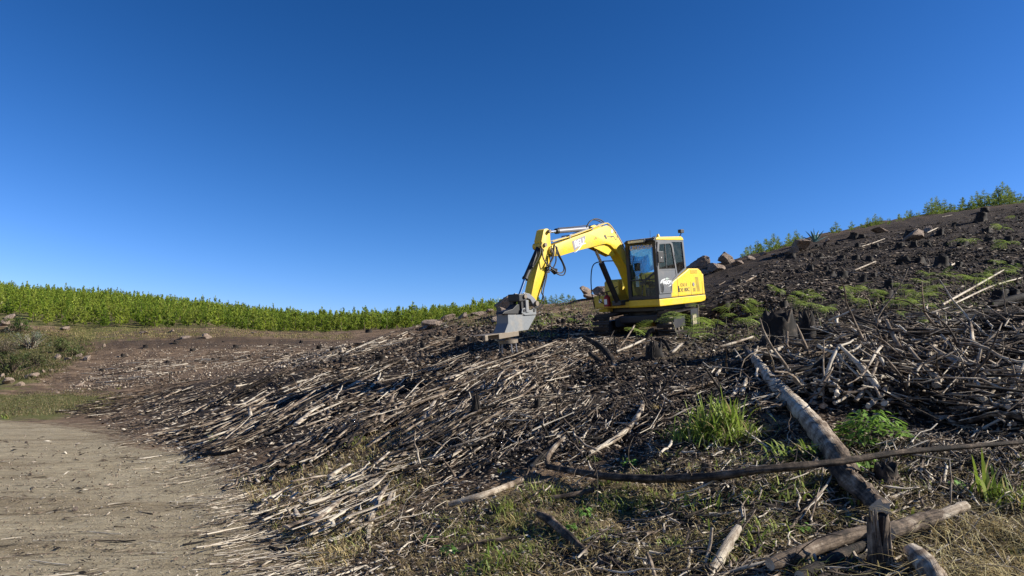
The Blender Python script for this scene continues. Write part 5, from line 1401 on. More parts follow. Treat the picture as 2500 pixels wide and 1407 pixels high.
for k, (nm, P, Rr, tone, L, r) in enumerate(CB):
    if k < 50:
        lab = f'crooked {colour_word(tone)} {"branch" if r > 0.012 else "twig"} sticking up {NAMES[nm]}'
        stick_obj('crooked_branch', P, Rr, 7, 1.0, tone, min(1, tone + .2), lab, lab)
    else: cv.append((P, Rr, tone))
V_, Q_, t_ = tubes(np.array([c[0] for c in cv]), np.array([c[1] for c in cv]), 5, None, np.array([c[2] for c in cv]), None, 0.2, rgd)
tag(link('twig_tangle', new_mesh('twig_tangle', V_, Q_, None, WOOD, False, {'tone': t_})), 'tangled crooked twigs standing out of the debris', 'twigs', None, 'stuff')

# ---- wood pieces one can point at in the photograph
def hero(pts, rad, tone, label, name='branch', lift=0.04, Y=None, flat=1.0, S_=10, n=None, rough=0.2, cap=0.85, follow=True, wob=0.15, parent=None):
    """pts: picture points the piece passes over. On the ground unless a distance is given."""
    n = n or max(6, 4 * len(pts))
    if Y is None:
        A = np.array([g1(x, y, (lift[i] if hasattr(lift, '__len__') else lift)) for i, (x, y) in enumerate(pts)])
    else:
        Ys_ = Y if hasattr(Y, '__len__') else [Y] * len(pts)
        A = np.array([at(x, y, yy) for (x, y), yy in zip(pts, Ys_)])
    C = spline(A, n); rr = np.interp(np.linspace(0, 1, n), np.linspace(0, 1, len(rad)), rad)
    rg = np.random.default_rng(int(pts[0][0] * 7 + pts[0][1]))
    rr = rr * (1 + 0.045 * rg.normal(0, 1, n)) * (0.70 if (Y is None and pts[0][1] > 1120) else (0.78 if name == 'log' else 0.88))
    tv = np.clip(np.interp(np.linspace(0, 1, n), np.linspace(0, 1, len(tone)) if hasattr(tone, '__len__') else [0, 1], tone if hasattr(tone, '__len__') else [tone, tone]) + rg.normal(0, wob * .4, n), 0, 1)
    c = C.mean(0) if parent is None else np.array(parent.location)
    V_, Q_, t_ = tubes((C - c)[None], rr[None], S_, flat, tv[None], np.array([cap]), rough, rg)
    me = new_mesh(name, V_, Q_, None, WOOD, False, {'tone': t_})
    if parent is not None: return link(name, me, parent)
    return tag(link(name, me, None, c), label, 'log' if name == 'log' else 'branch')

lg = hero([(1832, 862), (1880, 925), (1945, 992), (1990, 1042), (2038, 1104), (2062, 1138), (2080, 1162)], [0.075, 0.10, 0.115, 0.125, 0.13, 0.12, 0.10], [0.66, 0.84, 0.78, 0.68, 0.5, 0.35, 0.3], 'big pale fallen log running down the slope, cut end toward the long dark branch', 'log', lift=[.10, .10, .10, .10, .10, .07, .03], S_=20, n=44, rough=0.07, cap=0.2)
hero([(1838, 868), (1846, 858), (1850, 846)], [0.03, 0.02, 0.012], 0.75, '', 'branch_stub', lift=0.15, parent=lg)
hero([(1918, 985), (1905, 992), (1893, 990)], [0.03, 0.028, 0.02], 0.5, '', 'branch_stub', lift=0.12, parent=lg)
hero([(1820, 850), (1835, 872), (1860, 902), (1880, 915)], [0.05, 0.07, 0.06, 0.03], [0.15, 0.2, 0.15], 'charred bark shell peeling off the upper end of the big pale log', 'branch', lift=0.06, S_=8)
hero([(2045, 1140), (2085, 1180), (2125, 1215), (2150, 1240)], [0.10, 0.11, 0.10, 0.09], [0.25, 0.45, 0.4], 'rotten dark log end running under the long branch toward the spiky stump', 'log', lift=0.12, rough=0.3, S_=12)
lb_ = hero([(1336, 1140), (1400, 1152), (1500, 1166), (1620, 1170), (1740, 1164), (1880, 1146), (2040, 1130), (2180, 1108), (2330, 1094), (2500, 1080), (2640, 1068)], [0.042, 0.048, 0.05, 0.052, 0.05, 0.045, 0.042, 0.036, 0.03, 0.026, 0.02], [0.22, 0.25, 0.30, 0.34, 0.3, 0.28, 0.3, 0.25, 0.3], 'very long dark branch lying right across the foreground with a forked left end', 'log', lift=[0.06, 0.10, 0.14, 0.16, 0.18, 0.22, 0.26, 0.26, 0.24, 0.22, 0.2], S_=12, n=70, rough=0.16)
hero([(1338, 1140), (1335, 1122), (1350, 1096), (1378, 1068)], [0.04, 0.038, 0.036, 0.026], [0.3, 0.45, 0.6], '', 'fork', lift=[0.06, 0.12, 0.2, 0.28], parent=lb_)
hero([(1300, 1138), (1325, 1112), (1350, 1090), (1370, 1074)], [0.04, 0.05, 0.045, 0.03], [0.06, 0.08], 'jet black charred branch behind the forked end of the long branch', lift=[0.02, 0.05, 0.12, 0.2])
hero([(1572, 982), (1560, 1012), (1535, 1045), (1495, 1076), (1440, 1106)], [0.028, 0.036, 0.036, 0.034, 0.024], [0.7, 0.8, 0.75], 'curved pale branch lying up the dark slope left of the grass clump', lift=0.05, n=20)
hero([(1096, 1232), (1180, 1208), (1240, 1186), (1275, 1170)], [0.036, 0.044, 0.046, 0.04], [0.72, 0.7, 0.6], 'straight pale pole lying in the straw left of the forked branch end', lift=0.05)
hero([(1192, 1044), (1230, 1016), (1284, 974)], [0.055, 0.065, 0.045], [0.65, 0.6], 'flat weathered plank slanting up behind the charred post', 'wood_slab', lift=0.05, flat=0.3)
hero([(1022, 1050), (1040, 1015), (1062, 978)], [0.03, 0.05, 0.03], [0.7, 0.75], 'tan split slab standing in the raked row left of the charred post', 'wood_slab', lift=[0.05, 0.1, 0.16], flat=0.3)
hero([(980, 1115), (1010, 1080), (1060, 1035), (1100, 1005)], [0.035, 0.06, 0.06, 0.04], [0.5, 0.62, 0.55], 'broad grey slab slanting across the bank below the charred post', 'wood_slab', lift=0.08, flat=0.35)
hero([(1000, 1120), (1060, 1080), (1120, 1040), (1150, 1028)], [0.03, 0.055, 0.05, 0.03], [0.7, 0.72, 0.6], 'pale split slab under the broad grey slab on the bank', 'wood_slab', lift=0.05, flat=0.35)
hero([(1312, 1255), (1345, 1275), (1385, 1310), (1430, 1350)], [0.03, 0.05, 0.05, 0.03], [0.3, 0.5, 0.2], 'rotting knobbly stick in the straw below the spiky grass tuft', lift=0.05, rough=0.35)
hero([(1466, 1354), (1500, 1374), (1540, 1390)], [0.025, 0.032, 0.02], [0.25, 0.15], 'short dark stick lying in the mossy foreground', lift=0.03, rough=0.3)
hero([(1345, 1216), (1390, 1210), (1450, 1196)], [0.022, 0.03, 0.03], [0.5, 0.4], 'short grey branch lying below the long dark branch', lift=0.05)
hero([(1118, 1342), (1180, 1325), (1280, 1310)], [0.02, 0.028, 0.015], [0.35, 0.45], 'dark brown stick half buried in straw at the bottom centre', lift=0.04)
hero([(1880, 1378), (1950, 1352), (2030, 1322), (2115, 1298)], [0.055, 0.068, 0.07, 0.06], [0.42, 0.5, 0.42], 'thick grey pole running from the bottom edge up to the spiky stump', 'log', lift=0.12, n=18, rough=0.1, S_=14)
hero([(2165, 1300), (2225, 1282), (2290, 1262)], [0.075, 0.08, 0.075], [0.4, 0.45, 0.4], 'thick dark peeling log lying right of the spiky stump', 'log', lift=0.16, rough=0.12, S_=14)
hero([(2280, 1264), (2320, 1248), (2358, 1234)], [0.055, 0.055, 0.045], [0.72, 0.7], 'pale broken tip poking out of the thick dark peeling log', 'branch', lift=0.17)
hero([(2225, 1345), (2262, 1380), (2300, 1440)], [0.06, 0.085, 0.09], [0.8, 0.7, 0.5], 'pale hollow log end at the bottom right edge', 'log', lift=0.12, S_=14)
hero([(1950, 1406), (2040, 1362), (2115, 1325)], [0.05, 0.06, 0.04], [0.12, 0.15], 'black log under the thick grey pole', 'log', lift=0.08)
hero([(1975, 1430), (2060, 1385), (2130, 1345)], [0.04, 0.05, 0.03], [0.3, 0.2], 'brown splintered log beneath the black one at the bottom', 'log', lift=0.05)
hero([(1742, 1392), (1770, 1340), (1803, 1288)], [0.045, 0.045, 0.035], [0.8, 0.82], 'short thick bleached stick at the bottom, leaning right', lift=[0.03, 0.08, 0.15])
hero([(1722, 1375), (1733, 1330), (1738, 1288)], [0.018, 0.02, 0.014], [0.7, 0.75], 'thin pale stick standing beside the short thick bleached one', lift=[0.02, 0.1, 0.2])
hero([(1600, 1410), (1590, 1375), (1580, 1350)], [0.015, 0.02, 0.012], [0.5, 0.6], 'small upright grey stick at the bottom edge', lift=[0.02, 0.06, 0.1])
hero([(898, 1318), (905, 1270), (935, 1200), (960, 1165)], [0.025, 0.04, 0.035, 0.015], [0.75, 0.7], 'curved pale slab standing at the toe of the bank', 'wood_slab', lift=[0.03, 0.06, 0.12, 0.2], flat=0.4)
hero([(655, 1335), (690, 1345), (720, 1358)], [0.018, 0.024, 0.016], [0.08, 0.08], 'short black stick lying on the edge of the dirt track', lift=0.01)
hero([(340, 1120), (365, 1117), (395, 1112)], [0.03, 0.04, 0.02], [1.0, 1.0], 'bleached white slab lying alone on the dirt track', 'wood_slab', lift=0.01, flat=0.3)
hero([(488, 1110), (540, 1108), (582, 1100)], [0.03, 0.04, 0.03], [0.08, 0.1], 'short charred log at the edge where debris meets the track', lift=0.05)
# bare pale branches in the brush row
bt = hero([(2213, 1022), (2200, 1000), (2183, 962), (2170, 905), (2167, 865), (2164, 828)], [0.032, 0.036, 0.034, 0.03, 0.026, 0.016], [0.7, 0.72, 0.65, 0.55], 'pale bare branch standing in the brush row with a forked top', Y=[9.0, 9.0, 9.05, 9.1, 9.15, 9.2], n=22)
hero([(2165, 852), (2150, 824), (2138, 800), (2118, 790)], [0.014, 0.012, 0.009, 0.004], 0.5, '', 'fork', Y=9.2, parent=bt, S_=6)
hero([(2166, 845), (2180, 834), (2190, 818), (2200, 812)], [0.014, 0.012, 0.010, 0.004], 0.45, '', 'fork', Y=9.2, parent=bt, S_=6)
hero([(2140, 802), (2142, 780), (2128, 765)], [0.008, 0.006, 0.003], 0.4, '', 'fork', Y=9.2, parent=bt, S_=6)
hero([(2262, 948), (2280, 932), (2304, 920), (2338, 906), (2362, 892), (2388, 874)], [0.045, 0.034, 0.034, 0.036, 0.034, 0.02], [0.85, 0.8, 0.5, 0.55], 'thick curved branch with a bleached butt in the brush row', Y=[8.7, 8.7, 8.75, 8.8, 8.9, 9.0], n=22)
hero([(2345, 952), (2352, 925), (2357, 902), (2350, 866), (2342, 838)], [0.022, 0.028, 0.026, 0.022, 0.018], [0.8, 0.7, 0.6], 'upright pale branch crossing behind the thick curved one', Y=[8.9, 8.9, 8.9, 9.1, 9.2])
hero([(2192, 846), (2225, 876), (2255, 902), (2304, 922)], [0.026, 0.03, 0.03, 0.022], [0.35, 0.4], 'grey slanting branch left of the thick curved branch', Y=[9.2, 9.1, 9.0, 8.9])
hero([(2385, 765), (2362, 795), (2356, 820), (2375, 842), (2398, 860), (2425, 876), (2458, 886)], [0.010, 0.016, 0.02, 0.022, 0.022, 0.02, 0.016], [0.55, 0.6, 0.5], 'big S shaped grey branch arching over the brush row', Y=[9.6, 9.5, 9.4, 9.3, 9.2, 9.1, 9.0], n=26)
hero([(2382, 795), (2400, 832), (2425, 862), (2442, 880)], [0.012, 0.016, 0.016, 0.014], [0.4, 0.5], 'thin grey branch beside the big S shaped one', Y=[9.4, 9.3, 9.2, 9.1])
hero([(2291, 765), (2296, 792), (2312, 808), (2330, 818)], [0.010, 0.013, 0.014, 0.012], [0.7, 0.65], 'small pale hooked branch top above the brush row', Y=9.7)
hero([(2488, 852), (2490, 880), (2478, 905), (2470, 960)], [0.020, 0.022, 0.020, 0.016], [0.55, 0.5], 'grey branch hanging down at the right edge of the brush row', Y=[9.0, 9.0, 8.9, 8.7])
hero([(2060, 862), (2052, 900), (2054, 940), (2056, 985)], [0.016, 0.022, 0.022, 0.018], [0.75, 0.7], 'thin upright pale stick with flaking bark left in the brush row', Y=[8.9, 8.9, 8.8, 8.7])
hero([(2012, 830), (2010, 880), (2012, 940), (2008, 1010)], [0.008, 0.010, 0.011, 0.010], [0.5, 0.55], 'tall thin dead stem standing left of the brush row', Y=[8.6, 8.6, 8.5, 8.4])
hero([(2320, 1240), (2322, 1180), (2318, 1120)], [0.006, 0.006, 0.004], [0.6, 0.7], 'slender dry stalk upright at the lower right', Y=5.6, S_=6)
for k, (x, y, dx, dy, w) in enumerate([(1960, 945, 8, -26, .028), (1985, 950, 12, -30, .032), (2003, 962, 4, -26, .028), (2030, 955, -10, -34, .03), (2075, 960, 6, -30, .03), (2100, 968, 18, -32, .03), (2140, 962, 16, -28, .05), (2168, 985, 14, -24, .032), (2120, 992, 26, -20, .03), (2235, 975, 18, -30, .03), (1790, 965, 22, -26, .028), (1812, 962, 10, -36, .03), (2130, 895, 20, -30, .036), (2260, 890, 30, -60, .04), (2290, 880, 24, -50, .034), (2400, 935, 10, -34, .03), (2425, 945, 30, -40, .03), (2310, 985, 8, -26, .026), (2360, 990, 20, -26, .026), (1935, 905, 14, -16, .03), (1750, 915, 10, -14, .024), (2220, 940, 12, -22, .03), (2195, 925, -8, -26, .026), (2475, 930, 20, -40, .03)]):
    P0 = g1(x, y, 0.10)
    Y_ = P0[1]
    hero([(x, y), (x + dx * .5, y + dy * .55), (x + dx, y + dy)], [w, w * 1.05, w * .8], [0.88, 0.75, 0.5], 'pale cut branch end facing the camera in the brush row' + ['', ', left part', ', middle part', ', right part'][1 + min(2, int((x - 1740) / 260))], 'branch_butt', Y=[Y_ - .02, Y_ + .12, Y_ + .3], cap=1.0, S_=9)
# dark logs behind the brush row
for pts, r_, lab in (([(1985, 812), (2100, 812), (2240, 812)], 0.08, 'long charred log lying behind the left part of the brush row'), ([(2230, 812), (2330, 785), (2410, 758)], 0.09, 'charred log slanting up behind the brush row'), ([(2395, 792), (2500, 786), (2640, 780)], 0.13, 'thick black log at the right edge above the brush row'), ([(2420, 745), (2520, 720), (2640, 700)], 0.10, 'black log high at the right edge near the ferns'), ([(2385, 778), (2430, 772), (2477, 765)], 0.055, 'hollow charred log with a pale ring at its end')):
    hero(pts, [r_, r_ * 1.1, r_ * .9], [0.06, 0.10], lab, 'log', lift=r_ * .8, S_=12, rough=0.2, cap=0.75 if 'ring' in lab else 0.1)
for pts, r_, tn, lab in (([(2302, 744), (2370, 706), (2450, 660)], 0.034, 0.85, 'long bleached pole lying up the slope at the right'), ([(2330, 742), (2420, 700), (2495, 678)], 0.024, 0.8, 'thinner bleached pole just below the long one at the right'), ([(2334, 765), (2374, 747)], 0.022, 0.7, 'short pale stick under the two bleached poles'),
  ([(2086, 660), (2110, 650), (2138, 638)], 0.05, 0.72, 'flat pale slab alone on the middle of the burnt slope'), ([(2104, 602), (2130, 594), (2160, 583)], 0.03, 0.85, 'white stick lying high on the burnt slope'), ([(2264, 568), (2290, 556)], 0.035, 0.8, 'short pale stick beside the whitish rock'), ([(2070, 664), (2120, 668), (2180, 668)], 0.018, 0.6, 'thin grey stick crossing below the flat pale slab'),
  ([(1746, 850), (1790, 838), (1840, 822)], 0.028, 0.75, 'pale stick lying left of the big hollow stump'), ([(1820, 688), (1845, 675)], 0.04, 0.5, 'grey stick on the slope behind the excavator'), ([(2322, 648), (2340, 640)], 0.03, 0.85, 'small white chip beside the stumps on the slope'), ([(2170, 672), (2205, 685), (2225, 680)], 0.02, 0.5, 'curved grey stick near the middle stumps'), ([(1880, 860), (1912, 848)], 0.035, 0.85, 'pale splinter lying above the big log'), ([(2300, 530), (2325, 525)], 0.03, 0.8, 'thin white stick on the ridge line under the right pines')):
    hero(pts, [r_ * .8, r_, r_ * .7], tn, lab, 'branch', lift=r_ * 1.5, flat=0.6 if 'slab' in lab else 1.0)
# around and below the machine
hero([(1426, 824), (1452, 838), (1478, 858), (1495, 882), (1503, 912)], [0.05, 0.085, 0.09, 0.085, 0.07], [0.06, 0.12, 0.3], 'thick charred trunk arching down below the excavator tracks', 'log', Y=[15.2, 14.8, 14.4, 14.0, 13.6], n=20, rough=0.15)
hero([(1504, 916), (1503, 900), (1497, 884)], [0.10, 0.09, 0.07], [0.85, 0.7, 0.2], 'bleached root end at the foot of the charred arching trunk', 'branch', Y=[13.5, 13.6, 13.7])
hero([(1440, 862), (1462, 880), (1490, 902)], [0.05, 0.05, 0.04], [0.1, 0.08], 'second charred trunk under the arching one', 'log', Y=[14.2, 13.9, 13.7])
hero([(1506, 858), (1540, 845), (1575, 828)], [0.02, 0.028, 0.02], [0.85, 0.8], 'pale stick slanting up in front of the excavator tracks', Y=[14.2, 14.6, 15.0])
hero([(1510, 852), (1530, 825), (1549, 795)], [0.016, 0.02, 0.02], [0.45, 0.5], 'grey pole leaning in front of the excavator chassis', Y=[14.6, 15.0, 15.4])
hero([(1500, 822), (1502, 840), (1506, 858), (1508, 872)], [0.02, 0.024, 0.024, 0.03], [0.15, 0.2], 'short black forked stick in front of the left track', Y=15.0)
hero([(1600, 828), (1622, 834), (1636, 856), (1648, 862)], [0.035, 0.045, 0.04, 0.03], [0.08, 0.12], 'black arched root beside the charred hummock', Y=[14.8, 14.6, 14.5, 14.4])
hero([(1598, 838), (1608, 855), (1622, 864)], [0.010, 0.012, 0.010], [0.8, 0.7], 'thin pale curling root over the charred hummock', Y=[14.0, 13.9, 13.9])
hero([(1640, 862), (1655, 848), (1665, 838)], [0.03, 0.035, 0.02], [0.8, 0.85], 'pale splintered stick right of the charred hummock', Y=[14.2, 14.3, 14.4])
hero([(1575, 832), (1585, 812), (1597, 806)], [0.05, 0.07, 0.09], [0.08, 0.1], 'round black stump top right under the excavator', 'log', Y=[15.2, 15.2, 15.2])
hero([(1630, 965), (1700, 945), (1765, 925)], [0.018, 0.024, 0.018], [0.45, 0.5], 'straight grey stick lying above the tall grass clump', lift=0.06)
hero([(1170, 1000), (1166, 975), (1164, 958)], [0.02, 0.016, 0.008], [0.1, 0.1], 'thin burnt spike beside the charred post', Y=11.0, S_=6)
for (x, y, h, Yd) in ((1345, 1040, 34, None), (415, 935, 34, None), (1348, 835, 60, None), (1390, 850, 44, None), (1180, 880, 20, None), (865, 930, 20, None), (1405, 970, 30, None), (1850, 905, 30, None), (1583, 945, 60, None), (1620, 940, 30, None), (1640, 900, 40, None), (675, 935, 22, None), (935, 950, 18, None), (1700, 930, 24, None)):
    P0 = g1(x, y); hero([(x, y), (x + rgd.normal(0, 3), y - h * .55), (x + rgd.normal(0, 7), y - h)], [0.012 * P0[1] / 11, 0.009 * P0[1] / 11, 0.004], rgd.uniform(.08, .3), f'thin charred sapling stem standing upright {"in the left debris row" if x < 1000 else ("below the excavator arm" if x < 1480 else "below the excavator tracks")}', 'sapling_stem', Y=P0[1], S_=6)
for k, (x, y, dx, dy) in enumerate([(1450, 1160, 14, -26), (1690, 1168, -10, -22), (1980, 1136, 16, -20), (2260, 1100, 12, -24), (1820, 1158, 20, 14)]):
    P0 = g1(x, y, 0.17); hero([(x, y), (x + dx * .5, y + dy * .6), (x + dx, y + dy)], [0.016, 0.012, 0.006], 0.35, '', 'twig_stub', Y=P0[1], parent=lb_, S_=6)
G = np.concatenate([sample(Z[4][1], 26, rgd), sample(Z[7][1], 22, rgd), sample(Z[2][1], 10, rgd)])
for k, g in enumerate(G):
    zn = 'in the middle of the dark slope' if k < 26 else ('in the brush row on the right' if k < 48 else 'on the bank')
    L_ = rgd.uniform(0.15, 0.5) * (1.3 if 26 <= k < 48 else 1); P_ = crooked(g - [0, 0, .03], rgd.uniform(0, 6.28), rgd.uniform(0.9, 1.4), L_, .01, 6, .16, rgd)
    th_ = rgd.uniform(0.008, 0.026)
    lab = f'{"stout" if th_ > .018 else "thin"} charred snapped stub standing upright {zn}'
    stick_obj('snapped_stub', P_, np.linspace(th_, th_ * .5, 6), 7, 1.0, rgd.uniform(.05, .4), .4, lab, lab)
# splayed fibres of a broken trunk
fr0 = g1(1984, 900); fib = bpy.data.objects.new('splintered_trunk', None); COL.objects.link(fib); fib.location = fr0
tag(fib, 'reddish brown splintered trunk leaning left with a spray of fibres at its foot', 'broken trunk')
hero([(1944, 792), (1958, 825), (1972, 860), (1982, 900)], [0.01, 0.022, 0.026, 0.03], [0.5, 0.55], '', 'shaft', Y=fr0[1], parent=fib, S_=8, rough=0.3)
fv = []
for k in range(46):
    a_ = rgd.uniform(-1.4, 1.4); l_ = rgd.uniform(0.10, 0.38); b0 = np.array([rgd.normal(0, .03), rgd.normal(0, .05), rgd.uniform(0.0, 0.22)])
    e_ = b0 + [math.sin(a_) * l_ * .6, rgd.normal(0, .1), math.cos(a_) * l_ * (-.3 if rgd.uniform() < .5 else .6)]
    fv.append([b0, (b0 + e_) / 2 + [0, 0, .02], e_])
V_, Q_, t_ = tubes(np.array(fv), np.tile([0.006, 0.005, 0.002], (len(fv), 1)), 4, None, rgd.uniform(.4, .8, len(fv)))
tag(link('fibres', new_mesh('fibres', V_, Q_, None, WOOD, False, {'tone': t_}), fib), kind='stuff')

# ---------------------------------------------------------------- litter: slivers, clods
def slivers(G, L, w, rg, up=0.25):
    N = len(G); a_ = rg.uniform(0, 6.28, N); e_ = rg.normal(0, up, N)
    d = np.stack([np.cos(a_) * np.cos(e_), np.sin(a_) * np.cos(e_), np.sin(e_)], -1); s_ = np.stack([-d[:, 1], d[:, 0], rg.normal(0, .3, N)], -1)
    G = G + [0, 0, 0.008]
    A = G - d * L[:, None] / 2; B = G + d * L[:, None] / 2; M = G + s_ * w[:, None] + [0, 0, .0]; M2 = G - s_ * w[:, None]; U_ = G + np.stack([np.zeros(N), np.zeros(N), w * .8], -1)
    V = np.stack([A, M, B, M2, U_], 1); a = np.arange(N)[:, None] * 5
    Tq = np.concatenate([np.concatenate([a, a + 1, a + 4], 1), np.concatenate([a + 1, a + 2, a + 4], 1), np.concatenate([a + 2, a + 3, a + 4], 1), np.concatenate([a + 3, a, a + 4], 1)])
    return V.reshape(-1, 3), Tq
LZ = [([(560, 1150), (1000, 1000), (1250, 860), (1500, 820), (2000, 800), (2700, 760), (2700, 1500), (800, 1500)], 30000, 0.50), ([(230, 1030), (600, 900), (1200, 760), (1500, 745), (1500, 860), (1000, 1000), (560, 1150), (330, 1080)], 9000, 0.48),
      ([(1700, 740), (1900, 620), (2500, 500), (2700, 480), (2700, 780), (1720, 830)], 8000, 0.25), ([(-100, 1040), (330, 1090), (560, 1160), (760, 1420), (760, 1500), (-100, 1500)], 900, 0.42), ([(0, 900), (150, 860), (300, 830), (860, 832), (860, 880), (400, 940), (150, 960)], 6000, 0.38)]
LV, LT, LTn, lo = [], [], [], 0
for poly, n, tm in LZ:
    G = sample(poly, n, rgd); N = len(G); dist = G[:, 1]
    L = rgd.uniform(0.02, 0.11, N) * np.clip(dist / 9, 0.7, 2.6); w = L * rgd.uniform(0.05, 0.22, N)
    V_, T_ = slivers(G, L, w, rgd); LV.append(V_); LT.append(T_ + lo); lo += len(V_)
    LTn.append(np.repeat(np.clip(rgd.normal(tm, 0.3, N), 0, 1), 5))
tag(link('wood_chips', new_mesh('wood_chips', np.concatenate(LV), None, np.concatenate(LT), WOOD, False, {'tone': np.concatenate(LTn)})), 'chips, bark flakes and burnt litter covering the ground', 'litter', None, 'stuff')
m_cl = GROUND.copy()
G = np.concatenate([sample([(950, 1100), (1250, 900), (1500, 830), (2000, 790), (2700, 700), (2700, 1100), (2000, 1050), (1300, 1150)], 9000, rgd), sample([(1720, 800), (1900, 620), (2500, 500), (2700, 700), (2000, 800)], 5000, rgd), sample([(700, 900), (1200, 770), (1500, 760), (1450, 860), (900, 900)], 3000, rgd), sample([(900, 1200), (2600, 1100), (2600, 1500), (850, 1450)], 4000, rgd)])
Gd = np.concatenate([sample(Z[13][1], 2600, rgd), sample([(150, 960), (300, 850), (860, 835), (860, 880), (400, 940)], 1600, rgd)])
nG = len(G); G = np.concatenate([G, Gd]); N = len(G); R0 = rgd.uniform(0.008, 0.045, N) * np.clip(G[:, 1] / 10, 0.6, 2.2); R0[nG:] *= np.where(Gd[:, 1] < 35, 0.38, 1.5)
oc = np.array([[1, 0, 0], [0, 1, 0], [-1, 0, 0], [0, -1, 0], [0, 0, .8], [0, 0, -.6]])
V_ = G[:, None] + oc[None] * R0[:, None, None] * rgd.uniform(.6, 1.3, (N, 6, 1)); a = np.arange(N)[:, None] * 6
T_ = np.concatenate([a + np.array([[i, (i + 1) % 4, 4]]) for i in range(4)] + [a + np.array([[(i + 1) % 4, i, 5]]) for i in range(4)])
tn = np.repeat(np.where(np.arange(N) < nG, np.clip(rgd.normal(0.22, 0.15, N), 0, .7), np.clip(rgd.normal(0.58, 0.14, N), 0.2, .8)), 6)
tag(link('soil_clods', new_mesh('soil_clods', V_.reshape(-1, 3), None, T_, WOOD, False, {'tone': tn})), 'burnt clods of earth strewn over the slope', 'clods', None, 'stuff')

# ================================================================== GRASS, FERNS, HERBS, BUSHES
def blade_set(G, n_per, Lr, Wr, spread, droop, cols, rg, tips=None):
    N = len(G) * n_per; k = np.repeat(np.arange(len(G)), n_per)
    B = G[k] + np.stack([rg.normal(0, spread, N), rg.normal(0, spread, N), np.zeros(N)], -1)
    a_ = rg.uniform(0, 6.28, N); D = np.stack([np.cos(a_), np.sin(a_)], -1)
    L = rg.uniform(Lr[0], Lr[1], N); Wd = rg.uniform(Wr[0], Wr[1], N); dr = np.clip(rg.normal(droop, 0.2, N), 0.0, 1.0)
    cols = np.array(cols); u = rg.integers(0, len(cols), N); c = cols[u] * rg.uniform(0.75, 1.25, (N, 1))
    tc = None if tips is None else np.array(tips)[rg.integers(0, len(tips), N)]
    return B, D, L, Wd, dr, c, tc
def stuff_blades(name, label, cat, G, n_per, Lr, Wr, spread, droop, cols, material=LEAF, tips=None):
    B, D, L, Wd, dr, c, tc = blade_set(G, n_per, Lr, Wr, spread, droop, cols, rgd, tips)
    V_, Q_, C_ = blades(B, D, L, Wd, dr, c, 3, tc)
    return tag(link(name, new_mesh(name, V_, Q_, None, material, False, {'Col': C_})), label, cat, None, 'stuff')
GR = [(0.16, 0.23, 0.03), (0.20, 0.27, 0.05), (0.25, 0.27, 0.08), (0.11, 0.15, 0.03)]
DRY = [(0.36, 0.28, 0.14), (0.28, 0.20, 0.10), (0.45, 0.36, 0.20), (0.20, 0.14, 0.07), (0.32, 0.27, 0.13)]
fore = [(880, 1500), (960, 1290), (1150, 1210), (1350, 1180), (1700, 1120), (2000, 1080), (2300, 1120), (2700, 1110), (2700, 1500)]
stuff_blades('dry_straw', 'dry matted straw and dead grass in the foreground', 'straw', sample(fore, 1350, rgd), 9, (0.05, 0.19), (0.003, 0.007), 0.05, 0.95, DRY, STRAW)
G = sample(fore, 5200, rgd); G = G[fbm(G[:, 0] * 1.3, G[:, 1] * 1.3, 61, 3) > 0.16][:800]
stuff_blades('short_grass', 'short green grass coming through the straw', 'grass', G, 8, (0.03, 0.12), (0.004, 0.010), 0.05, 0.6, GR + [(0.22, 0.23, 0.07)], LEAF, [(0.25, 0.25, 0.08), (0.3, 0.24, 0.1)])
stuff_blades('bank_straw', 'dead grass along the toe of the bank', 'straw', sample([(560, 1165), (700, 1140), (900, 1060), (1100, 1010), (1150, 1080), (1000, 1230), (900, 1330), (800, 1420), (700, 1330)], 600, rgd), 7, (0.08, 0.24), (0.005, 0.011), 0.06, 0.7, DRY + [(0.2, 0.22, 0.06)], STRAW)
stuff_blades('track_grass', 'thin olive grass between dirt track and clearing', 'grass', sample([(-100, 958), (0, 962), (200, 948), (330, 965), (260, 1004), (150, 1012), (-100, 1025)], 1500, rgd), 6, (0.05, 0.16), (0.02, 0.04), 0.2, 0.4, [(0.14, 0.12, 0.05), (0.22, 0.18, 0.09), (0.11, 0.12, 0.04), (0.18, 0.13, 0.07)], LEAF)
stuff_blades('bank_grass', 'rough green and brown grass on the bank at the far left', 'grass', sample([(-100, 800), (100, 805), (215, 830), (240, 850), (170, 895), (100, 925), (-100, 945)], 2600, rgd), 7, (0.15, 0.5), (0.03, 0.07), 0.35, 0.4, [(0.07, 0.09, 0.025), (0.12, 0.12, 0.04), (0.20, 0.15, 0.08), (0.05, 0.07, 0.02), (0.17, 0.13, 0.075), (0.22, 0.17, 0.10)], LEAF)
stuff_blades('edge_grass', 'pale grass along the foot of the plantation', 'grass', sample([(60, 800), (230, 800), (500, 803), (860, 816), (860, 832), (600, 822), (350, 828), (150, 832)], 1000, rgd), 6, (0.15, 0.4), (0.03, 0.07), 0.4, 0.4, [(0.25, 0.2, 0.08), (0.15, 0.15, 0.05), (0.3, 0.24, 0.12)], STRAW)
stuff_blades('crest_grass', 'thin grass on the crest under the arm and round the boulders', 'grass', sample([(950, 800), (1200, 760), (1500, 730), (1500, 760), (1200, 800)], 450, rgd), 6, (0.05, 0.2), (0.01, 0.03), 0.2, 0.4, [(0.12, 0.16, 0.03), (0.25, 0.2, 0.1)], LEAF)
G = sample([(1240, 775), (1500, 765), (1480, 810), (1330, 830), (1240, 820)], 260, rgd)
stuff_blades('green_sprouts', 'light green sprouts on the brown slope behind the attachment', 'ground plants', G[fbm(G[:, 0], G[:, 1], 9, 2) > -0.05], 8, (0.06, 0.18), (0.012, 0.03), 0.12, 0.7, [(0.25, 0.33, 0.10), (0.20, 0.28, 0.07), (0.3, 0.34, 0.14)], LEAF)
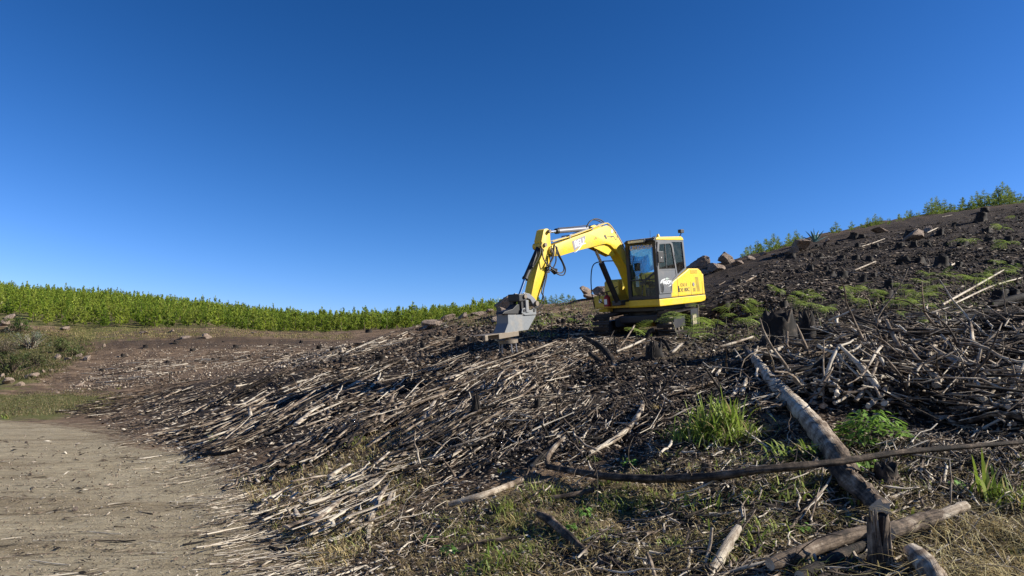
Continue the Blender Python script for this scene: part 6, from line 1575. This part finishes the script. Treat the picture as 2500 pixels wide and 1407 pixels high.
G = sample([(1720, 800), (1850, 760), (2100, 720), (2400, 680), (2500, 690), (2330, 790), (2000, 800), (1800, 840)], 480, rgd)
stuff_blades('slope_sprouts', 'patchy light green sprouts among the ferns on the burnt slope', 'ground plants', G[fbm(G[:, 0] * .8, G[:, 1] * .8, 19, 2) > 0.02], 7, (0.04, 0.13), (0.008, 0.02), 0.12, 0.7, [(0.16, 0.22, 0.05), (0.20, 0.24, 0.07), (0.22, 0.18, 0.09)], LEAF)
stuff_blades('reed_litter', 'long pale straws lying over the lower right corner', 'straw', sample([(2150, 1280), (2500, 1260), (2700, 1260), (2700, 1500), (2200, 1500)], 130, rgd), 5, (0.25, 0.6), (0.004, 0.008), 0.05, 0.98, [(0.5, 0.43, 0.24), (0.4, 0.32, 0.16), (0.3, 0.22, 0.1)], STRAW)

# grass clumps one can count
def clump(qx, qy, n, L, W, label, cols=None, sp=0.07, droop=0.45, tips=None, name='grass_clump'):
    n = int(n * 1.45); L = L * 1.12; W = W * 1.15; sp = sp * (1.6 if 'big bright' in label else 1)
    P = g1(qx, qy); rg = np.random.default_rng(int(qx + qy * 3))
    B, D, Ln, Wd, dr, c, tc = blade_set(np.zeros((1, 3)), n, (L * .45, L), (W * .6, W), sp, droop, cols or [(0.24, 0.32, 0.05), (0.17, 0.25, 0.04), (0.30, 0.37, 0.08), (0.36, 0.42, 0.13), (0.20, 0.28, 0.04), (0.38, 0.31, 0.15)], rg, tips)
    t = np.linspace(0, 1, 7); V_, Q_, C_ = blades(B, D, Ln, Wd, dr, c, 6, tc)
    return tag(link(name, new_mesh(name, V_, Q_, None, LEAF, True, {'Col': C_}), None, P - [0, 0, .02]), label, 'grass clump')
for (x, y, n, L, W, lab) in (
 (1690, 1075, 50, 0.46, 0.024, 'left part of the big bright green broad bladed grass clump'), (1735, 1065, 60, 0.56, 0.026, 'tall middle part of the big bright green broad bladed grass clump'), (1780, 1060, 60, 0.58, 0.026, 'tallest bright green grass clump with blades standing straight up'), (1825, 1075, 36, 0.42, 0.022, 'right part of the big bright green grass clump beside the pale log'), (1760, 1085, 40, 0.40, 0.022, 'low front part of the big bright green grass clump'),
 (1650, 1072, 14, 0.30, 0.020, 'few bright blades left of the big grass clump'), (1930, 1125, 12, 0.42, 0.022, 'sparse long green blades arching beside the big log'), (1975, 1120, 10, 0.40, 0.026, 'broad blades leaning over the long dark branch near the log foot'), (1880, 1110, 14, 0.28, 0.016, 'small grass tuft between the big clump and the log'), (1855, 1130, 10, 0.22, 0.014, 'thin tuft just above the long dark branch'),
 (1905, 1215, 26, 0.26, 0.016, 'green tuft in the straw below the long dark branch'), (1860, 1225, 20, 0.24, 0.014, 'darker green tuft left of it under the long branch'), (1950, 1205, 18, 0.24, 0.016, 'green tuft near the rotten log end'), (1880, 1300, 26, 0.24, 0.014, 'green tuft with reddish tips above the thick grey pole'), (1845, 1330, 20, 0.22, 0.014, 'tuft of green blades just left of the thick grey pole'), (1730, 1255, 16, 0.26, 0.010, 'fine tall grass tuft in the middle of the mossy patch'),
 (1330, 1205, 34, 0.22, 0.010, 'spiky grass tuft at the left end of the long branch'), (1300, 1200, 24, 0.24, 0.008, 'spiky grass tuft with pale straws beside the rotting stick'), (1240, 1245, 34, 0.22, 0.009, 'yellow green tuft beside the straight pale pole'), (1265, 1300, 12, 0.14, 0.008, 'tiny green tuft below the yellow green one'), (1222, 1370, 22, 0.22, 0.016, 'bright tuft at the bottom centre'), (1182, 1390, 16, 0.16, 0.020, 'low broad leaved tuft left of the bottom centre tuft'),
 (2410, 1215, 12, 0.44, 0.028, 'tall upright green blades at the right edge'), (2470, 1240, 30, 0.30, 0.018, 'feathery green clump at the right edge below the tall blades'), (2440, 1222, 10, 0.36, 0.018, 'long blades pointing left from the right edge clump'), (2185, 1255, 6, 0.16, 0.026, 'single yellow green leafy sprout right of the spiky stump'), (2080, 1400, 20, 0.22, 0.012, 'dark thin tuft at the bottom edge beside the logs'), (1980, 1410, 18, 0.24, 0.012, 'yellow green tuft at the bottom edge left of the stump'),
 (1425, 1075, 8, 0.10, 0.010, 'tiny green sprout on the dark soil above the fork'), (1445, 1120, 14, 0.12, 0.008, 'small tuft between the fork and the curved pale branch'), (1530, 1120, 16, 0.10, 0.008, 'fine low tuft right of the curved pale branch'), (1227, 1150, 12, 0.10, 0.007, 'small dry tuft left of the black charred branch'), (880, 1080, 26, 0.26, 0.012, 'olive tuft growing in the raked row above the track'), (860, 1095, 20, 0.22, 0.012, 'lower olive tuft beside it in the raked row'), (520, 1080, 18, 0.30, 0.02, 'green tuft at the toe of the raked row'), (720, 1145, 26, 0.16, 0.014, 'low green patch on the edge of the track'), (620, 1040, 10, 0.22, 0.02, 'small green sprout inside the raked row'), (288, 950, 12, 0.30, 0.04, 'green sprout on the dark left shoulder'), (15, 1022, 16, 0.30, 0.04, 'green sprout at the far end of the dirt track')):
    clump(x, y, n, L, W, lab, tips=[(0.3, 0.34, 0.1), (0.34, 0.26, 0.10)] if 'reddish' in lab or 'yellow' in lab or 'spiky' in lab else None, droop=0.30 if 'tall' in lab or 'upright' in lab else 0.5)
for (x, y, lab) in ((1248, 1290, 'sheaf of yellow dry straw below the yellow green tuft'), (1850, 1005, 'dead folded cane arching beside the big grass clump'), (1600, 1000, 'small spray of orange splinters on the dark soil')):
    clump(x, y, 26 if 'sheaf' in lab else 7, 0.30, 0.010, lab, [(0.55, 0.45, 0.22), (0.42, 0.32, 0.14)], 0.03, 0.85, name='straw_clump')

for k, g in enumerate(sample([(1480, 1110), (1700, 1090), (2050, 1110), (2100, 1230), (1980, 1340), (1800, 1390), (1600, 1330), (1450, 1250)], 34, rgd)):
    qx, qy, _ = project(g[None]); th_ = k % 3
    clump(float(qx[0]), float(qy[0]), [8, 14, 10][th_], rgd.uniform(.10, .24), [.016, .008, .022][th_], ['few broad green blades', 'fine yellow green tuft', 'low broad leaved green weed'][th_] + ' in the patch below the long branch', droop=.55, tips=[(0.34, 0.28, 0.12), (0.3, 0.34, 0.1)])
# bracken ferns
def frond_mesh(seed):
    rg = np.random.default_rng(seed); Vq, C = [], []
    Ln = 0.46; npin = 9
    for i in range(npin):
        t = (i + 0.6) / npin; bx = Ln * t; bz = 0.10 * math.sin(t * 2.2) - 0.10 * t * t; pl = 0.20 * (1 - t) ** 0.8 * (0.75 + 0.5 * min(1, t * 5)) + 0.012
        for s in (-1, 1):
            nl = max(3, int(pl / 0.020))
            for k in range(nl):
                f = (k + 0.5) / nl; px0 = bx + pl * f * 0.35; py0 = s * pl * f; pz = bz - 0.05 * f * f * pl / .2 * 1.0 + rg.normal(0, 0.003)
                ll = 0.026 * (1 - 0.75 * f) * (0.55 + 0.45 * (1 - t)) + 0.004
                for q in (-1, 1):
                    a = np.array([px0, py0, pz]); b = a + [q * ll, s * ll * .35, -0.004]; w = 0.0048
                    Vq.append([a + [0, -w * s, 0], a + [q * ll * .5, -w * .6 * s + s * ll * .1, .002], b, a + [q * ll * .4, w * 1.6 * s + s * ll * .2, 0]])
                    C.append(np.array([0.32, 0.43, 0.10]) * rg.uniform(.75, 1.25) + [0.04 * f, 0.03 * f, 0])
    Vq = np.array(Vq); N = len(Vq); Q_ = np.arange(N * 4).reshape(-1, 4)
    return new_mesh('frond', Vq.reshape(-1, 3), Q_, None, LEAF, False, {'Col': np.repeat(np.array(C), 4, 0)})
fr_var = [frond_mesh(k) for k in range(4)]
STEMM = simple('fern_stem', (0.24, 0.22, 0.09), 0.7, 0, 0)
V_, Q_, _ = tubes(np.array([[[0, 0, -.05], [0.01, 0, .5], [0, 0, 1.0]]]), np.array([[0.006, 0.005, 0.004]]), 5)
stem_me = new_mesh('fern_stem', V_, Q_, None, STEMM)
FE = [(190, 1075, 1.1), (270, 1085, .9), (400, 1075, 1.1), (445, 1135, 1.2), (55, 1180, 1.2), (30, 1130, .8), (100, 1035, .7), (400, 1010, .9), (480, 960, .8), (540, 935, .8), (740, 930, 1.0), (720, 1000, 1.0), (850, 960, 1.0), (930, 965, 1.0), (990, 1035, 1.2), (960, 1100, 1.3),
 (1080, 960, 1.0), (1150, 905, .9), (1180, 880, .9), (1210, 960, 1.0), (1270, 925, 1.0), (1420, 990, 1.3), (1480, 1010, 1.4), (1540, 990, 1.3), (1600, 1010, 1.4), (1680, 990, 1.2), (1650, 950, 1.0), (1600, 850, 1.0), (1680, 855, 1.0), (1700, 800, .9), (1850, 820, 1.1), (1900, 815, 1.2), (1950, 825, 1.2), (2000, 820, 1.1), (2060, 785, 1.0), (2150, 785, 1.1), (2180, 800, 1.0), (2310, 700, 1.0), (2340, 810, .9), (2390, 720, .9), (1470, 855, .8), (1570, 1085, .9), (1480, 1115, .9), (1960, 525, .9), (2240, 530, 1.1), (2300, 440, .8), (2340, 325, 1.0), (1500, 920, 1.0), (770, 1010, .9), (1130, 930, .9), (1340, 930, .8)]
FEp = [(c5(a, b) + (s,)) for a, b, s in FE] + [(1547, 822, .9), (1556, 838, 1.3), (1640, 812, .8), (1665, 812, 1.0), (1652, 832, 1.6), (1676, 838, 1.4), (1690, 822, 1.0), (1722, 818, 1.1), (1738, 812, .9), (1330, 800, .7), (1300, 812, .7), (1385, 786, .7), (1350, 784, .6), (1440, 782, .6), (1312, 824, .6)]
for k, (x, y, s) in enumerate(FEp):
    P = g1(x, y); sc_ = s * np.clip(P[1] / 13, .8, 1.9) * 0.85
    e = bpy.data.objects.new('fern', None); COL.objects.link(e); e.location = P
    z_ = 'beside the excavator tracks' if 1500 < x < 1745 and y > 795 else ('on the brown slope behind the attachment' if x < 1500 else ('high on the burnt right slope' if y < 640 else ('below the two bleached poles at the right' if x > 2290 else ('above the brush row, right of the jagged stumps' if x > 2080 else ('beside the big jagged stumps' if x > 1930 else 'left of the big hollow stump')))))
    tag(e, f'bright green bracken fern {z_}', 'fern', f'ferns {z_}')
    hst = rng.uniform(0.10, 0.26) * sc_
    P = P + [rng.normal(0, .12), rng.normal(0, .25), 0]; P[2] = float(T(P[0], P[1])); e.location = P; sc_ *= rng.uniform(.5, .95)
    for q in range(rng.integers(2, 5)):
        link('stem', stem_me, e, (rng.normal(0, .03), rng.normal(0, .03), 0), (rng.normal(0, .1), rng.normal(0, .1), 0), (1.4, 1.4, hst)) if q == 0 else None
        link('frond', fr_var[rng.integers(4)], e, (0, 0, hst), (rng.normal(0.0, .28), rng.normal(-.05, .28), rng.uniform(0, 6.28)), (sc_, sc_, sc_))

# leafy herbs
def herb(qx, qy, R, n, leafL, leafW, label, col=(0.10, 0.26, 0.03), name='leafy_plant', H=0.12, dome=True):
    P = g1(qx, qy); rg = np.random.default_rng(int(qx * 5 + qy)); Vq, C, Q_ = [], [], []
    for k in range(n):
        a_ = rg.uniform(0, 6.28); r_ = R * math.sqrt(rg.uniform(0, 1)); z = H * (1.1 - (r_ / R) ** 2 * .7) * rg.uniform(.5, 1.1)
        c = np.array([math.cos(a_) * r_, math.sin(a_) * r_, z]); b = a_ + rg.normal(0, .9); d = np.array([math.cos(b), math.sin(b), rg.normal(-.15, .25)]); s_ = np.array([-d[1], d[0], rg.normal(0, .3)])
        l_ = leafL * rg.uniform(.6, 1.2); w = leafW * rg.uniform(.7, 1.2); o0 = len(Vq) * 6
        Vq.append([c, c + d * l_ * .3 + s_ * w, c + d * l_ * .7 + s_ * w * .8 - [0, 0, .006], c + d * l_ - [0, 0, .02], c + d * l_ * .7 - s_ * w * .8 - [0, 0, .006], c + d * l_ * .3 - s_ * w])
        Q_ += [[o0, o0 + 1, o0 + 2, o0 + 5], [o0 + 5, o0 + 2, o0 + 3, o0 + 4]]; C.append(np.array(col) * rg.uniform(.65, 1.4))
    V = np.array(Vq).reshape(-1, 3)
    return tag(link(name, new_mesh(name, V, Q_, None, LEAF, False, {'Col': np.repeat(np.array(C), 6, 0)}), None, P), label, 'plant')
herb(2130, 1075, 0.30, 260, 0.10, 0.014, 'bright green leafy plant with pointed leaflets beside the big log', (0.17, 0.29, 0.05), H=0.26)
herb(2085, 1092, 0.20, 110, 0.09, 0.013, 'smaller leafy plant at the foot of the bright one', (0.16, 0.26, 0.05), H=0.14)
herb(2100, 1150, 0.16, 90, 0.06, 0.014, 'pale green leafy plant over the long branch near the mossy stump', (0.20, 0.33, 0.07), H=0.12)
for (x, y, R, n, lab) in ((1425, 1258, .07, 30, 'small grey green herb in the straw below the long branch'), (1540, 1138, .07, 36, 'small star shaped green herb right of the curved branch'), (1050, 1325, .07, 26, 'tiny clover like plant at the lower left of the straw'), (1390, 1298, .06, 26, 'small herb beside the rotting stick'), (1100, 1352, .07, 26, 'low round leaved herb at the bottom'), (1950, 1300, .09, 40, 'leafy herb just above the thick grey pole'), (1810, 1165, .06, 26, 'tiny green herb on the middle of the long branch'), (1700, 1085, .06, 20, 'few round leaves at the foot of the big grass clump'), (2330, 1190, .06, 16, 'sparse herb at the right, below the long branch')):
    herb(x, y, R, n, 0.05, 0.014, lab, (0.14, 0.27, 0.06), H=0.07)
ag = bpy.data.objects.new('agave', None); COL.objects.link(ag); P = at(1990, 592, 45.0); ag.location = P
tag(ag, 'small blue green agave standing on the skyline beside the reddish outcrop', 'agave')
AGM = simple('agave_leaf', (0.10, 0.22, 0.20), 0.5, 0, 0.1)
for k, (a_, e_) in enumerate(((0.1, .5), (0.6, 1.1), (1.3, 1.3), (2.4, 1.0), (3.0, .5), (4.0, .8), (5.2, .8), (1.9, 1.5), (3.3, .9))):
    d = np.array([math.cos(a_) * math.cos(e_), math.sin(a_) * math.cos(e_), math.sin(e_)])
    P_ = np.array([d * 0, d * .35, d * .7 + [0, 0, -.02], d * 1.0 + [0, 0, -.08]])[None]
    V_, Q_, _ = tubes(P_, np.array([[.07, .09, .06, .008]]), 6, 0.3); link('leaf', new_mesh('leaf', V_, Q_, None, AGM), ag)

# bushes on the far left bank
def bush(qx, qy, w, h, label, dens=1400, col=(0.06, 0.11, 0.02), lf=0.10, group=None, Yd=None):
    P = g1(qx, qy) if Yd is None else at(qx, qy, Yd); k = P[1] / FPX; rg = np.random.default_rng(int(qx * 3 + qy)); rx = w * k / 2; hz = h * k
    nb = 26; cb = np.stack([rg.normal(0, rx * .42, nb), rg.normal(0, rx * .35, nb), rg.uniform(.2, .85, nb) * hz], -1); br = rg.uniform(.12, .30, nb) * hz
    i_ = rg.integers(0, nb, dens); dv = rg.normal(0, 1, (dens, 3)); dv /= np.linalg.norm(dv, axis=1, keepdims=True)
    c = cb[i_] + dv * br[i_][:, None] * rg.uniform(.5, 1.1, (dens, 1)); c[:, 2] = np.maximum(c[:, 2], 0.02)
    u_ = rg.normal(0, 1, (dens, 3)); u_ /= np.linalg.norm(u_, axis=1, keepdims=True); v_ = np.cross(u_, dv); l_ = lf * rg.uniform(.5, 1.2, (dens, 1))
    V = np.stack([c - u_ * l_, c + v_ * l_ * .4, c + u_ * l_, c - v_ * l_ * .4], 1); Q_ = np.arange(dens * 4).reshape(-1, 4)
    C = np.array(col) * (rg.uniform(.6, 1.5, (nb, 1))[i_]) * rg.uniform(.8, 1.2, (dens, 1))
    root = bpy.data.objects.new('bush', None); COL.objects.link(root); root.location = P; tag(root, label, 'bush', group)
    link('foliage', new_mesh('foliage', V.reshape(-1, 3), Q_, None, LEAF, False, {'Col': np.repeat(C, 4, 0)}), root)
    Pb = np.stack([np.zeros((nb, 3)), cb * .5 + [0, 0, .05], cb], 1); V_, Q2, t_ = tubes(Pb, np.tile([.03, .02, .008], (nb, 1)) * max(.6, hz), 5, None, np.full(nb, .35))
    link('stems', new_mesh('stems', V_, Q2, None, WOOD, False, {'tone': t_}), root)['kind'] = 'stuff'
    return root
bush(28, 915, 130, 60, 'dark green bush at the left edge of the bank', 1300, (0.055, 0.07, 0.022), .13)
bush(85, 900, 90, 44, 'olive bush on the middle of the left bank', 900, (0.10, 0.10, 0.04), .12)
bush(150, 862, 70, 40, 'green bush beside the rocks on the left bank', 900, (0.08, 0.105, 0.03), .12)
bush(185, 868, 50, 26, 'low green bush right of the others on the left bank', 600, (0.09, 0.11, 0.035), .11)
bush(45, 812, 80, 36, 'green bush at the upper left below the plantation', 1200, (0.06, 0.10, 0.02), .13)
bush(10, 870, 80, 44, 'grey brown dead bush at the left edge', 1200, (0.16, 0.13, 0.09), .12)
gb = bush(75, 852, 100, 50, 'pale grey bush of bare stems on the left bank', 900, (0.16, 0.19, 0.14), .10)
tw = []
for k in range(26):
    P0 = np.array([rgd.normal(0, .2), rgd.normal(0, .2), 0]); a_ = rgd.normal(0, .5); l_ = rgd.uniform(1.0, 2.2)
    tw.append([P0, P0 + [math.sin(a_) * l_ * .5, 0, math.cos(a_) * l_ * .5], P0 + [math.sin(a_) * l_ + rgd.normal(0, .15), 0, math.cos(a_) * l_]])
V_, Q_, t_ = tubes(np.array(tw), np.tile([.035, .025, .01], (len(tw), 1)), 5, None, np.full(len(tw), .85))
o = link('bare_twigs', new_mesh('bare_twigs', V_, Q_, None, WOOD, False, {'tone': t_}), gb); o['kind'] = 'stuff'

# ---- things that share a label are told apart by their order along the picture
import collections
bpy.context.view_layer.update()
byl = collections.defaultdict(list)
for o in COL.objects:
    if o.parent is None and o.get('category') and o.get('label'): byl[o['label']].append(o)
for lab, os_ in byl.items():
    if 1 < len(os_) <= 80:
        for o in os_: o['group'] = o.get('group') or lab
        os_.sort(key=lambda o: project(np.array(o.matrix_world.translation))[0])
        for k, o in enumerate(os_):
            n_ = k + 1; sfx = 'th' if 10 <= n_ % 100 <= 20 else {1: 'st', 2: 'nd', 3: 'rd'}.get(n_ % 10, 'th')
            o['label'] = f'{lab}, {n_}{sfx} from left'

for o in COL.objects:
    if o.get('label') and len(o['label'].replace(',', '').split()) > 16: print('LONG', o.name, o['label'])
